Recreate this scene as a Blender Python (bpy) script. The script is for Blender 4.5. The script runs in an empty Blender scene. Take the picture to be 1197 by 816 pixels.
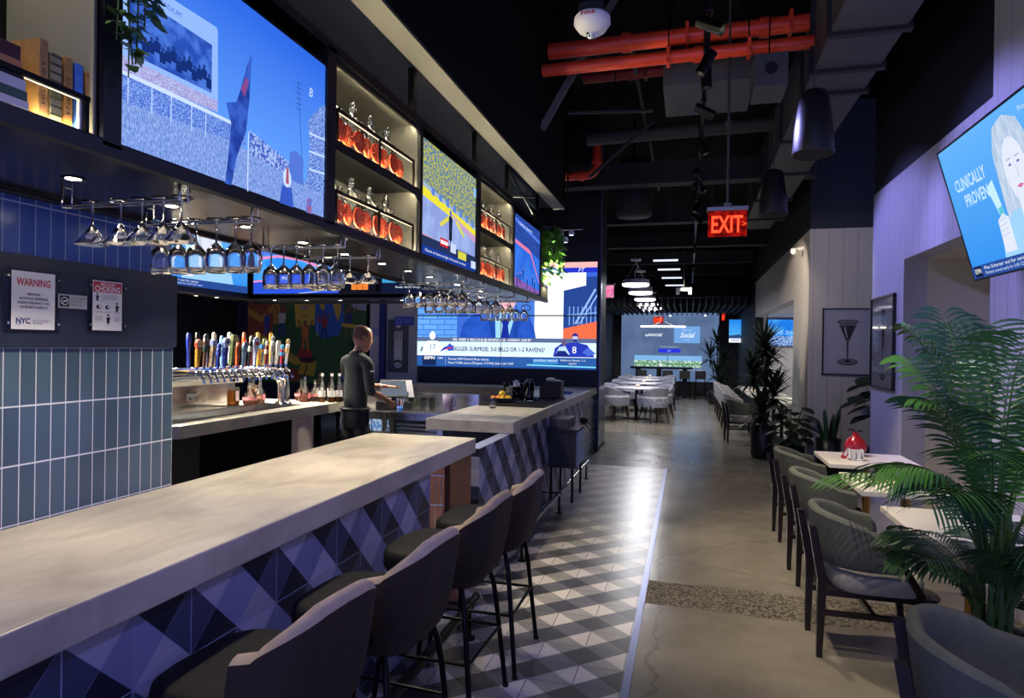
import bpy, bmesh, math, random
from mathutils import Vector, Matrix
random.seed(7)
PI = math.pi
COL = bpy.context.scene.collection
D = bpy.data

# ------------------------------------------------------------------ helpers
class MB:
    """collects shapes and links them as one mesh object"""
    def __init__(self):
        self.v = []; self.f = []; self.m = []; self.s = []; self.mats = []
    def mi(self, mat):
        if mat not in self.mats: self.mats.append(mat)
        return self.mats.index(mat)
    def add(self, verts, faces, mat, smooth=False, M=None):
        o = len(self.v)
        for p in verts:
            p = Vector(p)
            if M is not None: p = M @ p
            self.v.append(tuple(p))
        k = self.mi(mat)
        for f in faces:
            self.f.append([o + i for i in f]); self.m.append(k); self.s.append(smooth)
        return self
    def box(self, x0, x1, y0, y1, z0, z1, mat, bev=0.0, M=None, seg=2):
        if x0 > x1: x0, x1 = x1, x0
        if y0 > y1: y0, y1 = y1, y0
        if z0 > z1: z0, z1 = z1, z0
        if bev <= 0:
            vs = [(x0,y0,z0),(x1,y0,z0),(x1,y1,z0),(x0,y1,z0),(x0,y0,z1),(x1,y0,z1),(x1,y1,z1),(x0,y1,z1)]
            fs = [(0,3,2,1),(4,5,6,7),(0,1,5,4),(1,2,6,5),(2,3,7,6),(3,0,4,7)]
            return self.add(vs, fs, mat, False, M)
        bm = bmesh.new()
        bmesh.ops.create_cube(bm, size=1.0)
        for w in bm.verts:
            w.co = Vector((x0 + (w.co.x + .5) * (x1 - x0), y0 + (w.co.y + .5) * (y1 - y0), z0 + (w.co.z + .5) * (z1 - z0)))
        b = min(bev, .49 * min(x1 - x0, y1 - y0, z1 - z0))
        bmesh.ops.bevel(bm, geom=list(bm.edges), offset=b, segments=seg, profile=.5, affect='EDGES')
        bm.verts.index_update()
        vs = [w.co.copy() for w in bm.verts]; fs = [[w.index for w in f.verts] for f in bm.faces]
        bm.free()
        return self.add(vs, fs, mat, False, M)
    def cyl(self, p0, p1, r0, mat, r1=None, n=16, caps=True, smooth=True, M=None):
        return self.tube([p0, p1], [r0, r0 if r1 is None else r1], mat, n, caps, smooth, M)
    def tube(self, path, r, mat, n=10, caps=True, smooth=True, M=None, closed=False):
        path = [Vector(p) for p in path]; L = len(path)
        if not isinstance(r, (list, tuple)): r = [r] * L
        vs = []; fs = []; up = None
        for i, p in enumerate(path):
            if closed: t = (path[(i + 1) % L] - path[i - 1])
            else: t = path[min(i + 1, L - 1)] - path[max(i - 1, 0)]
            t = t.normalized() if t.length > 1e-9 else Vector((0,0,1))
            if up is None:
                a = Vector((0,0,1)) if abs(t.z) < .9 else Vector((1,0,0))
                up = (a - t * a.dot(t)).normalized()
            else:
                up = up - t * up.dot(t)
                up = up.normalized() if up.length > 1e-6 else Vector((1,0,0))
            s = t.cross(up)
            for k in range(n):
                a = 2 * PI * k / n
                vs.append(p + (up * math.cos(a) + s * math.sin(a)) * r[i])
        R = L if closed else L - 1
        for i in range(R):
            j = (i + 1) % L
            for k in range(n):
                k2 = (k + 1) % n
                fs.append((i*n+k, i*n+k2, j*n+k2, j*n+k))
        self.add(vs, fs, mat, smooth, M)
        if caps and not closed:
            self.add(vs[:n], [list(range(n))[::-1]], mat, False, M)
            self.add(vs[-n:], [list(range(n))], mat, False, M)
        return self
    def lathe(self, prof, mat, n=24, c=(0,0,0), M=None, smooth=True, sx=1, sy=1):
        vs = []; fs = []
        for (r, z) in prof:
            for k in range(n):
                a = 2 * PI * k / n
                vs.append((c[0] + r * math.cos(a) * sx, c[1] + r * math.sin(a) * sy, c[2] + z))
        for i in range(len(prof) - 1):
            for k in range(n):
                k2 = (k + 1) % n
                fs.append((i*n+k, i*n+k2, (i+1)*n+k2, (i+1)*n+k))
        return self.add(vs, fs, mat, smooth, M)
    def ball(self, c, r, mat, n=14, M=None, sx=1, sy=1, sz=1):
        pr = [(max(r * math.sin(PI * i / (n//2)), 1e-5), -r * sz * math.cos(PI * i / (n//2))) for i in range(n//2 + 1)]
        return self.lathe(pr, mat, n, c, M, True, sx, sy)
    def prism(self, pts, a0, a1, mat, axis='y', M=None, smooth=False):
        """polygon in the two other axes, pushed along axis"""
        n = len(pts)
        def P(p, a):
            if axis == 'y': return (p[0], a, p[1])
            if axis == 'x': return (a, p[0], p[1])
            return (p[0], p[1], a)
        vs = [P(p, a0) for p in pts] + [P(p, a1) for p in pts]
        fs = [list(range(n)), list(range(n, 2*n))[::-1]] + [(i, n+i, n+(i+1) % n, (i+1) % n) for i in range(n)]
        return self.add(vs, fs, mat, smooth, M)
    def poly(self, pts, mat, layer=0, M=None):
        y = -.0006 * layer
        return self.add([(p[0], y, p[1]) for p in pts], [list(range(len(pts)))], mat, False, M)
    def rect(self, u0, v0, u1, v1, mat, layer=0, M=None):
        return self.poly([(u0,v0),(u1,v0),(u1,v1),(u0,v1)], mat, layer, M)
    def disc(self, u, v, r, mat, layer=0, n=20, ry=None, M=None):
        ry = r if ry is None else ry
        return self.poly([(u + r*math.cos(2*PI*k/n), v + ry*math.sin(2*PI*k/n)) for k in range(n)], mat, layer, M)
    def line(self, pts, w, mat, layer=0, M=None):
        for a, b in zip(pts[:-1], pts[1:]):
            d = Vector((b[0]-a[0], b[1]-a[1])); d.normalize(); q = Vector((-d.y, d.x)) * w/2
            self.poly([(a[0]-q.x, a[1]-q.y), (b[0]-q.x, b[1]-q.y), (b[0]+q.x, b[1]+q.y), (a[0]+q.x, a[1]+q.y)], mat, layer, M)
        return self
    def text(self, s, u, v, size, mat, layer=1, align='CENTER', width=None, M=None, bold=0.0, ext=0.0, shear=0.0):
        cu = D.curves.new('t', 'FONT'); cu.body = s; cu.size = size; cu.align_x = align; cu.align_y = 'CENTER'
        cu.resolution_u = 2; cu.offset = bold; cu.extrude = ext; cu.shear = shear
        ob = D.objects.new('t', cu); COL.objects.link(ob)
        dg = bpy.context.evaluated_depsgraph_get(); dg.update()
        me = D.meshes.new_from_object(ob.evaluated_get(dg))
        xs = [w.co.x for w in me.vertices]
        k = 1.0
        if width and xs: k = width / max(1e-6, max(xs) - min(xs))
        y = -.0006 * layer
        vs = [(u + w.co.x * k, y - w.co.z, v + w.co.y) for w in me.vertices]
        fs = [list(p.vertices) for p in me.polygons]
        D.objects.remove(ob); D.curves.remove(cu); D.meshes.remove(me)
        return self.add(vs, fs, mat, False, M)
    def build(self, name, parent=None, label=None, cat=None, group=None, kind=None, loc=None, rz=0, world=False):
        me = D.meshes.new(name)
        me.from_pydata(self.v, [], self.f)
        for m in self.mats: me.materials.append(m)
        me.polygons.foreach_set('material_index', self.m)
        me.polygons.foreach_set('use_smooth', self.s)
        me.update()
        o = D.objects.new(name, me); COL.objects.link(o)
        if parent is not None: o.parent = parent
        if world: o.matrix_parent_inverse = Matrix.Translation(-Vector(parent.location))
        if loc is not None: o.location = loc
        if rz: o.rotation_euler = (0, 0, rz)
        if label: o['label'] = label
        if cat: o['category'] = cat
        if group: o['group'] = group
        if kind: o['kind'] = kind
        return o

def thing(name, label, cat, loc=(0,0,0), rz=0, group=None, rot=None):
    o = D.objects.new(name, None); COL.objects.link(o)
    o.empty_display_size = .1
    o.location = loc; o.rotation_euler = rot if rot else (0, 0, rz)
    o['label'] = label; o['category'] = cat
    if group: o['group'] = group
    return o
def kids(o): return [c for c in D.objects if c.parent == o]
def copy_tree(o, parent=None, loc=None, rz=None, label=None, group=None, _ks=None):
    c = o.copy(); COL.objects.link(c)
    if parent is not None: c.parent = parent
    if loc is not None: c.location = loc
    if rz is not None: c.rotation_euler = (o.rotation_euler[0], o.rotation_euler[1], rz)
    if label: c['label'] = label
    if group: c['group'] = group
    for k in list(o.children): copy_tree(k, c)
    return c
def struct(name, mb): return mb.build(name, kind='structure')
def arc(c, r, a0, a1, n, plane='xy'):
    out = []
    for i in range(n + 1):
        a = math.radians(a0 + (a1 - a0) * i / n)
        if plane == 'xy': out.append((c[0] + r*math.cos(a), c[1] + r*math.sin(a), c[2]))
        elif plane == 'xz': out.append((c[0] + r*math.cos(a), c[1], c[2] + r*math.sin(a)))
        else: out.append((c[0], c[1] + r*math.cos(a), c[2] + r*math.sin(a)))
    return out
def bez(p, n=12):
    p = [Vector(q) for q in p]; out = []
    for i in range(n + 1):
        t = i / n; q = list(p)
        while len(q) > 1: q = [q[k].lerp(q[k+1], t) for k in range(len(q) - 1)]
        out.append(q[0])
    return out
ORD = ['first','second','third','fourth','fifth','sixth','seventh','eighth','ninth','tenth','eleventh','twelfth','thirteenth','fourteenth','fifteenth','sixteenth','seventeenth','eighteenth','nineteenth','twentieth','twenty-first','twenty-second','twenty-third','twenty-fourth']

# ------------------------------------------------------------------ materials
def srgb(c):
    if isinstance(c, str):
        c = [int(c[i:i+2], 16)/255 for i in (0, 2, 4)]
    return tuple((x/12.92 if x <= .04045 else ((x+.055)/1.055)**2.4) for x in c) + (1,)
MC = {}
def newmat(name):
    m = D.materials.new(name); m.use_nodes = True
    nt = m.node_tree; b = nt.nodes.get('Principled BSDF')
    return m, nt, b
def pm(name, col, rough=.5, metal=0, noise=0, nscale=8, bump=0, bscale=60, **kw):
    if name in MC: return MC[name]
    m, nt, b = newmat(name)
    c = srgb(col)
    b.inputs['Base Color'].default_value = c
    b.inputs['Roughness'].default_value = rough
    b.inputs['Metallic'].default_value = metal
    for k, v in kw.items():
        k2 = {'trans':'Transmission Weight','ior':'IOR','coat':'Coat Weight','sheen':'Sheen Weight','alpha':'Alpha','spec':'Specular IOR Level','sss':'Subsurface Weight'}[k]
        b.inputs[k2].default_value = v
    if noise:
        tc = nt.nodes.new('ShaderNodeTexCoord')
        n = nt.nodes.new('ShaderNodeTexNoise'); n.inputs['Scale'].default_value = nscale; n.inputs['Detail'].default_value = 6
        nt.links.new(tc.outputs['Object'], n.inputs['Vector'])
        r = nt.nodes.new('ShaderNodeMix'); r.data_type = 'RGBA'
        mr = nt.nodes.new('ShaderNodeMapRange'); mr.inputs['From Min'].default_value = .35; mr.inputs['From Max'].default_value = .65
        nt.links.new(n.outputs['Fac'], mr.inputs['Value']); nt.links.new(mr.outputs[0], r.inputs['Factor'])
        r.inputs['A'].default_value = tuple(x*(1-noise) for x in c[:3]) + (1,)
        r.inputs['B'].default_value = tuple(min(1, x*(1+noise)) for x in c[:3]) + (1,)
        nt.links.new(r.outputs['Result'], b.inputs['Base Color'])
    if bump:
        tc = nt.nodes.new('ShaderNodeTexCoord')
        n = nt.nodes.new('ShaderNodeTexNoise'); n.inputs['Scale'].default_value = bscale
        nt.links.new(tc.outputs['Object'], n.inputs['Vector'])
        bp = nt.nodes.new('ShaderNodeBump'); bp.inputs['Strength'].default_value = bump; bp.inputs['Distance'].default_value = .01
        nt.links.new(n.outputs['Fac'], bp.inputs['Height']); nt.links.new(bp.outputs[0], b.inputs['Normal'])
    MC[name] = m
    return m
def em(col, s=1.0, col2=None, scale=30, name=None, lo=.42, hi=.58, stretch=(1,1,1)):
    """self-lit screen or lamp colour, or added glow; with col2 a fine two-colour pattern (a crowd, grass, water)"""
    key = ('em', col, s, col2, scale, stretch, lo, hi)
    if key in MC: return MC[key]
    m, nt, b = newmat(name or 'lit_' + str(len(MC)))
    nt.nodes.remove(b)
    e = nt.nodes.new('ShaderNodeEmission'); e.inputs['Strength'].default_value = s
    if s <= 1.3: e.inputs['Strength'].default_value = s*.71
    e.inputs['Color'].default_value = srgb(col)
    out = [n for n in nt.nodes if n.type == 'OUTPUT_MATERIAL'][0]
    nt.links.new(e.outputs[0], out.inputs['Surface'])
    if col2:
        tc = nt.nodes.new('ShaderNodeTexCoord'); mp = nt.nodes.new('ShaderNodeMapping'); mp.inputs['Scale'].default_value = stretch
        n = nt.nodes.new('ShaderNodeTexNoise'); n.inputs['Scale'].default_value = scale; n.inputs['Detail'].default_value = 3
        nt.links.new(tc.outputs['Object'], mp.inputs['Vector']); nt.links.new(mp.outputs[0], n.inputs['Vector'])
        mr = nt.nodes.new('ShaderNodeMapRange'); mr.inputs['From Min'].default_value = lo; mr.inputs['From Max'].default_value = hi
        nt.links.new(n.outputs['Fac'], mr.inputs['Value'])
        r = nt.nodes.new('ShaderNodeMix'); r.data_type = 'RGBA'
        r.inputs['A'].default_value = srgb(col); r.inputs['B'].default_value = srgb(col2)
        nt.links.new(mr.outputs[0], r.inputs['Factor']); nt.links.new(r.outputs['Result'], e.inputs['Color'])
    MC[key] = m
    return m
def emgrad(name, c0, c1, v0, v1, s=1.0):
    """screen picture whose colour runs from c0 at height v0 to c1 at v1 (the displayed sky)"""
    m, nt, b = newmat(name); nt.nodes.remove(b)
    e = nt.nodes.new('ShaderNodeEmission'); e.inputs['Strength'].default_value = s*.71
    out = [n for n in nt.nodes if n.type == 'OUTPUT_MATERIAL'][0]
    nt.links.new(e.outputs[0], out.inputs['Surface'])
    tc = nt.nodes.new('ShaderNodeTexCoord'); sp = nt.nodes.new('ShaderNodeSeparateXYZ')
    nt.links.new(tc.outputs['Object'], sp.inputs[0])
    mr = nt.nodes.new('ShaderNodeMapRange'); mr.inputs['From Min'].default_value = v0; mr.inputs['From Max'].default_value = v1
    nt.links.new(sp.outputs['Z'], mr.inputs['Value'])
    r = nt.nodes.new('ShaderNodeMix'); r.data_type = 'RGBA'
    r.inputs['A'].default_value = srgb(c0); r.inputs['B'].default_value = srgb(c1)
    nt.links.new(mr.outputs[0], r.inputs['Factor']); nt.links.new(r.outputs['Result'], e.inputs['Color'])
    return m

class NT:
    """tiny math-node writer"""
    def __init__(self, nt): self.nt = nt
    def val(self, x, sock):
        if hasattr(x, 'is_output'): self.nt.links.new(x, sock)
        else: sock.default_value = x
    def m(self, op, a, b=None, c=None):
        n = self.nt.nodes.new('ShaderNodeMath'); n.operation = op
        self.val(a, n.inputs[0])
        if b is not None: self.val(b, n.inputs[1])
        if c is not None: self.val(c, n.inputs[2])
        return n.outputs[0]
    def mix(self, f, a, b):
        n = self.nt.nodes.new('ShaderNodeMix'); n.data_type = 'RGBA'
        self.val(f, n.inputs['Factor'])
        for x, k in ((a, 'A'), (b, 'B')):
            if hasattr(x, 'is_output'): self.nt.links.new(x, n.inputs[k])
            else: n.inputs[k].default_value = x
        return n.outputs['Result']

def tri_tile(name, ax, ay, a0, b0, p, q, cols, grout, wall=False, rough=.45, glare_fade=None):
    """square tiles cut by their diagonals into four triangles, laid so that bands of rhombi run diagonally"""
    m, nt, b = newmat(name); N = NT(nt)
    g = nt.nodes.new('ShaderNodeTexCoord'); sp = nt.nodes.new('ShaderNodeSeparateXYZ'); nt.links.new(g.outputs['Object'], sp.inputs[0])
    u = N.m('DIVIDE', N.m('SUBTRACT', sp.outputs[ax], a0), p)
    v = N.m('DIVIDE', N.m('SUBTRACT', sp.outputs[ay], b0), q)
    s = N.m('ADD', u, v); t = N.m('SUBTRACT', u, v)
    i = N.m('FLOOR', s); j = N.m('FLOOR', t)
    band = N.m('FLOORED_MODULO', i if wall else j, 2.0)
    typ = N.m('FLOORED_MODULO', N.m('ADD', i, j), 2.0)
    dark = N.mix(typ, srgb(cols[1]), srgb(cols[0])) if not wall else N.mix(typ, srgb(cols[0]), srgb(cols[1]))
    lite = N.mix(typ, srgb(cols[3]), srgb(cols[2])) if not wall else N.mix(typ, srgb(cols[2]), srgb(cols[3]))
    c = N.mix(band, dark, lite)
    if glare_fade:   # pattern fades with distance: spotlight glare painted into the tile colour
        k = N.m('MULTIPLY', N.m('MINIMUM', N.m('MAXIMUM', N.m('DIVIDE', N.m('SUBTRACT', sp.outputs[ay], glare_fade[0]), glare_fade[1]), 0.0), 1.0), .62)
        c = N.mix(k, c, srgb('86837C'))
    # slight tone step between the two triangles of each rhombus
    iu = N.m('FLOOR', u); iv = N.m('FLOOR', v)
    wn = nt.nodes.new('ShaderNodeTexWhiteNoise'); wn.noise_dimensions = '3D'
    cb = nt.nodes.new('ShaderNodeCombineXYZ'); nt.links.new(iu, cb.inputs[0]); nt.links.new(iv, cb.inputs[1]); nt.links.new(N.m('ADD', i, N.m('MULTIPLY', j, 3.1)), cb.inputs[2])
    nt.links.new(cb.outputs[0], wn.inputs['Vector'])
    hs = nt.nodes.new('ShaderNodeHueSaturation'); nt.links.new(c, hs.inputs['Color'])
    nt.links.new(N.m('ADD', .86, N.m('MULTIPLY', wn.outputs['Value'], .28)), hs.inputs['Value'])
    # grout
    def edge(w, wd):
        d = N.m('ABSOLUTE', N.m('SUBTRACT', N.m('FRACT', w), .5))
        return N.m('GREATER_THAN', d, .5 - wd)
    ge = N.m('MAXIMUM', edge(u, .010), edge(v, .010))
    gd = N.m('MULTIPLY', N.m('MAXIMUM', edge(s, .012), edge(t, .012)), .35)
    c2 = N.mix(N.m('MAXIMUM', ge, gd), hs.outputs['Color'], srgb(grout))
    nt.links.new(c2, b.inputs['Base Color'])
    b.inputs['Roughness'].default_value = rough
    return m
def brick_mat(name, col, col2, grout, p, q, ax, ay, a0=0, b0=0, rough=.3, gw=.03, gh=.012, coat=0):
    """stack-bonded upright tiles, p wide and q high"""
    m, nt, b = newmat(name); N = NT(nt)
    g = nt.nodes.new('ShaderNodeTexCoord'); sp = nt.nodes.new('ShaderNodeSeparateXYZ'); nt.links.new(g.outputs['Object'], sp.inputs[0])
    u = N.m('DIVIDE', N.m('SUBTRACT', sp.outputs[ax], a0), p)
    v = N.m('DIVIDE', N.m('SUBTRACT', sp.outputs[ay], b0), q)
    wn = nt.nodes.new('ShaderNodeTexWhiteNoise'); wn.noise_dimensions = '3D'
    cb = nt.nodes.new('ShaderNodeCombineXYZ'); nt.links.new(N.m('FLOOR', u), cb.inputs[0]); nt.links.new(N.m('FLOOR', v), cb.inputs[1])
    nt.links.new(cb.outputs[0], wn.inputs['Vector'])
    c = N.mix(wn.outputs['Value'], srgb(col), srgb(col2))
    def edge(w, wd): return N.m('GREATER_THAN', N.m('ABSOLUTE', N.m('SUBTRACT', N.m('FRACT', w), .5)), .5 - wd)
    e = N.m('MAXIMUM', edge(u, gw), edge(v, gh))
    nt.links.new(N.mix(e, c, srgb(grout)), b.inputs['Base Color'])
    b.inputs['Coat Weight'].default_value = coat
    nt.links.new(N.m('ADD', rough, N.m('MULTIPLY', e, .4)), b.inputs['Roughness'])
    bp = nt.nodes.new('ShaderNodeBump'); bp.inputs['Strength'].default_value = .4; bp.inputs['Distance'].default_value = .002
    nt.links.new(N.m('SUBTRACT', 1.0, e), bp.inputs['Height']); nt.links.new(bp.outputs[0], b.inputs['Normal'])
    return m
def plank_mat(name, col, grooveax, pitch, rough=.6, dark=.55, gw=.02):
    """painted boards with a groove every pitch"""
    m, nt, b = newmat(name); N = NT(nt); c = srgb(col)
    g = nt.nodes.new('ShaderNodeTexCoord'); sp = nt.nodes.new('ShaderNodeSeparateXYZ'); nt.links.new(g.outputs['Object'], sp.inputs[0])
    u = N.m('DIVIDE', sp.outputs[grooveax], pitch)
    e = N.m('GREATER_THAN', N.m('ABSOLUTE', N.m('SUBTRACT', N.m('FRACT', u), .5)), .5 - gw)
    mp = nt.nodes.new('ShaderNodeMapping'); mp.inputs['Scale'].default_value = (6, 6, .6); nt.links.new(g.outputs['Object'], mp.inputs[0])
    no = nt.nodes.new('ShaderNodeTexNoise'); no.inputs['Scale'].default_value = 6; no.inputs['Detail'].default_value = 8; nt.links.new(mp.outputs[0], no.inputs['Vector'])
    c1 = N.mix(no.outputs['Fac'], tuple(x*.82 for x in c[:3]) + (1,), c)
    nt.links.new(N.mix(e, c1, tuple(x*dark for x in c[:3]) + (1,)), b.inputs['Base Color'])
    b.inputs['Roughness'].default_value = rough
    bp = nt.nodes.new('ShaderNodeBump'); bp.inputs['Strength'].default_value = .5; bp.inputs['Distance'].default_value = .004
    nt.links.new(N.m('SUBTRACT', 1.0, e), bp.inputs['Height']); nt.links.new(bp.outputs[0], b.inputs['Normal'])
    return m

def concrete_mat():
    m, nt, b = newmat('polished_concrete'); N = NT(nt)
    g = nt.nodes.new('ShaderNodeTexCoord'); sp = nt.nodes.new('ShaderNodeSeparateXYZ'); nt.links.new(g.outputs['Object'], sp.inputs[0])
    n1 = nt.nodes.new('ShaderNodeTexNoise'); n1.inputs['Scale'].default_value = 1.3; n1.inputs['Detail'].default_value = 8; n1.inputs['Roughness'].default_value = .65
    nt.links.new(g.outputs['Object'], n1.inputs['Vector'])
    r = nt.nodes.new('ShaderNodeValToRGB'); nt.links.new(n1.outputs['Fac'], r.inputs[0])
    r.color_ramp.elements[0].position = .3; r.color_ramp.elements[0].color = srgb('6E6A60')
    r.color_ramp.elements[1].position = .7; r.color_ramp.elements[1].color = srgb('8F8A7E')
    # exposed-aggregate band across the walkway
    vo = nt.nodes.new('ShaderNodeTexVoronoi'); vo.inputs['Scale'].default_value = 55; nt.links.new(g.outputs['Object'], vo.inputs['Vector'])
    ag = nt.nodes.new('ShaderNodeValToRGB'); nt.links.new(vo.outputs['Distance'], ag.inputs[0])
    ag.color_ramp.elements[0].position = .1; ag.color_ramp.elements[0].color = srgb('8E8672')
    ag.color_ramp.elements[1].position = .7; ag.color_ramp.elements[1].color = srgb('3A372F')
    wob = N.m('MULTIPLY', N.m('SUBTRACT', n1.outputs['Fac'], .5), .12)
    yy = N.m('ADD', sp.outputs['Y'], wob)
    band = N.m('MULTIPLY', N.m('GREATER_THAN', yy, 4.31), N.m('LESS_THAN', yy, 4.76))
    c = N.mix(band, r.outputs[0], ag.outputs[0])
    # cracks
    v2 = nt.nodes.new('ShaderNodeTexVoronoi'); v2.feature = 'DISTANCE_TO_EDGE'; v2.inputs['Scale'].default_value = .55; 
    w = nt.nodes.new('ShaderNodeVectorMath'); w.operation = 'ADD'
    sc = nt.nodes.new('ShaderNodeVectorMath'); sc.operation = 'SCALE'; sc.inputs['Scale'].default_value = .35
    nt.links.new(n1.outputs['Color'], sc.inputs[0]); nt.links.new(g.outputs['Object'], w.inputs[0]); nt.links.new(sc.outputs[0], w.inputs[1]); nt.links.new(w.outputs[0], v2.inputs['Vector'])
    ck = N.m('MULTIPLY', N.m('LESS_THAN', v2.outputs['Distance'], .004), .35)
    c = N.mix(ck, c, srgb('3E3B35'))
    nt.links.new(c, b.inputs['Base Color'])
    n2 = nt.nodes.new('ShaderNodeTexNoise'); n2.inputs['Scale'].default_value = 3; n2.inputs['Detail'].default_value = 5; nt.links.new(g.outputs['Object'], n2.inputs['Vector'])
    ro = N.m('ADD', .13, N.m('MULTIPLY', n2.outputs['Fac'], .16))
    nt.links.new(N.m('ADD', ro, N.m('MULTIPLY', band, .5)), b.inputs['Roughness'])
    bp = nt.nodes.new('ShaderNodeBump'); bp.inputs['Strength'].default_value = .8; bp.inputs['Distance'].default_value = .004
    nt.links.new(N.m('MULTIPLY', vo.outputs['Distance'], band), bp.inputs['Height'])
    bp2 = nt.nodes.new('ShaderNodeBump'); bp2.inputs['Strength'].default_value = .12; bp2.inputs['Distance'].default_value = .01
    n3 = nt.nodes.new('ShaderNodeTexNoise'); n3.inputs['Scale'].default_value = 5; nt.links.new(g.outputs['Object'], n3.inputs['Vector'])
    nt.links.new(n3.outputs['Fac'], bp2.inputs['Height']); nt.links.new(bp.outputs[0], bp2.inputs['Normal']); nt.links.new(bp2.outputs[0], b.inputs['Normal'])
    return m
def stone_mat():
    m, nt, b = newmat('pale_stone'); N = NT(nt)
    g = nt.nodes.new('ShaderNodeTexCoord')
    mp = nt.nodes.new('ShaderNodeMapping'); mp.inputs['Scale'].default_value = (1.0, .45, 1); mp.inputs['Rotation'].default_value = (0, 0, .5); nt.links.new(g.outputs['Object'], mp.inputs[0])
    n1 = nt.nodes.new('ShaderNodeTexNoise'); n1.inputs['Scale'].default_value = 5; n1.inputs['Detail'].default_value = 9; n1.inputs['Roughness'].default_value = .6; n1.inputs['Distortion'].default_value = .8
    nt.links.new(mp.outputs[0], n1.inputs['Vector'])
    r = nt.nodes.new('ShaderNodeValToRGB'); nt.links.new(n1.outputs['Fac'], r.inputs[0])
    r.color_ramp.elements[0].position = .32; r.color_ramp.elements[0].color = srgb('9A9486')
    r.color_ramp.elements[1].position = .62; r.color_ramp.elements[1].color = srgb('BEB8A8')
    nt.links.new(r.outputs[0], b.inputs['Base Color']); b.inputs['Roughness'].default_value = .42
    return m

STONE = stone_mat()
CONC = concrete_mat()
BLACK = pm('black_paint', '0D0F14', .45)
MATTE = pm('matte_black', '0A0B0E', .8, spec=.15)
NAVY = pm('navy_paint', '1B2236', .5, noise=.1, nscale=3)
NAVY2 = pm('dark_navy_paint', '10141F', .6)
BMET = pm('black_metal', '0C0D10', .3, .6)
GLOSSB = pm('gloss_black_panel', '0E0F13', .12)
STEEL = pm('brushed_steel', 'B4B4B2', .25, 1, noise=.12, nscale=20)
CHROME = pm('chrome', 'D8DADC', .08, 1)
COPPER = pm('copper_sheet', 'A8755C', .35, .8, noise=.15, nscale=4)
GLASS = pm('clear_glass', 'FFFFFF', .01, 0, trans=1, ior=1.45)
def thin_glass():
    m, nt, b = newmat('thin_clear_glass'); nt.nodes.remove(b)
    o = [n for n in nt.nodes if n.type == 'OUTPUT_MATERIAL'][0]
    tr = nt.nodes.new('ShaderNodeBsdfTransparent'); tr.inputs[0].default_value = (.93,.95,.95,1)
    gl = nt.nodes.new('ShaderNodeBsdfGlossy'); gl.inputs['Roughness'].default_value = .06
    df = nt.nodes.new('ShaderNodeBsdfTranslucent'); df.inputs[0].default_value = (.9,.9,.85,1)
    lw = nt.nodes.new('ShaderNodeLayerWeight'); lw.inputs[0].default_value = .35
    m1 = nt.nodes.new('ShaderNodeMixShader'); m1.inputs[0].default_value = .10; nt.links.new(tr.outputs[0], m1.inputs[1]); nt.links.new(df.outputs[0], m1.inputs[2])
    m2 = nt.nodes.new('ShaderNodeMixShader'); nt.links.new(lw.outputs['Fresnel'], m2.inputs[0]); nt.links.new(m1.outputs[0], m2.inputs[1]); nt.links.new(gl.outputs[0], m2.inputs[2])
    nt.links.new(m2.outputs[0], o.inputs['Surface']); return m
THIN = thin_glass()
ACRYL = pm('clear_acrylic', 'F4F8FF', .05, 0, trans=1, ior=1.2)
WHITE = pm('white_paint', 'E4E4E6', .5)
GREYP = pm('grey_paint', '6B6D72', .6)
WOOD = pm('dark_walnut', '1C1210', .35, noise=.3, nscale=20)
RUBBER = pm('black_rubber', '101114', .7, bump=.6, bscale=200)
DUCT = pm('duct_paint', '4A4B50', .6, noise=.12, nscale=3)
REDP = pm('red_pipe_paint', 'EE4A2C', .35)
SCRB = pm('screen_bezel', '07080A', .3)
PAPER = pm('white_paper', 'E9EAEE', .5)
INK = pm('black_ink', '17181C', .6)
REDI = pm('red_ink', 'C8283C', .5)
BLUI = pm('blue_ink', '2A3F8F', .5)
LED = em('FFF0CC', 70.0, name='led_strip'); LAMP = em('FFF2D8', 40.0, name='lamp_glow')
PLATE = pm('ceramic_white', 'E8E8E4', .3)
# ------------------------------------------------------------------ the room
FT = tri_tile('diagonal_floor_tile', 'X', 'Y', -.525, 3.588, .2285, .2113, ['2E2F32','58595B','BDB9AF','88877F'], '3A3A3A', rough=.3, glare_fade=(4.6, 2.2))
BT = tri_tile('diagonal_bar_tile', 'Y', 'Z', 1.646, .71, .211, .211, ['1B1F33','3E4560','A4A5BA','7A81A4'], '8C92B0', wall=True, rough=.4)
SUBW = brick_mat('grey_blue_upright_tile', '3E5268', '485E76', 'C4CCD8', .057, .201, 'Y', 'Z', 2.40, 1.625, .22, .03, .014)
SUBB = brick_mat('blue_upright_tile', '3A5CB0', '4466BC', 'A8B8E0', .057, .3, 'Y', 'Z', 2.40, 2.12, .2, .03, .01)
SUBX = brick_mat('navy_upright_tile', '1E2A44', '26344F', '7F8CA8', .075, .24, 'X', 'Z', -1.38, 1.03, .25, .03, .012)
SUBY = brick_mat('navy_upright_tile_side', '22346A', '2A3E78', '5F74B0', .8, .24, 'Y', 'Z', 10.5, 1.03, .25, .004, .012)
PANEL = plank_mat('white_board_panel', 'AEAEBA', 'Y', .19)
PANELX = plank_mat('grey_board_panel', 'A9A6A4', 'X', .19)
BEIGE = plank_mat('beige_board_panel', 'C6C2AC', 'X', .23, gw=.006, dark=.8)

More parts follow.
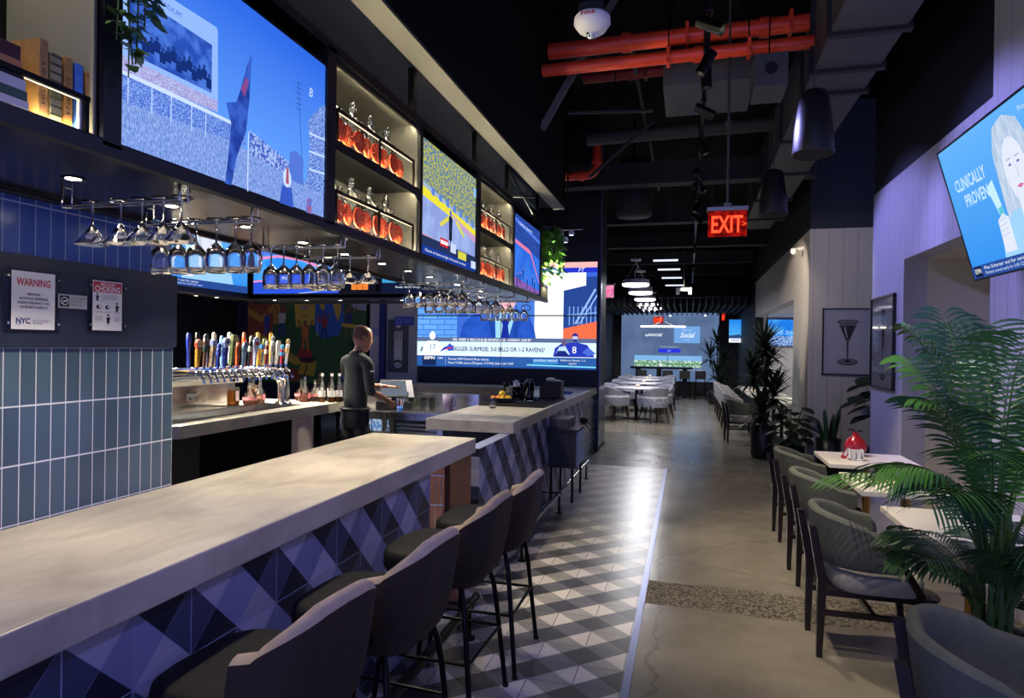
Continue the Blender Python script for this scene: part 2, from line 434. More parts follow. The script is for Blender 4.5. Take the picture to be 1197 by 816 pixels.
m = MB(); m.box(-.25, 4, -3, 28, -.1, 0, CONC); m.box(-8.4, -.25, 9.25, 28, -.1, 0, CONC); struct('floor', m)
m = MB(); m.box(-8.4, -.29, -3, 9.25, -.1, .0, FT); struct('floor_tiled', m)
m = MB(); m.box(-.29, -.25, -3, 9.26, -.02, .006, pm('blue_grey_metal_strip', '7E86B0', .3, .7)); struct('trim_1', m)
m = MB(); m.box(-8.4, 4, -3, 28, 5.2, 5.3, MATTE); struct('ceiling', m)
m = MB(); m.box(-8.4, -8.2, -3, 10.5, 0, 5.2, NAVY2); struct('wall_left', m)
m = MB(); m.box(-2.85, -2.65, 11.3, 26, 0, 5.2, NAVY2); struct('wall_left_rear', m)
m = MB(); m.box(-3, 4, 24.3, 24.5, 0, 5.2, NAVY2); struct('wall_back', m)
# tiled pier behind the near bar
m = MB(); m.box(-3.0, -2.2, -1, 2.40, 0, 1.625, SUBW)
m.box(-3.0, -2.21, -1, 2.40, 1.945, 2.14, SUBB)
m.box(-3.0, -2.2, -1, 2.395, 2.14, 3.17, NAVY2); struct('wall_pier', m)
m = MB(); m.box(-3.0, -2.185, -1, 2.405, 1.628, 1.942, pm('slate_blue_panel', '232C42', .4, noise=.08, nscale=5)); struct('trim_2', m)
# partition that carries the video wall
m = MB(); m.box(-8.4, -1.385, 10.52, 11.32, 0, 5.2, NAVY2)
m.box(-5.0, -1.385, 10.505, 10.52, 1.03, 3.3, pm('video_wall_surround', '1A2036', .5))
m.box(-2.2, -1.385, 10.48, 10.52, 0.08, 1.03, SUBX); m.box(-1.385, -1.375, 10.48, 11.32, 0.08, 1.03, SUBY)
m.box(-2.2, -1.37, 10.47, 11.33, 0, .08, BLACK); m.box(-1.385, -1.36, 10.5, 10.56, 1.03, 5.2, pm('steel_corner', '5A6484', .3, .6))
struct('wall_partition', m)
m = MB(); m.box(-5.42, -4.52, 10.47, 10.52, .9, 2.6, pm('pale_wall_panel', 'B9BAC0', .6)); struct('wall_bar_rear', m)
# right-hand walls
m = MB()
m.box(2.0, 2.2, 7.08, 8.2, 0, 3.42, PANEL)            # beside the recess
m.box(2.0, 2.2, 5.2, 7.08, 2.55, 3.42, PANEL)         # above the recess
m.box(2.0, 2.2, -3, 5.2, 0, 5.2, PANEL)
m.box(2.012, 2.2, 5.2, 8.2, 3.42, 5.2, NAVY2)
struct('wall_right', m)
m = MB(); m.box(2.2, 3.3, 7.08, 7.2, 0, 2.55, BEIGE); m.box(2.2, 3.3, 5.1, 7.2, 2.55, 2.65, pm('recess_ceiling', 'C9C5AC', .7)); m.box(3.2, 3.3, 5.1, 7.08, 0, 2.55, BEIGE); m.box(2.2, 3.3, 5.1, 5.2, 0, 2.55, BEIGE)
struct('wall_recess', m)
m = MB(); m.box(3.02, 3.1, 6.98, 7.08, 0, 2.5, pm('brown_jamb', '6A5C50', .6)); struct('trim_3', m)
m = MB(); m.box(1.65, 4, 10.1, 10.3, 0, 3.39, PANELX); m.box(1.66, 4, 10.12, 10.3, 3.39, 5.2, NAVY2); m.box(3.9, 4, 7.2, 10.1, 0, 5.2, NAVY2); struct('wall_right_return', m)
RW = pm('far_wall_paint', 'A9A7A8', .6, noise=.05, nscale=2)
m = MB(); m.box(1.65, 1.85, 10.3, 11.5, 0, 3.39, RW); m.box(1.65, 1.85, 11.5, 17.8, 2.5, 3.39, RW); m.box(1.65, 1.85, 17.8, 24.3, 0, 3.39, NAVY2)
m.box(1.66, 1.85, 10.3, 24.3, 3.39, 5.2, NAVY2)
struct('wall_right_rear', m)
m = MB(); m.box(1.85, 3.3, 17.8, 17.95, 0, 2.6, pm('alcove_white', 'C8C8CC', .6)); m.box(3.2, 3.3, 11.4, 17.8, 0, 2.6, MC['alcove_white']); m.box(1.85, 3.3, 11.4, 17.9, 2.5, 2.6, MC['alcove_white']); m.box(1.85, 3.3, 11.4, 11.5, 0, 2.5, MC['alcove_white'])
struct('wall_alcove', m)
# high soffit over the bar
m = MB(); m.box(-5.2, -1.45, -1, 7.02, 3.17, 3.3, pm('soffit_navy', '0B0F1E', .8, spec=.1)); m.box(-1.45, -1.32, -1, 7.02, 3.17, 5.2, MATTE)
m.box(-5.2, -1.32, 6.95, 7.02, 3.17, 5.2, NAVY2)
struct('ceiling_soffit', m)
m = MB(); m.box(-1.445, -1.315, -1, 7.02, 3.155, 3.172, pm('soffit_edge_bead', '5C5A4E', .6)); struct('trim_4', m)
# ------------------------------------------------------------------ bar counters
t = thing('bar_counter', 'long near bar with pale stone top and diagonal blue tiled front', 'bar counter', (-1.8, 2, 0))
MB().box(-2.19, -1.405, -.6, 4.29, .92, 1.02, STONE, .006).build('worktop', t, world=True)
MB().box(-1.6, -1.43, -.6, 3.53, 0, .92, BT).build('tiled_front', t, world=True)
m = MB(); m.box(-1.47, -1.43, 3.86, 4.27, 0, .92, COPPER, .003); m.build('end_panel', t, 'copper coloured end panel', world=True)
m = MB(); m.box(-2.19, -2.17, -.6, 4.2, 0, .92, BLACK); m.box(-2.17, -1.6, 3.40, 3.45, 0, .92, BLACK); m.build('carcass', t, world=True)
t = thing('bar_counter', 'far bar with pale stone top and diagonal tiled front running to the video wall', 'bar counter', (-1.8, 8, 0))
m = MB(); m.box(-2.2, -1.405, 5.3, 10.47, .92, 1.02, STONE, .006); m.build('worktop', t, world=True)
m = MB(); m.box(-5.6, -2.2, 9.85, 10.47, .88, 1.02, STONE, .006); m.build('return_worktop', t, world=True)
MB().box(-1.53, -1.43, 4.45, 9.25, 0, .92, BT).box(-1.53, -1.44, 9.25, 10.47, 0, .92, SUBW).build('tiled_front', t, world=True)
m = MB(); m.box(-2.15, -1.53, 5.6, 10.4, 0, .92, BLACK); m.box(-5.6, -2.15, 9.95, 10.4, 0, .88, STEEL); m.build('carcass', t, world=True)
# back service counter
t = thing('service_counter', 'inner bar counter with pale stone top and black cupboard front under the beer taps', 'service counter', (-4.0, 5.5, 0))
pts = [(-4.75, 3.9), (-3.86, 3.9), (-3.66, 4.08), (-3.66, 6.5), (-4.75, 6.5)]
m = MB(); m.prism(pts, .925, 1.02, STONE, 'z'); m.build('worktop', t, world=True)
m = MB(); m.box(-4.7, -4.1, 4.0, 6.45, .04, .92, MATTE); m.box(-3.95, -3.72, 4.05, 4.35, 0, .92, BLACK); m.box(-3.95, -3.72, 6.12, 6.42, 0, .92, BLACK); m.box(-4.1, -3.74, 4.2, 6.4, .4, .44, BLACK); m.box(-4.1, -3.74, 4.2, 6.4, 0, .1, BLACK); m.build('cupboard', t, world=True)
m = MB(); m.box(-4.33, -3.86, 4.3, 6.0, 1.018, 1.024, STEEL, .002)
for k in range(34): m.box(-4.31, -3.88, 4.33 + k*.049, 4.333 + k*.049 + .018, 1.024, 1.0265, pm('tray_slot', '1A1C22', .3, .5))
m.build('drip_tray', t, world=True)
m = MB(); m.box(-4.75, -4.70, 3.9, 6.0, 1.02, 1.26, STEEL)
m.build('backsplash', t, 'brushed steel backsplash', world=True)
m = MB(); m.box(-4.95, -4.42, 3.9, 5.78, 1.25, 1.33, STONE, .004); m.build('raised_shelf', t, world=True)
for y in (4.75, 5.0, 5.35):
    m = MB(); m.box(-4.70, -4.69, y-.045, y+.045, 1.08, 1.15, WHITE, .003); m.box(-4.69, -4.688, y-.02, y+.02, 1.09, 1.11, GREYP); m.build('outlet_plate', t, world=True)
m = MB(); m.tube(bez([(-4.69, 5.38, 1.12), (-4.6, 5.45, 1.2), (-4.62, 5.6, 1.22), (-4.66, 5.5, 1.06)], 14), .008, WHITE, 6); m.build('cable', t, world=True)
m = MB(); m.box(-4.13, -4.12, 5.70, 5.99, .58, .91, PAPER); 
m = MB(); m.box(-3.725, -3.722, 5.60, 5.98, .56, .915, pm('menu_paper', 'C9B7B2', .6))
for k in range(16): m.box(-3.7215, -3.7213, 5.66, 5.93 - random.random()*.08, .62 + k*.016, .624 + k*.016, pm('faint_ink', '8F8280', .6))
tg = thing('paper_notice', 'pinkish paper notice taped to the cupboard front of the inner bar', 'notice', (-3.725, 5.79, .56)); m.build('sheet', tg, world=True)
# tumblers on the low shelf
tm = None
for k in range(20):
    y = 4.28 + k * .066
    lab = 'dark tumbler on the low shelf under the beer taps, %s from the left' % ORD[k]
    if tm is None:
        tm = MB().lathe([(.026,0),(.03,.02),(.033,.11),(.031,.11),(.028,.02),(.001,.012)], GLASS, 12).build('tumbler', label=lab, cat='tumbler', group='tumblers on the low shelf under the taps')
        c = tm
    else: c = copy_tree(tm, label=lab)
    c.location = (-3.80, y, .441)
# ------------------------------------------------------------------ overhead canopy
t = thing('bar_canopy', 'black overhead canopy with lit shelves and televisions hanging above the bar', 'bar canopy', (-1.8, 4, 2.14))
SOF = plank_mat('black_soffit_board', '2A2B30', 'X', .16, rough=.22, dark=.15, gw=.03)
m = MB(); m.box(-2.1, -1.45, .4, 6.78, 2.14, 2.17, SOF); m.build('soffit', t, world=True)
m = MB(); m.box(-5.1, -2.1, 6.1, 6.85, 2.14, 2.17, SOF); m.box(-5.1, -4.6, 2.4, 6.1, 2.14, 2.17, SOF); m.build('rear_soffit', t, world=True)
m = MB()
Z1 = 2.885
m.box(-1.475, -1.44, .4, 6.78, 2.125, 2.16, BLACK); m.box(-1.5, -1.44, .4, 6.45, Z1-.02, Z1+.02, BLACK)
for (a, b) in ((1.33,1.385),(2.385,2.455),(3.345,3.385),(4.355,4.435),(5.33,5.39),(6.41,6.47)):
    m.box(-1.76, -1.44, a, b, 2.15, Z1, BLACK)
m.box(-2.1, -1.76, 6.44, 6.47, 2.15, Z1, BLACK)
m.build('fascia_frame', t, world=True)
m = MB(); m.box(-2.12, -2.09, .4, 6.1, 2.125, Z1, BLACK); m.box(-2.1, -1.45, .4, 6.45, Z1, Z1+.03, BLACK); m.box(-4.62, -2.1, 6.1, 6.13, 2.125, Z1, BLACK); m.box(-4.62, -4.59, 2.4, 6.1, 2.125, Z1, BLACK); m.box(-5.1, -2.1, 6.1, 6.85, Z1, Z1+.03, BLACK)
m.box(-5.1, -4.6, 2.4, 6.1, Z1, Z1+.03, BLACK); m.box(-5.1, -2.1, 6.82, 6.85, 2.125, Z1, BLACK); m.build('casing', t, world=True)
for y in (3.32, 4.41, 5.27, 6.41):
    MB().box(-1.5, -1.465, y-.018, y+.018, Z1, 3.17, BMET).build('post', t, world=True)
for a, b in (((-1.49,5.3,2.92),(-1.49,6.4,3.16)), ((-1.49,5.3,3.16),(-1.49,6.4,2.92)), ((-1.49,5.3,3.04),(-1.49,6.4,3.04))):
    MB().cyl(a, b, .01, BMET, n=6).build('brace', t, world=True)
SHB_ = pm('shelf_lining', '5A584E', .6)
def shelf_bay(y0, y1, mid=2.51, z0=2.165, z1=2.865, back=-1.76, lin=None):
    m = MB(); SHB = lin or SHB_
    m.box(back-.02, back, y0, y1, z0, z1, SHB); m.box(back, -1.455, y0, y0+.005, z0, z1, SHB); m.box(back, -1.455, y1-.005, y1, z0, z1, SHB)
    m.box(back, -1.455, y0, y1, z1, z1+.01, SHB); m.box(back, -1.455, y0, y1, z0-.01, z0, SHB)
    if mid: m.box(back, -1.45, y0, y1, mid-.012, mid+.008, BLACK)
    s = m.build('shelf_bay', t, world=True)
    for z in ([z1-.004, mid-.014] if mid else [z1-.004]):
        MB().box(-1.480, -1.470, y0+.01, y1-.01, z-.004, z, LED).build('light_strip', s, 'warm white light strip')
        MB().box(-1.469, -1.457, y0, y1, z-.016, z+.004, BLACK).build('strip_lip', s)
    if mid:
        for z in (z0+.008, mid+.009): MB().box(-1.478, -1.470, y0+.01, y1-.01, z, z+.003, LED).build('light_strip', s, 'warm white light strip')
    return s
def guard_rail(y0, y1, z, par, n=2):
    m = MB()
    m.box(-1.458, -1.448, y0, y1, z+.125, z+.137, BMET)
    m.box(-1.466, -1.458, y0, y1, z+.125, z+.135, pm('rail_inner_white', 'E8E6DC', .4))
    for k in range(n+1):
        y = y0 + (y1-y0)*k/n
        m.box(-1.458, -1.448, y-.004, y+.004, z, z+.13, BMET)
    m.build('guard_rail', par)
OR = pm('dried_orange_slice', 'F04A1C', .45, noise=.2, nscale=40)
ORP = pm('orange_pith', 'F08A60', .5)
def make_bottle(h, label, group):
    o = MB(); r = .036
    o.lathe([(.001,0),(r,0),(r+.002,.006),(r+.002,h*.62),(r*.85,h*.70),(.017,h*.80),(.015,h*.90),(.02,h*.91),(.02,h*.97),(.014,h),(.001,h)], THIN, 16)
    b = o.build('glass_bottle', label=label, cat='bottle', group=group)
    s = MB()
    s.cyl((-.0,0,.055), (.006,0,.055), .047, OR, n=22)
    for k in range(8):
        a = 2*PI*k/8 + .2
        s.poly([(0,0)], ORP) if False else None
        p = Vector((0, math.cos(a), math.sin(a)))
        s.cyl((.0065, p.y*.008, .055+p.z*.008), (.0065, p.y*.038, .055+p.z*.038), .0012, ORP, n=4)
    s.build('orange_slice', b, 'orange citrus slice', loc=(.036,0,.008))
    st = MB(); st.ball((0,0,h+.012), .013, THIN, 10); st.build('stopper', b)
    return b
btall = bshort = None
def fill_shelf(y0, y1, z, n, which):
    global btall, bshort
    for k in range(n):
        y = y0 + (y1-y0)*(k+.5)/n
        tall = (k % 2 == 0)
        lab = '%s glass bottle, %s from left, %s' % ('tall' if tall else 'short', ORD[k], which)
        g = 'glass bottles on the ' + which
        src = btall if tall else bshort
        if src is None:
            src = make_bottle(.225 if tall else .165, lab, g)
            if tall: btall = src
            else: bshort = src
            c = src
        else: c = copy_tree(src, label=lab, group=g)
        c.location = (-1.512 - (0 if tall else .008), y, z); c.rotation_euler = (0, 0, random.uniform(-.15,.15))
for (y0, y1, nm, n) in ((2.455, 3.345, 'shelf beside the stadium television', 8), (4.435, 5.33, 'shelf beside the smallest television', 7)):
    s = shelf_bay(y0, y1)
    for z, w in ((2.171, 'lower'), (2.519, 'upper')):
        guard_rail(y0+.03, y1-.06, z, s)
        fill_shelf(y0+.04, y1-.14, z, n, w + ' ' + nm)
s = shelf_bay(.5, 1.33, None, lin=MATTE)
MB().box(-1.75,-1.46,1.318,1.326,2.17,2.86,pm('bay_side_panel','8A8878',.5)).build('side_panel', s)
m = MB(); m.box(-1.458,-1.448,.5,1.30,2.245,2.258,BMET); m.box(-1.466,-1.458,.5,1.29,2.245,2.256,MC['rail_inner_white']); m.box(-1.458,-1.448,1.285,1.297,2.165,2.25,BMET); m.box(-1.466,-1.458,1.277,1.285,2.165,2.25,MC['rail_inner_white'])
m.box(-1.458,-1.448,.5,1.30,2.52,2.55,BMET); m.build('guard_rail', s)
MB().box(-1.475,-1.467,.5,1.3,2.168,2.172,LED).build('light_strip', s, 'warm white light strip')
# little open end bay with a hanging plant
s = shelf_bay(6.47, 6.775, None, z1=2.30); MB().box(-1.455,-1.445,6.47,6.775,2.29,2.305,BMET).box(-1.455,-1.445,6.765,6.775,2.16,2.3,BMET).build('guard_rail', s)
# recessed downlights
MB().box(-1.50,-1.493,.5,6.4,2.917,2.922,LED).build('light_strip', t, 'warm white light strip on top', world=True)
dls = [(-1.80,1.56),(-1.80,1.95),(-1.80,2.36),(-1.80,2.78),(-1.80,3.18),(-1.78,3.58),(-1.78,3.96),(-1.78,4.33),(-1.78,4.9),(-1.78,5.5),(-1.78,6.1)]
rdl = [(-4.95,5.7),(-4.9,5.95),(-4.52,6.43),(-4.12,6.45),(-3.72,6.48),(-3.0,6.53)]
def downlight(x, y, z, label, power, col=(1,.86,.66), spot=100):
    d = thing('downlight', label, 'ceiling light', (x, y, z), group='downlights')
    MB().lathe([(.022,-.001),(.034,-.004),(.034,0),(.001,0)], BMET, 18).build('trim_ring', d)
    MB().lathe([(.001,-.0015),(.021,-.0015)], LAMP, 18).build('lamp', d)
    L = D.lights.new('spot', 'SPOT'); L.energy = power; L.color = col; L.spot_size = math.radians(spot); L.spot_blend = .6; L.shadow_soft_size = .03
    o = D.objects.new('lamp_beam', L); COL.objects.link(o); o.location = (0,0,-.01); o.parent = d
    return d
for k, (x, y) in enumerate(dls): downlight(x, y, 2.14, 'small recessed downlight in the canopy over the bar, %s from the near end' % ORD[k], 20, (1,.84,.6))
for k, (x, y) in enumerate(rdl): downlight(x, y, 2.14, 'small recessed downlight under the rear televisions, %s from the left' % ORD[k], 60, (1,.9,.74), 140)
for k, y in enumerate((4.3,4.8,5.25)): downlight(-4.66, y, 2.14, 'added recessed downlight over the beer taps, %s from the pier' % ORD[k], 110, (1,.9,.74), 150)  # extra downlights, added out of view to brighten the service counter
# ------------------------------------------------------------------ hanging glasses
def rack(x0, x1, y, label):
    r = thing('glass_rack', label, 'glass rack', ((x0+x1)/2, y, 2.08))
    m = MB()
    for dy in (-.018, .018):
        m.tube([(x0,y+dy,2.08),(x1,y+dy,2.08)], .004, CHROME, 6)
    m.tube([(x0,y-.018,2.08),(x0-.02,y,2.08),(x0,y+.018,2.08)], .004, CHROME, 6)
    m.build('rail', r, world=True)
    m = MB(); m.tube([(x1,y-.018,2.08),(x1,y-.018,2.14),(x1,y+.018,2.14),(x1,y+.018,2.08)], .004, CHROME, 6); m.build('bracket', r, world=True)
    m = MB(); m.tube([(x0,y-.018,2.08),(x0,y-.018,2.14),(x0,y+.018,2.14),(x0,y+.018,2.08)], .004, CHROME, 6); m.build('bracket', r, world=True)
def glass_mesh(kind):
    # hangs upside down: z=0 is the foot at the rail
    if kind == 'martini': pr = [(.001,.006),(.035,.004),(.035,.007),(.006,.002),(.0035,-.01),(.0035,-.065),(.006,-.07),(.05,-.13),(.049,-.13),(.001,-.072)]
    elif kind == 'wine': pr = [(.001,.006),(.034,.004),(.034,.007),(.006,.002),(.0035,-.01),(.0035,-.075),(.012,-.083),(.033,-.105),(.038,-.13),(.036,-.165),(.031,-.185),(.030,-.185),(.035,-.165),(.0365,-.13),(.031,-.107),(.001,-.085)]
    else: pr = [(.001,.006),(.034,.004),(.034,.007),(.006,.002),(.004,-.01),(.004,-.06),(.014,-.067),(.04,-.10),(.042,-.13),(.034,-.165),(.033,-.165),(.0405,-.13),(.038,-.10),(.001,-.07)]
    return MB().lathe(pr, GLASS, 20)
gsrc = {}
def hang(kind, x, y, rackname, k):
    nm = {'martini':'martini_glass','wine':'wine_glass','tulip':'tulip_glass'}[kind]
    lab = 'hanging %s, %s from left, on the %s' % (nm.replace('_',' '), ORD[k], rackname)
    if kind not in gsrc:
        gsrc[kind] = glass_mesh(kind).build(nm, label=lab, cat='glass', group='glasses on the ' + rackname); c = gsrc[kind]
    else: c = copy_tree(gsrc[kind], label=lab, group='glasses on the ' + rackname)
    c.location = (x, y, 2.084)
R1 = 'rack nearest the camera'
rack(-1.93, -1.40-.08, 1.652, 'chrome rail of martini glasses nearest the camera')
for k, x in enumerate((-1.827,-1.717,-1.636,-1.556,-1.49)): hang('martini', x, 1.652, R1, k)
rack(-1.92, -1.47, 1.975, 'chrome rail of wine glasses, second from the camera')
for k, x in enumerate((-1.87,-1.79,-1.715,-1.63,-1.55,-1.485)): hang('wine', x, 1.975, 'second rack from the camera', k)
rack(-1.86, -1.47, 2.575, 'chrome rail of wine glasses above the service counter, third from the camera')
for k, x in enumerate((-1.83,-1.765,-1.70,-1.635,-1.565,-1.495)): hang('wine', x, 2.575, 'third rack from the camera', k)
rack(-1.86, -1.47, 2.91, 'chrome rail of glasses in front of the orange number display')
for k, x in enumerate((-1.80,-1.71,-1.62,-1.52)): hang('martini' if k > 1 else 'tulip', x, 2.91, 'fourth rack from the camera', k)
for j, y in enumerate((4.24, 4.62, 5.05, 5.5, 6.0)):
    nm = '%s rack before the video wall' % ORD[j]
    rack(-1.95, -1.47, y, 'chrome glass rail in front of the video wall, %s from the near end' % ORD[j])
    for k in range(6): hang(('tulip','wine','tulip','martini','wine')[j], -1.90 + k*.079, y, nm, k)
# ------------------------------------------------------------------ televisions and screens
SK = 'F0C8B8'
def tv(name, label, W, H, loc, rz, draw, rot=None, cat='television', depth=.05, bez=.012):
    t = thing(name, label, cat, loc, rz, rot=rot)
    m = MB(); m.box(-bez, W+bez, .001, depth, -bez, H+bez, SCRB, .004)
    m.box(-bez, 0, -.004, .002, -bez, H+bez, SCRB); m.box(W, W+bez, -.004, .002, -bez, H+bez, SCRB); m.box(0, W, -.004, .002, -bez, 0, SCRB); m.box(0, W, -.004, .002, H, H+bez, SCRB)
    m.build('casing', t)
    p = MB(); draw(p, W, H); p.build('screen', t)
    return t
def player(p, u, v, s, body, head, L=4, legs=None):
    p.poly([(u-.16*s,v),(u+.16*s,v),(u+.2*s,v+.42*s),(u+.08*s,v+.5*s),(u-.08*s,v+.5*s),(u-.2*s,v+.42*s)], body, L)
    p.disc(u, v+.60*s, .09*s, head, L, 12, .11*s)
    if legs: p.poly([(u-.15*s,v-.4*s),(u-.03*s,v-.4*s),(u,v),(u-.15*s,v)], legs, L); p.poly([(u+.03*s,v-.4*s),(u+.16*s,v-.4*s),(u+.15*s,v),(u,v)], legs, L)
def draw_stadium(p, W, H):
    p.rect(0,0,W,H, emgrad('stadium_sky','5E9BF5','2F68E0',.15,.6,1.0), 0)
    cr = em('4468CC',.95,'86A8F0',200); cr2 = em('4E74CC',.95,'A0BCF4',230,stretch=(1,1,.35),lo=.3,hi=.7)
    p.poly([(0,0),(W,0),(W,.10),(.85,.115),(.62,.13),(.5,.14),(.35,.17),(0,.20)], cr2, 1)
    p.poly([(0,.12),(.5,.15),(.5,.19),(.35,.21),(0,.26)], cr, 2)
    # scoreboard
    p.poly([(0,.20),(.365,.215),(.36,.47),(.355,.48),(0,.47)], em('8FB4FA',1), 3)
    p.poly([(.02,.255),(.335,.265),(.335,.415),(.02,.42)], em('2A52B8',.9,'4C7AE0',18), 4)
    for k in range(15): player(p, .035+k*.0205, .285+.012*math.sin(k*2.1), .065, em('16307A',.9), em('20408F',.9), 5)
    p.poly([(0,.19),(.5,.20),(.5,.21),(0,.205)], em('C6DAFF',1), 4)
    p.poly([(0,.20),(.36,.215),(.36,.25),(0,.24)], em('9A92CC',.95,'B8C0F0',220), 5)
    p.text('STADIUM', .16, .442, .022, em('3E66C8',.9), 5)
    for x in (.02,.1,.17,.25,.31): p.rect(x,.12,x+.004,.2, em('B6CEFF',1), 3)
    # flag
    p.poly([(.40,-.0),(.43,0),(.455,.10),(.50,.20),(.515,.31),(.525,.47),(.50,.42),(.47,.33),(.45,.28),(.40,.26),(.425,.2),(.415,.1)], em('2340A0',.9,'3C62CC',14), 6)
    p.poly([(.47,.33),(.495,.38),(.51,.37),(.49,.31)], em('8A4A90',.9), 7)
    p.line([(.512,0),(.512,.20)], .004, em('D8E4FF',1), 6)
    # right stand and light tower
    p.poly([(.86,.10),(W,.10),(W,.47),(.95,.44),(.87,.36),(.885,.25)], em('4468C8',.9,'9AB8F8',60,stretch=(1,1,4)), 3)
    for z in (.17,.24,.31): p.poly([(.88,z),(W,z+.01),(W,z+.018),(.88,z+.008)], em('C2D6FF',1), 4)
    p.line([(.842,.10),(.80,.48)], .004, em('3558B8',.9), 4)
    for k in range(6): p.line([(.788,.38+k*.02),(.825,.385+k*.02)], .003, em('3558B8',.9), 4)
    p.poly([(.52,.13),(.77,.11),(.77,.16),(.62,.19),(.52,.21)], em('3F5FC4',.9,'B0C8FF',80), 4)
    p.poly([(.75,.10),(.84,.10),(.84,.2),(.79,.22),(.75,.2)], em('5578D8',.95), 5)
    # helmeted supporter
    p.disc(.735,.10,.026, em('C8D8FF',1), 7, 14, .034); p.poly([(.725,.08),(.745,.08),(.742,.14),(.73,.14)], em('B05A78',.9), 8); p.poly([(.69,0),(.78,0),(.765,.07),(.705,.07)], em('3A5CC8',.9), 6)
    p.poly([(.86,0),(.9,0),(.9,.06),(.87,.06)], em('A85C8C',.9,'5C78D8',50), 6)
    p.text('B', .885, .475, .05, em('C8DCFF',1), 4, shear=.2)
def draw_field(p, W, H):
    p.rect(0,0,W,H, em('8FA0DC',.95,'9FB6EC',6), 0)
    p.poly([(0,.36),(W,.28),(W,H),(0,H)], em('C8C440',.9,'4A78A8',55,lo=.42,hi=.56), 1)
    p.poly([(0,.33),(W,.25),(W,.29),(0,.385)], em('E8DC3C',1), 2)
    p.poly([(0,.385),(W,.29),(W,.31),(0,.41)], em('9DB4D0',1), 3)
    for k in range(7): p.poly([(.14+k*.12,.36-k*.0095),(.19+k*.12,.356-k*.0095),(.19+k*.12,.40-k*.0095),(.14+k*.12,.404-k*.0095)], em('5C86D8',.95), 4)
    p.poly([(W*.4,.33),(W,.25),(W,.2),(W*.62,.27)], em('C7A0CC',.95), 2)
    p.poly([(0,.08),(W,.0),(W,.06),(0,.12)], em('C79CB8',.95), 2)
    for s in (-1,1): p.poly([(.50+s*.05,.27),(.50+s*.20,.20),(.50+s*.23,.215),(.50+s*.08,.29)], em('D6D254',1), 4)
    player(p, .46, .21, .17, em('20284A',.9), em('3050C0',1), 5, em('141828',.9)); p.rect(.452,.05,.468,.2, em('1C2234',.9), 5)
    p.rect(0,0,W,.05, em('1D3C9C',.9), 6); p.rect(.0,.05,W,.105, em('26345C',.9), 6)
    p.rect(.28,.085,.42,.135, em('C8202C',1), 7); p.rect(.29,.1,.41,.122, em('F4F4FA',1), 8); p.text('SPORTS', .35,.111,.018, em('C8202C',1), 9)
    p.rect(.46,.07,.56,.13, em('C8D0F0',1), 7); p.rect(.6,.05,.76,.10, em('D2D04C',1), 7); p.rect(.86,.02,.97,.07, em('C8D6F6',1), 8)
    p.text('Giants at home tonight, first pitch at seven', .4,.026,.024, em('E8F0FF',1), 8, width=.7)
    p.rect(.9,.52,.96,.58, em('8ABCF0',1), 5)
def draw_court(p, W, H):
    p.rect(0,0,W,H, em('2E68D8',1.0,'3A78E6',4), 0)
    p.poly([(0,.42),(W,.34),(W,H),(0,H)], em('16307E',.9,'3C62C4',60), 1)
    p.poly([(0,.405),(.55,.385),(.62,.37),(W,.12),(W,.10),(.60,.345),(0,.375)], em('E07CA0',1), 2)
    p.poly([(0,.56),(W,.5),(W,.53),(0,.60)], em('4E78E0',1), 2); p.text('OPEN SERIES', .4,.56,.03, em('DCE8FF',1), 3, width=.5)
    for x, y in ((.12,.05),(.22,.07),(.48,.05),(.7,.09),(.78,.05),(.33,.12)): player(p, x, y, .10, em('20387E',.9), em('C87C9A',1), 3, em('182858',.9)); p.line([(x+.02,y),(x+.02,y+.18)], .003, em('1E3E90',.9), 3)
    p.poly([(0,0),(W,0),(W,.03),(0,.08)], em('4048B0',1,'B06AA8',50), 2)
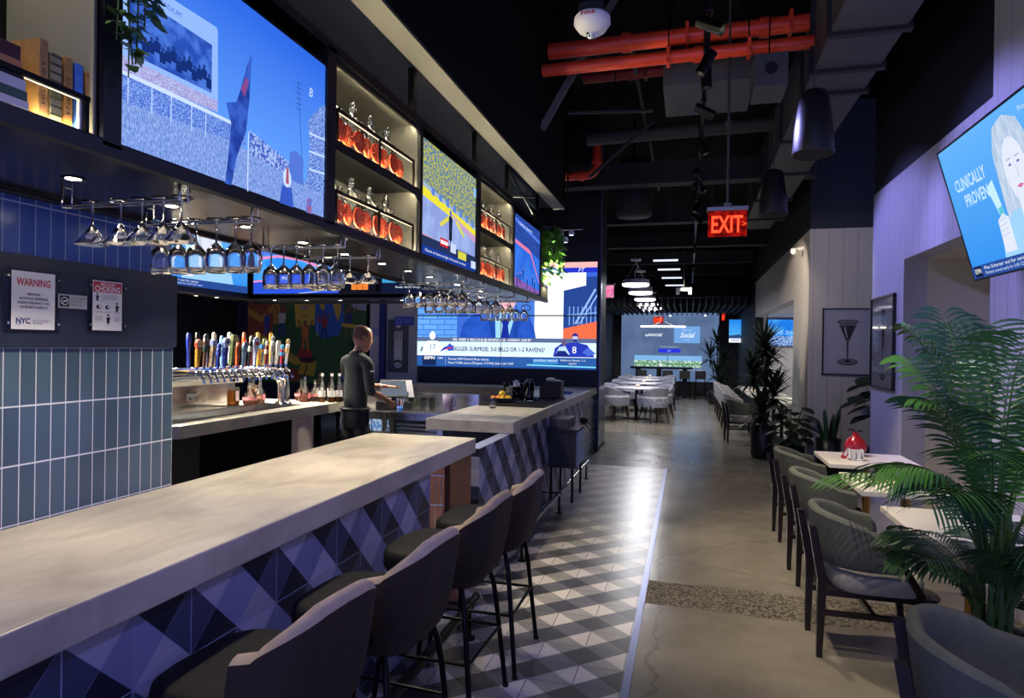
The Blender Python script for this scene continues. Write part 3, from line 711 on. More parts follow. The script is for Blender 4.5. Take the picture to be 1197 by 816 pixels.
def draw_ad(p, W, H):
    p.rect(0,0,W,H, emgrad('advert_backdrop','2F8CE8','62AEF2',0,H,1.0), 0)
    a = W/1.43
    p.text('CLINICALLY', .30*a, .56*a, .10*a, em('BFE0FF',1), 2, width=.40*a, bold=.002); p.text('PROVEN', .33*a, .455*a, .10*a, em('BFE0FF',1), 2, width=.30*a, bold=.002)
    hair = em('C6D4E6',1,'A9C0DC',9,stretch=(5,1,1)); face = em('DCE2F2',1); coat = em('9CCDF2',1)
    cx = .80*a
    p.poly([(cx-.20*a,.12*a),(cx-.19*a,.4*a),(cx-.17*a,.62*a),(cx-.1*a,.74*a),(cx+.02*a,.77*a),(cx+.14*a,.72*a),(cx+.2*a,.58*a),(cx+.23*a,.3*a),(cx+.24*a,.1*a)], hair, 2)
    p.poly([(cx-.36*a,.06*a),(cx-.30*a,.22*a),(cx-.12*a,.30*a),(cx+.2*a,.28*a),(cx+.36*a,.2*a),(cx+.40*a,.06*a)], coat, 3)
    p.poly([(cx-.05*a,.2*a),(cx+.08*a,.2*a),(cx+.07*a,.36*a),(cx-.04*a,.36*a)], face, 4)
    p.disc(cx+.015*a, .49*a, .11*a, face, 5, 24, .165*a)
    p.poly([(cx-.13*a,.50*a),(cx-.08*a,.64*a),(cx+.05*a,.67*a),(cx+.0*a,.72*a),(cx-.10*a,.70*a)], hair, 6); p.poly([(cx+.05*a,.66*a),(cx+.12*a,.6*a),(cx+.15*a,.45*a),(cx+.17*a,.62*a),(cx+.06*a,.73*a)], hair, 6)
    for s in (-1,1):
        p.disc(cx+.015*a+s*.042*a, .52*a, .016*a, em('6C84B4',1), 7, 10, .007*a); p.line([(cx+.015*a+s*.042*a-.022*a,.548*a),(cx+.015*a+s*.042*a+.022*a,.552*a)], .006*a, em('9FA8C8',1), 7)
    p.line([(cx+.02*a,.51*a),(cx+.03*a,.455*a),(cx+.01*a,.45*a)], .005*a, em('B4BEDC',1), 7)
    p.poly([(cx-.02*a,.405*a),(cx+.015*a,.413*a),(cx+.05*a,.405*a),(cx+.015*a,.39*a)], em('D46CA0',1), 7)
    # hand with tube
    p.poly([(cx-.33*a,.10*a),(cx-.20*a,.10*a),(cx-.19*a,.28*a),(cx-.24*a,.31*a),(cx-.31*a,.28*a)], face, 6)
    for k in range(4): p.line([(cx-.32*a,.19*a+k*.027*a),(cx-.22*a,.20*a+k*.027*a)], .004*a, em('B4BEDC',1), 7)
    p.poly([(cx-.33*a,.47*a),(cx-.25*a,.50*a),(cx-.215*a,.29*a),(cx-.265*a,.28*a)], em('BFE6F6',1), 5); p.poly([(cx-.275*a,.34*a),(cx-.225*a,.35*a),(cx-.215*a,.29*a),(cx-.265*a,.28*a)], em('5CC0D8',1), 6)
    p.rect(0,0,W,.075*a, em('2B4F9E',.9), 8); p.rect(.03*a,.005*a,.13*a,.07*a, em('16254E',.9), 9); p.text('ESPN', .08*a,.04*a,.04*a, em('FFFFFF',1), 10, width=.08*a)
    p.text('Max Scherzer out for series', .42*a, .052*a,.03*a, em('E6F0FF',1), 10, width=.5*a); p.text('Pitchers named early for 5:00 CDT start', .45*a, .022*a,.026*a, em('C6DAFF',1), 10, width=.56*a)
    p.text('Proven Results', 1.1*a,.74*a,.04*a, em('D6EAFF',.9), 3)
def draw_tennis(p, W, H):
    p.rect(0,0,W,H, em('2E8CF0',1.0,'45A4F4',5), 0)
    p.poly([(0,.40),(.25,.42),(W*.75,.34),(W,.20),(W,H),(0,H)], em('2A50C8',1,'6A96F4',60), 1)
    p.poly([(0,.36),(.3,.385),(.6,.34),(W,.16),(W,.19),(.6,.37),(.3,.41),(0,.39)], em('F08CC0',1), 2)
    p.poly([(0,.13),(.5,.17),(W,.05),(W,.0),(0,0)], em('2C54D8',1), 2); p.poly([(0,.12),(.5,.16),(.5,.18),(0,.14)], em('F08CC0',1), 3)
    p.line([(.3,.1),(.9,.16)], .006, em('CFE4FF',1), 3); p.line([(.55,.0),(.9,.03)], .006, em('CFE4FF',1), 3)
    for x, y in ((.13,.08),(.35,.14),(.6,.16),(.22,.2)): player(p, x, y, .09, em('26306A',.9), em('D890B0',1), 4, em('1A2450',.9))
def draw_news(p, W, H):
    p.rect(0,0,W,H, em('7FB2F0',1,'C88CCC',5), 0); p.poly([(0,.25),(W,.2),(W,.36),(0,.42)], em('C8D8FF',1,'7C9CE0',30), 1)
    p.rect(0,0,W,.14, em('141C3C',.9), 2); p.rect(.2,.10,.7,.17, em('DDE2F8',1), 3); p.rect(.27,.105,.55,.165, em('D03848',1), 4); p.text('BASEBALL', .41,.135,.035, em('FFFFFF',1), 5, width=.22)
    p.text('Reds dealt long Belgian series reset by one vote', .55,.055,.03, em('E8F0FF',1), 5, width=.8); p.rect(.0,.1,.15,.14, em('3A9AC8',1), 3)
X1 = -1.452
tv('television', 'television over the near bar showing a bright blue stadium and flag', 1.0, .625, (X1, 1.392, 2.165), PI/2, draw_stadium)
tv('television', 'middle television of the canopy showing a yellow crowd above a pale field', .955, .65, (X1, 3.395, 2.17), PI/2, draw_field)
tv('television', 'last television of the canopy showing a plain blue court, beside the hanging plant', .995, .625, (X1, 5.40, 2.18), PI/2, draw_court)
tv('television', 'television over the beer taps showing a woman on blue, left of the corner', 1.38, .62, (-4.585, 4.66, 2.185), PI/2, draw_ad)
tv('television', 'television on the rear bulkhead showing a blue court with pink lines', 1.03, .60, (-4.54, 6.085, 2.185), 0, draw_tennis)
tv('television', 'television on the rear bulkhead with a news banner, right of the number display', .90, .60, (-3.02, 6.085, 2.185), 0, draw_news)
t = thing('number_display', 'small dark display with three orange numbers between the rear televisions', 'display', (-3.47, 6.085, 2.2))
m = MB(); m.box(0,.40,-.03,.0,0,.10, SCRB, .004); m.build('casing', t)
m = MB(); MM = Matrix.Translation((0,-.032,0))
for k, ch in enumerate('232'):
    m.rect(.12+k*.065,.015,.178+k*.065,.085, em('F08A3C',1.0), 0, MM); m.text(ch, .149+k*.065,.05,.06, em('C8502C',1), 1, M=MM)
m.build('digits', t)
t = tv('television', 'tilted television on the right wall showing a woman and the words CLINICALLY PROVEN', 1.43, .806, (1.70, 4.62, 2.107), 0, draw_ad, rot=(0,0,0))
R_ = Matrix.Rotation(-PI/2, 4, 'Z') @ Matrix.Rotation(math.radians(15.5), 4, 'X')
t.rotation_euler = R_.to_euler()
m = MB(); m.box(.6,.83,.05,.12,.25,.55, BMET); m.build('wall_bracket', t); m2 = MB(); m2.tube([(.7,.12,.35),(.7,.25,.30)], .03, BMET, 8); m2.build('bracket_arm', t)
# video wall: four panels, one picture
t = thing('video_wall', 'large two by two video wall with a newsreader in a blue suit behind the bar', 'video wall', (-4.55, 10.49, 1.30))
VW, VH = 3.125, 1.74
def clipx(pts): return pts
m = MB(); m.box(-.02, VW+.02, .0, .014, -.02, VH+.02, SCRB); m.build('surround', t)
p = MB(); MM = Matrix.Translation((0,-.006,0))
def R(u0,v0,u1,v1,mat,L): p.rect(u0,v0,u1,v1,mat,L,MM)
def Q(pts,mat,L): p.poly(pts,mat,L,MM)
BR = (1,1,1)
brk, nt_, b_ = newmat('blue_brick_backdrop'); nt_.nodes.remove(b_)
e_ = nt_.nodes.new('ShaderNodeEmission'); bt_ = nt_.nodes.new('ShaderNodeTexBrick'); tc_ = nt_.nodes.new('ShaderNodeTexCoord'); mp_ = nt_.nodes.new('ShaderNodeMapping'); mp_.inputs['Rotation'].default_value = (PI/2,0,0)
nt_.links.new(tc_.outputs['Object'], mp_.inputs[0]); nt_.links.new(mp_.outputs[0], bt_.inputs['Vector']); nt_.links.new(bt_.outputs['Color'], e_.inputs['Color']); nt_.links.new(e_.outputs[0], [n for n in nt_.nodes if n.type=='OUTPUT_MATERIAL'][0].inputs[0])
bt_.inputs['Scale'].default_value = 1; bt_.inputs['Brick Width'].default_value = .26; bt_.inputs['Row Height'].default_value = .09; bt_.inputs['Mortar Size'].default_value = .008
bt_.inputs['Color1'].default_value = srgb('5C9CF0'); bt_.inputs['Color2'].default_value = srgb('6FB0FA'); bt_.inputs['Mortar'].default_value = srgb('3E78D8'); e_.inputs['Strength'].default_value = .71
R(0,0,VW,VH, em('3A66D8',1), 0); R(0,.5,2.15,VH, brk, 1)
R(.75,.5,.95,1.3, em('3C6CD4',1), 2); R(1.75,.45,2.15,VH, em('4A7CDC',1), 2)
for k in range(4):
    p.line([(1.95+.05*math.cos(a/3)*(1+k*.3), .72+k*.14+.05*math.sin(a/3)) for a in range(0,20)], .015, em('22355E',.9), 3, MM)
R(2.1,.45,2.6,VH, em('F4F8FF',1.25), 3); Q([(2.1,.45),(2.1,.62),(2.0,.62),(2.0,.45)], em('F07A58',1), 3)
R(2.58,.45,VW,1.5, em('2A4A9A',.9), 4); Q([(2.58,1.28),(VW-.18,1.36),(VW-.18,VH-.17),(2.58,VH-.17)], em('F4F8FF',1.25), 5)
for k in range(7): p.line([(2.68+k*.07,.72),(2.68+k*.07,1.02)], .018, em('7FA8EC',1), 6, MM)
p.line([(2.64,.88),(VW,.92)], .02, em('7FA8EC',1), 6, MM); p.line([(2.78,.74),(3.1,1.3)], .03, em('9CC0FA',1), 6, MM); p.line([(2.85,.74),(VW,1.2)], .02, em('9CC0FA',1), 6, MM)
Q([(2.58,.45),(VW,.45),(VW,.78),(2.58,.66)], em('F0704C',1), 7)
R(2.1,VH-.17,VW,VH-.09, em('2434C8',1), 8); p.text('FT', 2.86,VH-.13,.09, em('FFFFFF',1), 9, M=MM, shear=.3); R(2.1,VH-.09,VW,VH, em('F0B8B8',1), 8); p.text('AFC NORTH', 2.4,VH-.13,.05, em('7C8CE8',1), 9, M=MM)
# newsreader
suit = em('2450B8',1,'2C5CCC',3); shirt = em('9FD8F4',1); skin = em('E8B8C0',1)
Q([(.80,.5),(.86,.72),(.98,.86),(1.2,.95),(1.42,.99),(1.85,.97),(2.02,.84),(2.10,.65),(2.13,.5)], suit, 10)
Q([(1.44,.5),(1.42,.98),(1.55,1.02),(1.72,1.0),(1.74,.78),(1.66,.5)], shirt, 11); Q([(1.53,.5),(1.56,.72),(1.52,.80),(1.60,.84),(1.68,.79),(1.65,.70),(1.68,.5)], em('1C2E9C',1), 12)
Q([(1.42,.5),(1.42,.98),(1.36,.92),(1.30,.78),(1.38,.5)], em('1E46A4',1), 12); Q([(1.74,.5),(1.76,.80),(1.72,1.0),(1.82,.94),(1.85,.74),(1.8,.5)], em('1E46A4',1), 12)
Q([(1.54,.95),(1.56,.90),(1.62,.86),(1.70,.90),(1.73,.98),(1.72,1.06),(1.54,1.06)], skin, 13)
p.disc(1.63,1.14,.15,skin,13,24,.21,MM); Q([(1.48,1.2),(1.5,1.32),(1.6,1.39),(1.72,1.36),(1.78,1.26),(1.78,1.18),(1.72,1.28),(1.56,1.29)], em('6A5A70',1), 14)
for s in (-1,1): p.disc(1.63+s*.055,1.18,.018,em('4A4A78',1),14,10,.010,MM); p.line([(1.63+s*.055-.028,1.21),(1.63+s*.055+.028,1.213)], .008, em('5A4A60',1),14,MM)
p.line([(1.64,1.17),(1.655,1.1),(1.62,1.095)], .008, em('C08C98',1),14,MM); Q([(1.58,1.045),(1.63,1.055),(1.69,1.045),(1.63,1.03)], em('C8607C',1), 14); p.disc(1.475,1.13,.018,skin,13,10,.035,MM)
# banners
R(0,.43,VW,.50, em('5C6C94',1), 15); p.text('NFL WEEK 4: BILLS (3-0) @ RAVENS (1-2) - SUNDAY, 8:20 ET', 1.36,.463,.055, em('FFFFFF',1), 16, width=1.38, M=MM, bold=.001, shear=.2)
R(0,.20,VW,.43, em('D4EEFF',1.1), 15); p.text('BIGGER SURPRISE: 3-0 BILLS OR 1-2 RAVENS?', 1.48,.305,.10, em('3A3A6A',1), 16, width=1.6, M=MM, bold=.002)
R(0,.19,VW,.21, em('F4FAFF',1.1), 16)
R(0,0,VW,.19, em('2E5EA8',1), 15); R(0,0,VW,.02, em('1E4690',1), 16); R(.13,.02,.38,.17, em('1A2A58',1), 16); p.text('ESPN', .255,.145,.07, em('FFFFFF',1), 17, width=.2, M=MM, shear=.15, bold=.002); p.text('NBA', .46,.145,.05, em('FFFFFF',1), 17, M=MM)
R(.55,.03,.555,.17, em('BFD4FF',1), 16)
p.text('Former MVP Derrick Rose retires', .60,.135,.055, em('FFFFFF',1), 17, 'LEFT', .72, MM); p.text('Played 15 NBA seasons (723 games, 17.4 PPG), Bulls in 2011 MVP', .60,.07,.05, em('FFFFFF',1), 17, 'LEFT', 1.15, MM)
Q([(1.98,.05),(VW,.03),(VW,.05),(1.98,.07)], em('7FE0FF',1), 16); R(2.08,.08,2.5,.16, em('3C8CD0',1), 16); p.text('SUNDAY NIGHT', 2.3,.135,.045, em('FFFFFF',1), 17, width=.4, M=MM); p.text('Baltimore Ravens  1-2', 2.75,.145,.04, em('FFFFFF',1), 17, width=.4, M=MM); p.text('8:20 ET', 2.75,.09,.04, em('FFFFFF',1), 17, M=MM)
# footballers and charging-animal mark
w_ = em('E8F6FF',1.15)
Q([(.12,.2),(.16,.36),(.22,.44),(.40,.44),(.48,.36),(.54,.28),(.46,.2)], w_, 17); p.disc(.31,.53,.055,w_,17,16,.075,MM); p.text('17', .31,.33,.13, em('3E6CA8',1), 18, M=MM); p.line([(.13,.33),(.10,.26)], .03, em('5C6C84',1), 18, MM)
Q([(.44,.25),(.52,.33),(.62,.37),(.70,.36),(.68,.28),(.60,.27),(.58,.31),(.5,.27)], em('3048C8',1), 18); Q([(.50,.28),(.60,.33),(.70,.34),(.60,.30)], em('D83C64',1), 19); Q([(.58,.37),(.64,.40),(.66,.36)], em('3048C8',1), 19)
Q([(2.42,.2),(2.45,.34),(2.56,.42),(2.80,.44),(2.98,.40),(3.06,.28),(3.1,.2)], em('2A3CB8',1), 17); p.disc(2.78,.52,.055,em('2A2C88',1),18,16,.07,MM); Q([(2.73,.49),(2.83,.49),(2.82,.54),(2.74,.54)], em('C8C8E0',1), 19); p.text('8', 2.77,.31,.16, em('FFFFFF',1), 18, M=MM)
p.disc(2.60,.43,.04,em('6A5878',1),18,12,.05,MM); Q([(2.46,.24),(2.52,.36),(2.62,.38),(2.70,.24)], em('BFDCF4',1), 18); Q([(2.44,.21),(2.50,.30),(2.62,.30),(2.70,.21)], em('1E2A80',1), 19); p.poly([(2.9,.28),(3.0,.36),(3.12,.26),(3.0,.22)], em('4E6CD8',1), 18, MM)
p.build('picture', t)
m = MB(); m.rect(1.525,0,1.535,VH,SCRB,22,MM); m.rect(0,.862,VW,.882,SCRB,22,MM); m.build('panel_joints', t)
# ------------------------------------------------------------------ bar stools
TAUPE = pm('dark_taupe_fabric', '36291F', .85, noise=.12, nscale=40, sheen=.0)
TAUPEL = pm('light_taupe_suede', 'AA9880', .85, noise=.1, nscale=20, sheen=.0)
LEATH = pm('charcoal_leather', '0E0E11', .7, spec=.2)
def uplan(w, back, front, r, n=8):
    """U-shaped plan from front right round the back to front left"""
    pts = [(w, front), (w, (front + back)/2 + r*.3)]
    pts += [(w - r + r*math.cos(math.radians(a)), back + r - r*math.sin(math.radians(a))) for a in [90*k/n for k in range(n+1)]]
    pts += [(0, back)]
    pts += [(-p[0], p[1]) for p in reversed(pts[:-1])]
    return pts
def shell(m, w, back, front, r, zlev, thick, outer, inner, topdrop=0, lean=0, dexp=2.5):
    """zlev: list of (z, scale) from bottom to top"""
    pl_ = uplan(w, back, front, r); n = len(pl_)
    def inset(k, d):
        a = Vector(pl_[max(k-1,0)]); b = Vector(pl_[min(k+1,n-1)]); t = (b-a).normalized(); nrm = Vector((t.y, -t.x))
        return Vector(pl_[k]) - nrm*d if False else Vector(pl_[k]) + Vector((-t.y, t.x))*d
    # is inward direction right?
    q = inset(n//2, .01)
    sgn = 1 if q.y > pl_[n//2][1] else -1
    def P(k, d, z, s, side):
        v = inset(k, d*sgn); f = abs(k - (n-1)/2)/((n-1)/2)
        drop = topdrop * (f**dexp) * side
        y = v.y*s + (lean * (z - zlev[0][0]))
        return (v.x*s, y, z - drop)
    zt = zlev[-1][0]; z0 = zlev[0][0]
    vs = []; rows = []
    def row(d, z, s):
        side = (z - z0)/(zt - z0)
        rows.append(len(vs)); 
        for k in range(n): vs.append(P(k, d, z, s, side))
    for z, s in zlev: row(0, z, s)
    s1 = zlev[-1][1]
    no = len(rows)
    row(thick*.2, zt + thick*.35, s1); row(thick*.5, zt + thick*.5, s1); row(thick*.8, zt + thick*.35, s1)
    for z, s in reversed(zlev): row(thick, z, s)
    fo = []; fi = []
    R_ = len(rows)
    for i in range(R_-1):
        for k in range(n-1):
            f = (rows[i]+k, rows[i+1]+k, rows[i+1]+k+1, rows[i]+k+1)
            (fo if i < no-1 else fi).append(f)
    # end caps and bottom
    fo2 = [[rows[i] for i in range(R_)], [rows[i]+n-1 for i in reversed(range(R_))]]
    m.add(vs, fo, outer, True); m.add(vs, fi, inner, True); m.add(vs, fo2, inner, False)
    m.add(vs, [(rows[0]+k+1, rows[-1]+k+1, rows[-1]+k, rows[0]+k) for k in range(n-1)], outer, False)
def make_stool(label, loc, rz):
    t = thing('bar_stool', label, 'bar stool', loc, rz, 'bar stools at the near bar')
    m = MB(); pts = []
    for k in range(28):
        a = 2*PI*k/28; c, s = math.cos(a), math.sin(a)
        pts.append((.225*math.copysign(abs(c)**.55, c), .0 + .225*math.copysign(abs(s)**.55, s)))
    rows = [(.88,.635),(.97,.65),(1.0,.67),(1.0,.705),(.98,.728),(.90,.742),(.5,.748)]
    vs = []; fs = []
    for sc, z in rows:
        for p in pts: vs.append((p[0]*sc, p[1]*sc + .04, z))
    n = 28
    for i in range(len(rows)-1):
        for k in range(n): fs.append((i*n+k, i*n+(k+1)%n, (i+1)*n+(k+1)%n, (i+1)*n+k))
    m.add(vs, fs, LEATH, True); m.add(vs, [list(range(n))[::-1]], LEATH); m.add(vs, [list(range((len(rows)-1)*n, len(rows)*n))], LEATH, True)
    m.build('seat', t)
    m = MB(); shell(m, .215, -.235, -.03, .12, [(.60,.78),(.63,.88),(.68,.95),(.78,.99),(.88,1.0),(.945,1.0),(.965,.995)], .055, TAUPE, TAUPEL, topdrop=.115, lean=-.12, dexp=1.7)
    m.build('backrest', t)
    for sx in (-1, 1):
        for sy in (-1, 1):
            top = (.12*sx, .12*sy+.03, .655); foot = (.235*sx, .235*sy+.02, 0)
            L = MB(); L.tube(bez([(.02*sx, .03, .655), top, (.18*sx, .18*sy+.03, .66), (.2*sx,.19*sy+.02,.45)], 7) + [foot], .0125, BMET, 8)
            L.cyl((foot[0], foot[1], 0), (foot[0], foot[1], .012), .016, RUBBER, n=8); L.build('leg', t)
    m = MB(); z = .30; e = .235 - (.235-.19)*z/.62
    c = [(e*sx, e*sy*.98 + .02, z) for sx, sy in ((-1,-1),(1,-1),(1,1),(-1,1))]
    for a, b in zip(c, c[1:]+c[:1]): m.cyl(a, b, .008, BMET, n=8)
    m.build('footrest', t)
    MB().cyl((0,.03,.63), (0,.03,.665), .09, BMET, n=16).build('mount', t)
    return t
st = make_stool('bar stool with taupe suede back, nearest the camera at the frame edge', (-1.14, 1.60, 0), PI/2 - .10)
for lab, x, y, a in (('bar stool with taupe suede back, second from the camera', -1.09, 2.18, -.08), ('bar stool with taupe suede back, third from the camera', -1.06, 2.84, -.04), ('bar stool with taupe suede back, farthest from the camera beside the bar gap', -1.025, 3.38, 0)):
    copy_tree(st, loc=(x, y, 0), rz=PI/2 + a, label=lab)
# foot rails
def footrail(label, x, y0, y1, z, r, posts):
    t = thing('foot_rail', label, 'foot rail', (x, (y0+y1)/2, 0))
    m = MB(); m.cyl((x,y0,z), (x,y1,z), r, BMET if r > .022 else STEEL, n=16); m.cyl((x,y1,z), (x,y1+.02,z), r*1.12, STEEL, n=16); m.build('rail', t, world=True)
    for y in posts:
        m = MB(); m.cyl((x,y,0), (x,y,z), .012, BMET, n=8); m.cyl((x,y,0), (x,y,.01), .035, BMET, n=12); m.cyl((x,y-.02,z), (x,y+.02,z), r*1.15, BMET, n=12); m.cyl((x,y,z), (-1.45,y,z), .008, BMET, n=6); m.build('post', t, world=True)
footrail('thick dark foot rail along the near bar behind the stools', -1.17, -.4, 3.62, .19, .026, (.5, 2.0, 3.5))
footrail('steel foot rail along the far bar', -1.22, 4.5, 8.35, .2, .02, (4.9, 6.41, 8.2))
# ------------------------------------------------------------------ dining chairs on the right
GREYF = pm('grey_green_velvet', '565B54', .85, noise=.08, nscale=30)
SEATF = pm('pale_grey_seat', '8E8C88', .6, noise=.06, nscale=20)
def make_chair(label, loc, rz):
    t = thing('dining_chair', label, 'chair', loc, rz, 'grey wraparound dining chairs')
    m = MB(); pts = []
    for k in range(28):
        a = 2*PI*k/28; c, s = math.cos(a), math.sin(a)
        pts.append((.235*math.copysign(abs(c)**.5, c), .225*math.copysign(abs(s)**.5, s)))
    rows = [(.97,.375),(1.0,.39),(1.0,.45),(.97,.47),(.85,.478),(.4,.48)]; n = 28; vs = []; fs = []
    for sc, z in rows:
        for p in pts: vs.append((p[0]*sc, p[1]*sc + .02, z))
    for i in range(len(rows)-1):
        for k in range(n): fs.append((i*n+k, i*n+(k+1)%n, (i+1)*n+(k+1)%n, (i+1)*n+k))
    m.add(vs, fs, SEATF, True); m.add(vs, [list(range(n))[::-1]], SEATF); m.add(vs, [list(range((len(rows)-1)*n, len(rows)*n))], SEATF, True)
    m.build('seat', t)
    m = MB(); shell(m, .275, -.27, .10, .23, [(.50,.92),(.53,.96),(.60,.985),(.70,1.0),(.77,1.005)], .05, GREYF, GREYF, topdrop=.09, lean=-.10); m.build('backrest', t)
    for sx in (-1, 1):
        L = MB(); a = (.175*sx, -.27, 0); b = (.185*sx, -.262, .42); c = (.19*sx, -.315, .71)
        def bar(m, p, q, w0, w1):
            p = Vector(p); q = Vector(q)
            vs = []
            for P_, w in ((p, w0), (q, w1)):
                vs += [(P_.x-w, P_.y-w*1.1, P_.z), (P_.x+w, P_.y-w*1.1, P_.z), (P_.x+w, P_.y+w*1.1, P_.z), (P_.x-w, P_.y+w*1.1, P_.z)]
            m.add(vs, [(3,2,1,0),(4,5,6,7),(0,1,5,4),(1,2,6,5),(2,3,7,6),(3,0,4,7)], WOOD)
        bar(L, a, b, .013, .021); bar(L, b, c, .021, .017); L.build('leg', t)
        L = MB(); bar(L, (.20*sx, .24, 0), (.205*sx, .20, .40), .012, .019); bar(L, (.205*sx,.20,.40), (.262*sx,.08,.60), .019, .015); L.build('leg', t)
        L = MB(); L.box(.178*sx, .20*sx, -.26, .22, .235, .262, WOOD); L.build('stretcher', t)
    MB().box(-.19, .19, -.02, .005, .235, .262, WOOD).build('stretcher', t)
    MB().box(-.21, .21, -.24, .22, .345, .378, WOOD).build('seat_frame', t)
    return t
ch = make_chair('grey wraparound chair at the second table from the camera, beside the palm', (.975, 4.02, 0), -PI/2)
copy_tree(ch, loc=(1.03, 5.14, 0), rz=-PI/2 + .03, label='grey wraparound chair at the middle table in front of the wall recess')
copy_tree(ch, loc=(1.05, 6.23, 0), rz=-PI/2 + .02, label='grey wraparound chair at the table holding the red vase')
copy_tree(ch, loc=(.99, 2.33, 0), rz=-PI/2 - .25, label='grey wraparound chair nearest the camera at the lower right corner')
copy_tree(ch, loc=(.95, 12.45, 0), rz=-PI/2 + .1, label='grey wraparound chair just beyond the tall potted plant')
TT = pm('white_table_laminate', 'E6E3D8', .3); BRASS = pm('brass', 'A8844C', .3, 1)
def make_table(label, loc, w=.70, l=.68):
    t = thing('dining_table', label, 'table', loc, 0, 'white tables along the right wall')
    MB().box(0, w, -l/2, l/2, .715, .75, TT, .004).build('table_top', t)
    m = MB(); m.cyl((w/2,0,.02), (w/2,0,.71), .03, BRASS, n=16); m.cyl((w/2,0,.69),(w/2,0,.715), .09, BMET, n=16); m.build('pedestal', t)
    m = MB(); m.lathe([(.21,0),(.21,.01),(.05,.02),(.001,.02)], BMET, 24, (w/2,0,0)); m.build('base', t)
    return t
tb = make_table('white table against the right wall, second from the camera behind the palm', (1.10, 3.93, 0))
copy_tree(tb, loc=(1.10, 5.02, 0), label='white table in front of the wall recess')
copy_tree(tb, loc=(1.11, 6.08, 0), label='white table farthest along the near right wall, carrying the red vase')
copy_tree(tb, loc=(1.13, 2.22, 0), label='white table nearest the camera at the right frame edge')
# things on the far table
t = thing('vase', 'round red vase on the table with the framed pictures behind it', 'vase', (1.42, 6.28, .75)); MB().lathe([(.001,0),(.05,.0),(.085,.05),(.09,.09),(.065,.14),(.03,.165),(.022,.19),(.03,.20),(.022,.195),(.001,.15)], pm('red_glaze','B01E2C',.15), 24).build('body', t)
m = MB(); m.tube(bez([(0,0,.19),(.02,0,.22),(.05,0,.21)],6), .006, BMET, 6); m.tube(bez([(0,0,.19),(-.02,0,.23),(-.06,0,.22)],6), .006, BMET, 6); m.build('handle', t)
t = thing('condiment_holder', 'white condiment holder standing in front of the red vase', 'condiment holder', (1.36, 6.0, .75))
m = MB(); m.box(-.05,.05,-.04,.04,0,.01, WHITE); m.box(-.05,-.044,-.04,.04,0,.09, WHITE); m.box(.044,.05,-.04,.04,0,.09, WHITE); m.box(-.044,.044,.034,.04,0,.07, WHITE); m.build('tray', t)
for x in (-.02,.02):
    m = MB(); m.box(x-.015,x+.015,-.02,.02,.01,.085, PLATE, .002); m.build('packet', t)
t = thing('menu_card', 'small red and white card leaning on the red vase', 'card', (1.27, 6.05, .75))
m = MB(); MM = Matrix.Rotation(.5,4,'Y'); m.box(-.02,.02,-.001,.001,0,.13, pm('card_red','C8304A',.5), M=MM); m.box(-.012,.012,-.002,.002,.03,.10, WHITE, M=MM); m.build('card', t)
t = thing('candle_holder', 'small yellow candle glass on the middle table under the palm fronds', 'candle', (1.38, 5.1, .75)); MB().lathe([(.001,0),(.03,0),(.035,.06),(.032,.06),(.028,.01),(.001,.01)], GLASS, 16).build('cup', t); MB().cyl((0,0,.01),(0,0,.04),.026, em('FFD880',2.0), n=14).build('candle', t)
# framed prints
def print_frame(label, W, H, loc, rz, draw):
    t = thing('framed_print', label, 'picture', loc, rz)
    m = MB(); f = .018
    m.box(0,W,-.03,0,0,f,BLACK); m.box(0,W,-.03,0,H-f,H,BLACK); m.box(0,f,-.03,0,0,H,BLACK); m.box(W-f,W,-.03,0,0,H,BLACK); m.build('frame', t)
    m = MB(); MM = Matrix.Translation((0,-.006,0)); m.rect(f,f,W-f,H-f, pm('print_paper','CFCDCC',.5), 0, MM); draw(m, W, H, MM); m.build('print', t)
    MB().box(f,W-f,-.018,-.015,f,H-f, pm('picture_glass','FFFFFF',.03,trans=1,ior=1.3)).build('glazing', t)
IK = pm('print_ink','3A3838',.7); IKL = pm('print_grey','8C8A8A',.7)
def draw_martini(m, W, H, MM):
    c = W*.5
    m.poly([(c-.13,.80*H),(c+.13,.80*H),(c+.02,.50*H),(c-.02,.50*H)], IKL, 1, MM); m.poly([(c-.10,.74*H),(c+.10,.74*H),(c+.02,.53*H),(c-.02,.53*H)], IK, 2, MM)
    m.disc(c,.80*H,.14,IK,1,28,.03,MM); m.disc(c,.80*H,.125,IKL,2,28,.022,MM); m.poly([(c-.008,.22*H),(c+.008,.22*H),(c+.012,.51*H),(c-.012,.51*H)], IK, 2, MM)
    m.disc(c,.20*H,.13,IK,1,28,.05,MM); m.disc(c,.205*H,.115,IKL,2,28,.04,MM); m.disc(c,.21*H,.04,IK,3,20,.02,MM); m.poly([(c-.05,.72*H),(c-.03,.72*H),(c+.0,.56*H),(c-.015,.56*H)], pm('print_paper','CFCDCC',.5), 3, MM)
def draw_flute(m, W, H, MM):
    c = W*.52
    m.poly([(c-.07,.84*H),(c+.07,.84*H),(c+.045,.45*H),(c+.008,.36*H),(c-.008,.36*H),(c-.045,.45*H)], IKL, 1, MM); m.poly([(c-.02,.78*H),(c+.04,.78*H),(c+.03,.5*H),(c-.01,.42*H)], IK, 2, MM); m.disc(c,.84*H,.07,IK,3,24,.015,MM)
    m.poly([(c-.006,.14*H),(c+.006,.14*H),(c+.008,.37*H),(c-.008,.37*H)], IK, 2, MM); m.disc(c,.13*H,.09,IK,1,24,.035,MM); m.disc(c,.135*H,.075,IKL,2,24,.025,MM)
print_frame('black framed print of a martini glass on the grey return wall', .66, .94, (1.83, 10.095, 1.32), 0, draw_martini)
print_frame('black framed print of a tall glass on the purple lit wall', .85, .98, (1.998, 8.15, 1.265), -PI/2, draw_flute)
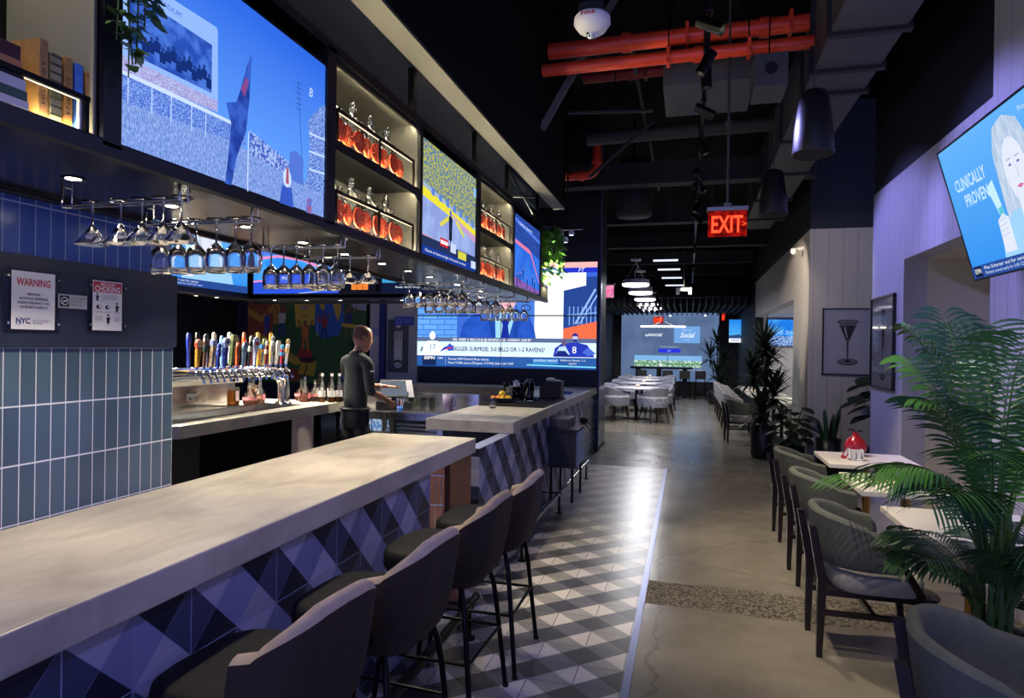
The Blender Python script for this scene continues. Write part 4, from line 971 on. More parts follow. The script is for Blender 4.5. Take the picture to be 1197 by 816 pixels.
# ------------------------------------------------------------------ signs on the dark panel
def sign(name, label, y0, z0, W, H, draw, cat='sign', holder=True):
    t = thing(name, label, cat, (-2.183, y0, z0), PI/2)
    if holder:
        m = MB(); m.box(-.02,W+.02,-.006,-.001,-.006,H+.012, ACRYL, .001)
        for x in (-.012, W+.012):
            for z in (.02, H-.02): m.cyl((x,-.012,z),(x,0,z),.005, CHROME, n=8)
        m.build('holder', t)
    m = MB(); MM = Matrix.Translation((0,-.007,0)); draw(m, W, H, MM); m.build('sheet', t)
def d_warn(m, W, H, MM):
    m.rect(0,0,W,H,PAPER,0,MM); m.text('WARNING', W/2,.81*H,.034,REDI,1,width=.78*W,M=MM,bold=.0008); m.rect(.1*W,.74*H,.9*W,.742*H,pm('faint_ink','8F8280',.6),1,MM)
    for k, s in enumerate(('DRINKING','ALCOHOLIC BEVERAGES','DURING PREGNANCY CAN','CAUSE BIRTH DEFECTS')): m.text(s, W/2, (.61-.075*k)*H, .012, INK, 1, width=(.3,.66,.72,.64)[k]*W, M=MM, bold=.0002)
    m.rect(.1*W,.21*H,.9*W,.212*H,MC['faint_ink'],1,MM); m.text('NYC', .26*W,.14*H,.026,BLUI,1,width=.32*W,M=MM,bold=.001); m.text('Health',.16*W,.085*H,.007,BLUI,1,M=MM)
    for k, s in enumerate(('NEW YORK CITY DEPARTMENT OF','HEALTH AND MENTAL HYGIENE','COMMISSIONER')): m.text(s, .48*W,(.165-.03*k)*H,.006,BLUI,1,'LEFT',(.42,.36,.22)[k]*W,MM)
def d_choke(m, W, H, MM):
    m.rect(0,0,W,H,PAPER,0,MM); m.rect(.02*W,.77*H,.98*W,.98*H,REDI,1,MM); m.text('FIRST AID FOR', W/2,.93*H,.012,PAPER,2,width=.5*W,M=MM,bold=.0004); m.text('CHOKING', W/2,.835*H,.03,PAPER,2,width=.86*W,M=MM,bold=.0008)
    def fig(u,v,s):
        m.disc(u,v+.012*s,.004*s,INK,1,8,None,MM); m.poly([(u-.004*s,v-.014*s),(u+.004*s,v-.014*s),(u+.006*s,v+.006*s),(u-.006*s,v+.006*s)],INK,1,MM); m.line([(u,v),(u+.009*s,v+.002*s)],.003*s,INK,1,MM)
    fig(.15*W,.67*H,1); fig(.52*W,.23*H,1.3); fig(.82*W,.48*H,1.2)
    for u in (.2,.5): m.disc(u*W,.47*H,.011,INK,1,14,.008,MM); m.disc(u*W+.004,.475*H,.005,PAPER,2,10,None,MM)
    for (u0,v0,n,l) in ((.3,.72,5,.6),(.08,.59,1,.35),(.08,.38,2,.3),(.4,.38,2,.25),(.7,.38,2,.25),(.08,.28,5,.28),(.72,.28,5,.22),(.4,.1,1,.2)):
        for k in range(n): m.rect(u0*W,(v0-.022*k)*H,(u0+l*(.8+.2*random.random()))*W,(v0-.022*k+.006)*H,MC['faint_ink'],1,MM)
def d_smoke(m, W, H, MM):
    m.prism([(0,0),(W,0),(W,H),(0,H)],0,-.002,pm('sign_grey','B9BBC0',.5),M=MM); MM = MM @ Matrix.Translation((0,-.002,0))
    m.rect(.04*W,.1*H,.36*W,.9*H,INK,1,MM); m.disc(.2*W,.5*H,.015,PAPER,2,20,None,MM); m.disc(.2*W,.5*H,.012,INK,3,20,None,MM); m.line([(.2*W-.01,.5*H-.009),(.2*W+.01,.5*H+.009)],.003,PAPER,4,MM); m.rect(.2*W-.009,.5*H-.001,.2*W+.009,.5*H+.002,PAPER,4,MM)
    for k, s in enumerate(('NO SMOKING','OR ELECTRONIC','CIGARETTE USE')): m.text(s,.40*W,(.74-.24*k)*H,(.009,.007,.007)[k],INK,1,'LEFT',(.54,.42,.40)[k]*W,MM)
sign('warning_sign', 'white WARNING sheet about drinking in pregnancy in a clear holder', 1.665, 1.687, .155, .197, d_warn)
sign('no_smoking_sign', 'small grey no smoking plaque between the two sheets', 1.832, 1.768, .115, .05, d_smoke, holder=False)
sign('choking_poster', 'white poster headed CHOKING on a red band in a clear holder', 1.972, 1.692, .133, .19, d_choke)
# ------------------------------------------------------------------ beer tap tower
t = thing('beer_tower', 'long chrome beer tower with a row of coloured tap handles on the inner counter', 'beer tower', (-4.15, 5.3, 1.02))
m = MB()
tube = [(-4.15, 3.9, 1.375), (-4.15, 5.75, 1.375)] + bez([(-4.15,5.75,1.375),(-4.15,6.0,1.375),(-4.15,6.08,1.3),(-4.15,6.08,1.18)], 10)[1:] + [(-4.15,6.08,1.02)]
m.tube(tube, .062, CHROME, 20); m.lathe([(.085,0),(.085,.01),(.063,.02)], CHROME, 24, (-4.15,6.08,1.02)); m.build('tower_tube', t, world=True)
m = MB(); tube = [(-4.06, 5.80, 1.33)] + bez([(-4.06,5.80,1.33),(-4.06,5.95,1.33),(-4.06,5.97,1.26),(-4.06,5.97,1.15)], 8) + [(-4.06,5.97,1.02)]
m.tube(tube, .05, CHROME, 18); m.lathe([(.07,0),(.07,.01),(.05,.02)], CHROME, 24, (-4.06,5.97,1.02)); m.build('tower_tube', t, world=True)
HC = ['D8A53C','6E4A3C','C9B48C','22389C','2C48B0','5A6A3C','C8562C','6FA0C8','1C1C22','B8C4EC','D89A2C','7A2A30','E6E4E0','CFC9C0','B03048','E8E8EC']
HK = ['round','slim','block','slim','round','block','paddle','paddle','slim','fan','block','slim','slim','paddle','slim','slim']
CAPC = ['C8502C','3A5A50','8FA0D8','3A4EB0','8FA0D8','9AA06C','8A5A3C','A8B8C8','C8C8B0','C83C50','5A9AD0','D8D0C0','B8B8B8','C8D0D8','4AA8D8','D8B070']
BLU = pm('blue_tap_tip', '2F5FC0', .4)
for k in range(16):
    y = 4.70 + k*.0855
    m = MB(); m.cyl((-4.15,y,1.375), (-4.06,y,1.385), .016, CHROME, n=12); m.cyl((-4.06,y,1.385), (-4.045,y,1.385), .02, CHROME, n=12); m.tube(bez([(-4.05,y,1.385),(-4.02,y,1.385),(-4.0,y,1.35),(-3.985,y,1.315)],6), [.011]*3+[.009]*4, CHROME, 10)
    m.cyl((-3.985,y,1.318),(-3.978,y,1.303), .0115, BLU, n=10); m.cyl((-4.06,y,1.385), (-4.06,y,1.43), .009, CHROME, n=10); m.cyl((-4.06,y,1.425), (-4.06,y,1.44), .014, BLU, n=10)
    f = m.build('faucet', t, world=True)
    c = pm('handle_colour_%d' % k, HC[k], .35, noise=.25, nscale=60); cc = pm('handle_cap_%d' % k, CAPC[k], .35, noise=.2, nscale=80)
    m = MB(); h = .25 + .05*math.sin(k*1.7); x = -4.06; z = 1.44
    ln = lambda a: Matrix.Translation((x,y,z)) @ Matrix.Rotation(.10,4,'Y') @ Matrix.Rotation(.03*math.sin(k*2.3),4,'X')
    M_ = ln(0)
    if HK[k] == 'round':
        m.prism([(-.012,0),(.012,0),(.028,h*.62),(-.028,h*.62)], -.012,.012, c, 'x', M_); m.cyl((-.014,0,h*.80),(.014,0,h*.80),.040, cc, n=22, M=M_, smooth=False); m.cyl((.014,0,h*.80),(.0155,0,h*.80),.030, PLATE, n=22, M=M_); m.box(-.010,.010,-.02,.02,h*.60,h*.7,cc, M=M_); m.cyl((.0155,0,h*.80),(.017,0,h*.80),.018, c, n=18, M=M_)
    elif HK[k] == 'block':
        m.prism([(-.016,0),(.016,0),(.022,h*.78),(-.022,h*.78)], -.016,.016, c, 'x', M_); m.box(-.02,.02,-.028,.028,h*.78,h,cc,.006, M=M_); m.box(.0165,.0175,-.010,.010,h*.12,h*.66,cc, M=M_)
    elif HK[k] == 'paddle':
        m.prism([(-.012,0),(.012,0),(.022,h*.5),(.030,h*.82),(.018,h),(-.018,h),(-.030,h*.82),(-.022,h*.5)], -.01,.01, c, 'x', M_); m.prism([(-.008,h*.4),(.008,h*.4),(.018,h*.8),(-.018,h*.8)], .01,.0115, cc, 'x', M_)
    elif HK[k] == 'fan':
        m.prism([(-.010,0),(.010,0),(.016,h*.45),(.045,h*.75),(.040,h*.95),(0,h*1.02),(-.040,h*.95),(-.045,h*.75),(-.016,h*.45)], -.011,.011, c, 'x', M_); m.prism([(-.030,h*.72),(.030,h*.72),(.024,h*.84),(-.024,h*.84)], .011,.013, cc, 'x', M_)
    else:
        m.lathe([(.010,0),(.014,.02),(.012,h*.35),(.020,h*.7),(.018,h*.78),(.001,h*.8)], c, 14, M=M_); m.ball((0,0,h*.88), .02, cc, 12, M=M_, sz=1.5); m.lathe([(.021,h*.45),(.0215,h*.46),(.0215,h*.62),(.0205,h*.63)], cc, 14, M=M_)
    m.build('tap_handle', t, 'coloured tap handle', world=True)
# a second row of handles seen behind the first
for k in range(12):
    y = 4.75 + k*.105; m = MB(); c = pm('handle_colour_%d' % ((k*5+3) % 16), 'AAAAAA'); z = 1.437
    m.cyl((-4.19,y,1.38),(-4.19,y,z),.009,CHROME,n=8)
    m.lathe([(.010,0),(.015,.03),(.013,.12),(.022,.22),(.018,.29+.03*math.sin(k*3)),(.001,.30+.03*math.sin(k*3))], c, 12, (-4.19,y,z)); m.build('tap_handle', t, 'coloured tap handle', world=True)
# ------------------------------------------------------------------ spirit bottles
AMB = pm('amber_spirit', 'D08020', .02, trans=.85, ior=1.36); PINKL = pm('pink_spirit', 'E0A088', .02, trans=.85, ior=1.36); DARKG = pm('dark_bottle_glass', '1A1210', .06); LBL = pm('bottle_label', 'D8CFC4', .5); LBL2 = pm('bottle_label_pink', 'C87880', .5)
def spirit(kind, x, y, label):
    t = thing('spirit_bottle', label, 'bottle', (x, y, 1.02), random.uniform(-.2,.2), 'spirit bottles on the inner counter')
    m = MB(); l = MB(); s = MB()
    if kind == 'square':
        m.box(-.045,.045,-.045,.045,0,.19,THIN,.012); m.lathe([(.018,.188),(.015,.23),(.018,.235),(.018,.245)],THIN,14); l.box(.0455,.0465,-.028,.028,.05,.15,LBL); s.cyl((0,0,.243),(0,0,.275),.019,DARKG,n=14)
        q = MB(); q.box(-.039,.039,-.039,.039,.008,.16,AMB,.008)
    elif kind == 'round':
        m.lathe([(.001,0),(.055,0),(.07,.03),(.072,.07),(.05,.12),(.018,.145),(.014,.19),(.018,.2),(.001,.2)],THIN,20); l.lathe([(.0725,.055),(.0727,.085)],LBL2,20); s.ball((0,0,.218),.022,THIN,12)
        q = MB(); q.lathe([(.001,.006),(.05,.006),(.064,.03),(.066,.065),(.001,.075)],PINKL,20)
    elif kind == 'dark':
        m.lathe([(.001,0),(.038,0),(.038,.19),(.015,.24),(.013,.30),(.016,.302),(.001,.305)],DARKG,18); l.lathe([(.0385,.06),(.0385,.15)],LBL,18); s.cyl((0,0,.30),(0,0,.33),.015,BMET,n=12); q = None
    elif kind == 'slim':
        m.lathe([(.001,0),(.034,0),(.036,.02),(.034,.17),(.014,.23),(.012,.28),(.016,.285),(.001,.29)],THIN,18); l.lathe([(.0365,.06),(.0365,.13)],PLATE,18); s.cyl((0,0,.285),(0,0,.315),.015,PLATE,n=12)
        q = MB(); q.lathe([(.001,.006),(.030,.006),(.031,.10),(.001,.10)],AMB,18)
    else:
        m.lathe([(.001,0),(.05,0),(.052,.015),(.046,.12),(.02,.17),(.014,.24),(.017,.25),(.001,.25)],THIN,20); l.box(.048,.0495,-.026,.026,.04,.10,LBL2); s.cyl((0,0,.25),(0,0,.275),.016,CHROME,n=12)
        q = MB(); q.lathe([(.001,.006),(.044,.006),(.041,.10),(.001,.10)],PINKL,20)
    b = m.build('bottle_body', t); l.build('label', t); s.build('stopper', t)
    if q: q.build('liquid', b)
SP = [('square',-4.42,5.63,'square bottle of amber spirit with white label, farthest left of the spirits'),('round',-4.3,5.73,'squat round bottle with dark pink label beside the square amber one'),('square',-4.45,5.98,'square bottle of amber spirit with white label, close left of the tap tower'),('cone',-4.33,5.93,'small rounded bottle with pink spirit left of the tap tower'),
 ('cone',-4.02,6.28,'conical bottle of pink spirit just right of the tap tower'),('round',-3.97,6.40,'round bottle of copper pink spirit right of the tap tower'),('slim',-3.84,6.33,'slim bottle half full of amber spirit in front of the darker ones'),('dark',-3.95,6.46,'tall dark bottle among the spirits right of the tap tower'),('dark',-3.80,6.44,'dark bottle with pale label beside the clear bottles'),
 ('slim',-3.74,6.36,'clear slim bottle with a white cap, left one of the pair by the bartender'),('slim',-3.69,6.43,'clear slim bottle with a white cap, right one of the pair by the bartender'),('round',-4.14,6.40,'clear round decanter behind the pink conical bottle')]
for a in SP: spirit(*a)
# ------------------------------------------------------------------ bartender
SKIN = pm('skin_tone', 'A87860', .5, noise=.06, nscale=12); SHIRT = pm('black_shirt_cloth', '2E3234', .85, noise=.15, nscale=14); TROU = pm('black_trouser_cloth', '15161A', .85); HAIR = pm('shaved_hair', '6E4E40', .8)
def skin(name, pts, edges, mat, parent, root=0, sub=2, label=None):
    me = D.meshes.new(name); me.from_pydata([p[0] for p in pts], edges, []); me.materials.append(mat)
    o = D.objects.new(name, me); COL.objects.link(o); o.parent = parent
    if not me.skin_vertices:
        bm = bmesh.new(); bm.from_mesh(me); bm.verts.layers.skin.verify(); bm.to_mesh(me); bm.free()
    for i, p in enumerate(pts):
        sv = me.skin_vertices[0].data[i]; r = p[1]
        sv.radius = r if isinstance(r, tuple) else (r, r); sv.use_root = (i == root); sv.use_loose = False
    md = o.modifiers.new('skin', 'SKIN'); md.use_smooth_shade = True; md.branch_smoothing = .6
    if sub: sd = o.modifiers.new('sub', 'SUBSURF'); sd.levels = sub; sd.render_levels = sub
    if label: o['label'] = label
    return o
P_ = thing('person', 'bartender in a black shirt and black trousers seen from behind, reaching to the till', 'person', (-3.27, 6.02, 0), math.radians(-27))
body = [((0,0,.98),(.15,.11)), ((0,.0,1.12),(.135,.10)), ((0,.01,1.26),(.145,.105)), ((0,.0,1.40),(.16,.11)), ((0,.0,1.50),(.10,.08)), ((0,.025,1.60),.052), ((0,.05,1.655),.052),
 ((.12,-.005,1.50),.065), ((.205,.0,1.475),.058), ((.255,-.02,1.33),.046), ((.275,-.02,1.19),.040), ((.235,.12,1.14),.037), ((.175,.27,1.09),.025),
 ((-.12,-.005,1.50),.065), ((-.205,.02,1.475),.058), ((-.25,.07,1.33),.046), ((-.255,.12,1.215),.040), ((-.17,.27,1.215),.036), ((-.06,.42,1.21),.025),
 ((.095,0,.90),.095), ((.115,.02,.72),.08), ((.125,.035,.50),.058), ((.13,.0,.30),.05), ((.13,-.03,.10),.036), ((.135,.05,.045),.04), ((.145,.16,.035),.035),
 ((-.095,0,.90),.095), ((-.115,.01,.72),.08), ((-.125,.02,.50),.058), ((-.13,-.02,.30),.05), ((-.13,-.05,.10),.036), ((-.135,.03,.045),.04), ((-.145,.14,.035),.035)]
be = [(0,1),(1,2),(2,3),(3,4),(4,5),(5,6),(4,7),(7,8),(8,9),(9,10),(10,11),(11,12),(4,13),(13,14),(14,15),(15,16),(16,17),(17,18),(0,19),(19,20),(20,21),(21,22),(22,23),(23,24),(24,25),(0,26),(26,27),(27,28),(28,29),(29,30),(30,31),(31,32)]
# hands: palm and five fingers continue the body mesh
def hand(pts, edges, wrist, fwd, side, up, curl):
    fwd = Vector(fwd).normalized(); side = Vector(side).normalized(); up = Vector(up).normalized(); w = Vector(pts[wrist][0])
    pts.append((tuple(w + fwd*.045), (.034,.018))); p = len(pts)-1; edges.append((wrist, p))
    pts.append((tuple(w + fwd*.08), (.036,.014))); q = len(pts)-1; edges.append((p, q))
    for k, (o, L) in enumerate(((-.03,.062),(-.01,.075),(.011,.072),(.031,.056))):
        base = w + fwd*.10 + side*o; a = base + fwd*L*.5 - up*curl*L*.25; b = base + fwd*L*.85 - up*curl*L*.75
        i0 = len(pts); pts += [(tuple(base), .0092), (tuple(a), .0085), (tuple(b), .0072)]; edges += [(q, i0), (i0, i0+1), (i0+1, i0+2)]
    b0 = w + fwd*.04 - side*.045; i0 = len(pts); pts += [(tuple(b0), .011), (tuple(b0 + fwd*.035 - side*.02 - up*.01), .0095), (tuple(b0 + fwd*.06 - side*.012 - up*.018), .008)]; edges += [(p, i0), (i0, i0+1), (i0+1, i0+2)]
for k in list(range(0,5)) + [7,8,9,13,14,15] + list(range(19,33)):
    p_, r_ = body[k]; q_ = .78 if k not in (0,19,20,21,22,23,26,27,28,29,30) else .55; body[k] = (p_, tuple(x*q_ for x in r_) if isinstance(r_, tuple) else r_*q_)
hand(body, be, 12, (-.35,.75,-.35), (.85,.4,0), (.2,.3,.9), .9)
hand(body, be, 18, (.35,.9,-.05), (-.9,.35,0), (0,.05,1), .35)
bo = skin('body', body, be, SKIN, P_, 0, 2)
# head
m = MB(); hc = Vector((.0,.07,1.73)); rings = []
prof = [(-.125,.045,.030),(-.105,.055,.040),(-.075,.066,.030),(-.04,.072,.012),(0,.076,.004),(.035,.078,-.004),(.065,.074,-.008),(.09,.060,-.008),(.105,.040,-.006),(.112,.012,-.004)]
n = 24; vs = []; fs = []
for (z, r, off) in prof:
    for k in range(n):
        a = 2*PI*k/n; x = r*math.cos(a); y = r*1.24*math.sin(a) + off
        if math.sin(a) > .85 and -.06 < z < .02: y += .008                    # brow and nose ridge
        vs.append((x, y, z))
for i in range(len(prof)-1):
    for k in range(n): fs.append((i*n+k, i*n+(k+1)%n, (i+1)*n+(k+1)%n, (i+1)*n+k))
HM = Matrix.Translation(hc) @ Matrix.Rotation(-.25, 4, 'Z') @ Matrix.Rotation(-.38, 4, 'X') @ Matrix.Scale(1.06, 4)
m.add(vs, fs, SKIN, True, HM); m.add(vs, [list(range(n))[::-1], list(range((len(prof)-1)*n, len(prof)*n))], SKIN, True, HM)
for s in (-1, 1):
    m.lathe([(.001,-.004),(.018,-.004),(.020,.004),(.013,.006),(.001,.002)], SKIN, 14, M=HM @ Matrix.Translation((.077*s,-.008,-.01)) @ Matrix.Rotation(s*1.45,4,'Y'), sx=1.35, sy=.8)
    m.ball((.028*s,.092,.0), .011, PLATE, 10, HM); m.ball((.028*s,.101,.0), .005, INK, 8, HM); m.line([(0,0),(0,.0001)], .0001, SKIN) if False else None
m.prism([(-.010,-.045),(.010,-.045),(.004,.005),(-.004,.005)], .085, .118, SKIN, 'y', HM, True); m.box(-.022,.022,.098,.104,-.068,-.060, pm('lip_tone','8A5048',.5), .002, M=HM)
m.build('head', P_)
m = MB(); vs2 = []
for (z, r, off) in prof:
    for k in range(n):
        a = 2*PI*k/n; vs2.append((r*1.025*math.cos(a), r*1.27*math.sin(a) + off, z*1.015+.001))
fs2 = [f for f in fs if all(vs2[i][1] < .035 - .0*vs2[i][2] and vs2[i][2] > -.07 for i in f) and all(vs2[i][2] < .07 for i in f)]
m.add(vs2, fs2, HAIR, True, HM); m.build('hair', P_, 'very short dark hair round the back of the head')
# shirt and trousers follow the body a little outside it
def grow(r, d): return tuple(x + d for x in r) if isinstance(r, tuple) else r + d
sh = [0,1,2,3,4,7,8,9,10,13,14,15,16]
idx = {k: i for i, k in enumerate(sh)}
sp = [(body[k][0], grow(body[k][1], .013 if k in (10,16) else .0) if k in (10,16) else tuple(x/.78+.012 for x in body[k][1]) if isinstance(body[k][1], tuple) else body[k][1]/.78+.012) for k in sh]; sp[0] = ((0,0,.94), (.158,.118))
sp.append(((0,.028,1.60), .068)); se = [(idx[a], idx[b]) for a, b in be if a in idx and b in idx] + [(idx[4], len(sp)-1)]
sp.append(((.262,.035,1.17), .051)); se.append((idx[10], len(sp)-1)); sp.append(((-.225,.175,1.215), .05)); se.append((idx[16], len(sp)-1))
shirt = skin('shirt', sp, se, SHIRT, P_, 0, 2, 'black shirt with rolled sleeves')
tr = [0,19,20,21,22,23,26,27,28,29,30]; idx = {k: i for i, k in enumerate(tr)}
tp = [(body[k][0], tuple(x/.55+.014 for x in body[k][1]) if isinstance(body[k][1], tuple) else body[k][1]/.55+.014) for k in tr]; tp[0] = ((0,0,.95),(.16,.122)); te = [(idx[a], idx[b]) for a, b in be if a in idx and b in idx]
tp.append(((0,0,1.02),(.156,.118))); te.append((0, len(tp)-1)); skin('trousers', tp, te, TROU, P_, 0, 2)
m = MB()
for s, o in ((1,(.14,.05,0)), (-1,(-.14,.03,0))):
    m.lathe([(.001,0),(.052,0),(.054,.03),(.045,.07),(.03,.09),(.001,.09)], BLACK, 16, o, sy=2.3, sx=.9)
m.build('shoes', P_)
m = MB(); pts = [(.168*math.cos(2*PI*k/24), .131*math.sin(2*PI*k/24), 1.0) for k in range(24)]; m.tube([(p[0],p[1],1.0) for p in pts], .012, pm('belt_leather','0A0A0C',.3), 6, closed=True); m.build('belt', P_)
MB().lathe([(.150,-.17),(.168,-.10),(.168,0),(.162,.04),(.150,.045)], TROU, 28, (0,0,.975), sy=.78).build('waistband', P_)
m = MB(); c = Vector((-.09,.38,1.211)); m.tube([tuple(c + Vector((math.cos(a)*.030*.9, -.01*math.cos(a), math.sin(a)*.030))) for a in [2*PI*k/16 for k in range(16)]], .005, PLATE, 6, closed=True); m.build('wristband', P_, 'white wristband')
m = MB(); m.box(.318,.320,-.05,-.005,1.385,1.40, PLATE); m.build('sleeve_badge', P_)
# ------------------------------------------------------------------ till and cooler
t = thing('back_bar_cooler', 'stainless under-counter cooler with glass doors behind the bartender', 'cooler', (-3.1, 6.85, 0))
m = MB(); m.box(-3.85,-2.45,6.52,7.12,.90,.93,STEEL,.004); m.build('worktop', t, world=True)
m = MB(); m.box(-3.85,-2.3,7.10,7.13,.93,1.10,STEEL); m.build('backsplash', t, world=True)
m = MB(); m.box(-3.85,-2.45,7.0,7.12,.1,.90,BLACK); m.box(-3.85,-3.80,6.56,7.1,.1,.9,STEEL); m.box(-2.50,-2.45,6.56,7.1,.1,.9,STEEL); m.box(-3.85,-2.45,6.56,7.1,.06,.12,STEEL); m.box(-3.80,-2.5,6.58,7.0,.5,.505,CHROME); m.build('cabinet', t, world=True)
for x0, x1 in ((-3.80,-3.17),(-3.15,-2.52)):
    m = MB(); m.box(x0,x1,6.54,6.56,.12,.19,STEEL); m.box(x0,x1,6.54,6.56,.84,.90,STEEL); m.box(x0,x0+.06,6.54,6.56,.19,.84,STEEL); m.box(x1-.06,x1,6.54,6.56,.19,.84,STEEL)
    d = m.build('door', t, world=True)
    m = MB(); m.box(x0+.06,x1-.06,6.548,6.553,.19,.84,GLASS); m.build('pane', d)
    hx = x1-.03 if x0 < -3.5 else x0+.03
    m = MB(); m.tube([(hx,6.54,.80),(hx,6.50,.80),(hx,6.50,.70),(hx,6.54,.70)], .010, CHROME, 8); m.build('handle', d)
can = None
for k in range(9):
    lab = 'blue and silver can behind the left cooler door, %s from the left' % ORD[k]
    if can is None:
        m = MB(); m.lathe([(.001,0),(.028,0),(.033,.01),(.033,.11),(.027,.12),(.001,.12)], em('4F8CE0',.55,'D0E8FF',30), 14); can = m.build('drink_can', label=lab, cat='can', group='cans in the left cooler door'); c = can  # cans emit a little light themselves, glow put into the material
    else: c = copy_tree(can, label=lab)
    c.location = (-3.72 + k*.067, 6.66 + .03*(k%2), .70)
m = MB(); m.box(-3.74,-3.1,6.60,6.9,.695,.70,CHROME); sh_ = m.build('cooler_shelf', t, world=True)
t = thing('wire_rack', 'wire rack of stacked white mats behind the right cooler door', 'rack', (-2.83, 6.75, .5))
m = MB()
for k in range(7): m.cyl((-.27,-.12,.0+k*.045),(.27,-.12,k*.045),.005,CHROME,n=6); m.box(-.26,.26,-.11,.1,k*.045+.005,k*.045+.02,PLATE)
m.build('rack_wires', t)
t = thing('till', 'dark touchscreen till with receipts on the cooler worktop in front of the bartender', 'till', (-3.22, 6.83, .93), math.radians(-155)+PI/2*0)
m = MB(); m.box(-.20,.20,-.12,.16,0,.10,BLACK,.01); m.build('cash_drawer', t)
m = MB(); MM = Matrix.Translation((0,.02,.23)) @ Matrix.Rotation(.5,4,'X'); m.box(-.16,.16,-.012,.012,-.11,.11,BLACK,.006,M=MM); m.box(-.03,.03,-.02,.05,.08,.2,BLACK); m.box(-.14,.14,.0125,.0135,-.09,.09,em('A8B4C8',.35),M=MM); m.build('display', t)
m = MB(); m.box(-.24,-.17,.05,.052,.10,.30,PAPER,M=Matrix.Rotation(.15,4,'Y')); m.build('receipt', t)
t = thing('straw_cup', 'small blue cup of pens and straws beside the till', 'cup', (-3.05, 6.62, .93)); MB().lathe([(.001,0),(.03,0),(.035,.05),(.033,.05),(.028,.005),(.001,.005)], pm('blue_plastic','2C62B0',.4), 16).build('cup', t)
m = MB()
for k in range(7): a = k*.9; m.cyl((.01*math.cos(a),.01*math.sin(a),.01),(.05*math.cos(a),.05*math.sin(a),.14+.02*math.sin(k*2)),.003,(PLATE,BLU,REDI)[k%3],n=6)
m.build('straws', t)
pg = None
for k, (x, y) in enumerate(((-2.93,6.66),(-2.80,6.68),(-2.69,6.66))):
    lab = 'empty pint glass on the steel worktop, %s from the left' % ORD[k]
    if pg is None: pg = MB().lathe([(.001,0),(.028,0),(.03,.01),(.040,.15),(.038,.15),(.027,.015),(.001,.012)], THIN, 20).build('pint_glass', label=lab, cat='glass', group='pint glasses on the steel worktop'); c = pg
    else: c = copy_tree(pg, label=lab)
    c.location = (x, y, .93)
t = thing('pitcher', 'violet tinted plastic pitcher right of the pint glasses', 'pitcher', (-2.56, 6.8, .93)); MB().lathe([(.001,0),(.05,0),(.065,.19),(.062,.19),(.047,.01),(.001,.01)], pm('violet_plastic','9A8CB0',.2,trans=.4), 20).build('body', t); MB().tube(bez([(.06,0,.16),(.11,0,.16),(.10,0,.06),(.052,0,.05)],8), .008, MC['violet_plastic'], 8).build('handle', t)
# stainless back run left of the return worktop
# ------------------------------------------------------------------ mural and rear wall
mur = thing('mural', 'colourful painted mural with figures and fields on the rear wall behind the bartender', 'mural', (-7.3, 10.46, .9)) if False else thing('mural', 'colourful painted mural with figures and green fields behind the bartender', 'mural', (-5.2, 10.3, .95))
t = mur; t.location = (-7.9, 10.44, .95)
m = MB(); W, H = 2.42, 1.55; a_ = lambda c: pm('mural_'+c, c, .6)
def Qm(pts, c, L): m.poly([(p[0]*W, p[1]*H) for p in pts], a_(c), L)
def fig(u, v, s, top, leg, sk='7A4A34'):
    m.disc(u*W, v*H+.30*s, .045*s, a_(sk), 6, 12, .055*s); m.poly([(u*W-.06*s,v*H+.05*s),(u*W+.06*s,v*H+.05*s),(u*W+.08*s,v*H+.24*s),(u*W-.08*s,v*H+.24*s)], a_(top), 5)
    for q in (-1,1): m.line([(u*W+q*.03*s,v*H+.06*s),(u*W+q*.06*s,v*H-.2*s)], .045*s, a_(leg), 5); m.line([(u*W+q*.07*s,v*H+.22*s),(u*W+q*.15*s,v*H+.36*s)], .03*s, a_(sk), 5)
m.box(0,W,.001,.03,0,H,a_('2F5A2C'))
Qm([(0,0),(1,0),(1,1),(0,1)], '2F5A2C', 0)
Qm([(0,.55),(.16,.45),(.22,.62),(.22,1),(0,1)], '8A4020', 1); Qm([(0,.80),(.12,.70),(.22,.85),(.22,.92),(.12,.78),(0,.88)], 'B08A2C', 2); Qm([(.22,.68),(.28,.68),(.28,1),(.22,1)], 'A8782C', 1); Qm([(.30,.72),(.33,.72),(.33,1),(.30,1)], '7A4A28', 1)
Qm([(.03,.52),(.42,.20),(.50,.24),(.08,.60)], 'B0962C', 2); Qm([(.0,.44),(.07,.40),(.12,.48),(.04,.55)], 'B03A2C', 3); Qm([(0,.30),(.1,.26),(.2,.36),(.02,.46)], 'D8D4CC', 3)
Qm([(.42,.65),(.58,.68),(.58,1),(.40,1)], 'C8A83C', 2); Qm([(.58,.60),(.66,.52),(.78,.56),(.82,.72),(.82,1),(.58,1)], '2A5CB0', 2); Qm([(.60,1),(.66,1),(.66,.86),(.64,.84),(.62,.90)], 'C8A83C', 3); Qm([(.70,1),(.80,1),(.79,.80),(.77,.72),(.75,.80),(.73,.90)], 'C8A83C', 3)
Qm([(.90,.86),(1,.84),(1,1),(.84,1)], '9A98B8', 3)
Qm([(.06,.34),(.28,.34),(.20,.16),(.14,.16)], 'C8CAC8', 4); m.disc(.17*W,.35*H,.27*.95,a_('4A6A2C'),5,24,.07); Qm([(.24,.36),(.28,.50),(.26,.52),(.22,.38)], '2C4A24', 6)
Qm([(.0,.0),(.10,.0),(.17,.2),(.08,.34),(.0,.36)], '24406A', 3); Qm([(.28,.02),(.46,.02),(.44,.16),(.30,.18)], '8A3A20', 4); Qm([(.44,.10),(.58,.08),(.60,.26),(.48,.28)], 'B0962C', 3)
Qm([(.42,.30),(.56,.30),(.55,.38),(.46,.40)], 'A02C2C', 5); m.disc(.52*W,.27*H,.16,a_('3A1C1C'),5,20,.06); m.line([(.52*W,.2*H),(.48*W,.02*H)], .03, a_('3A1C1C'), 5)
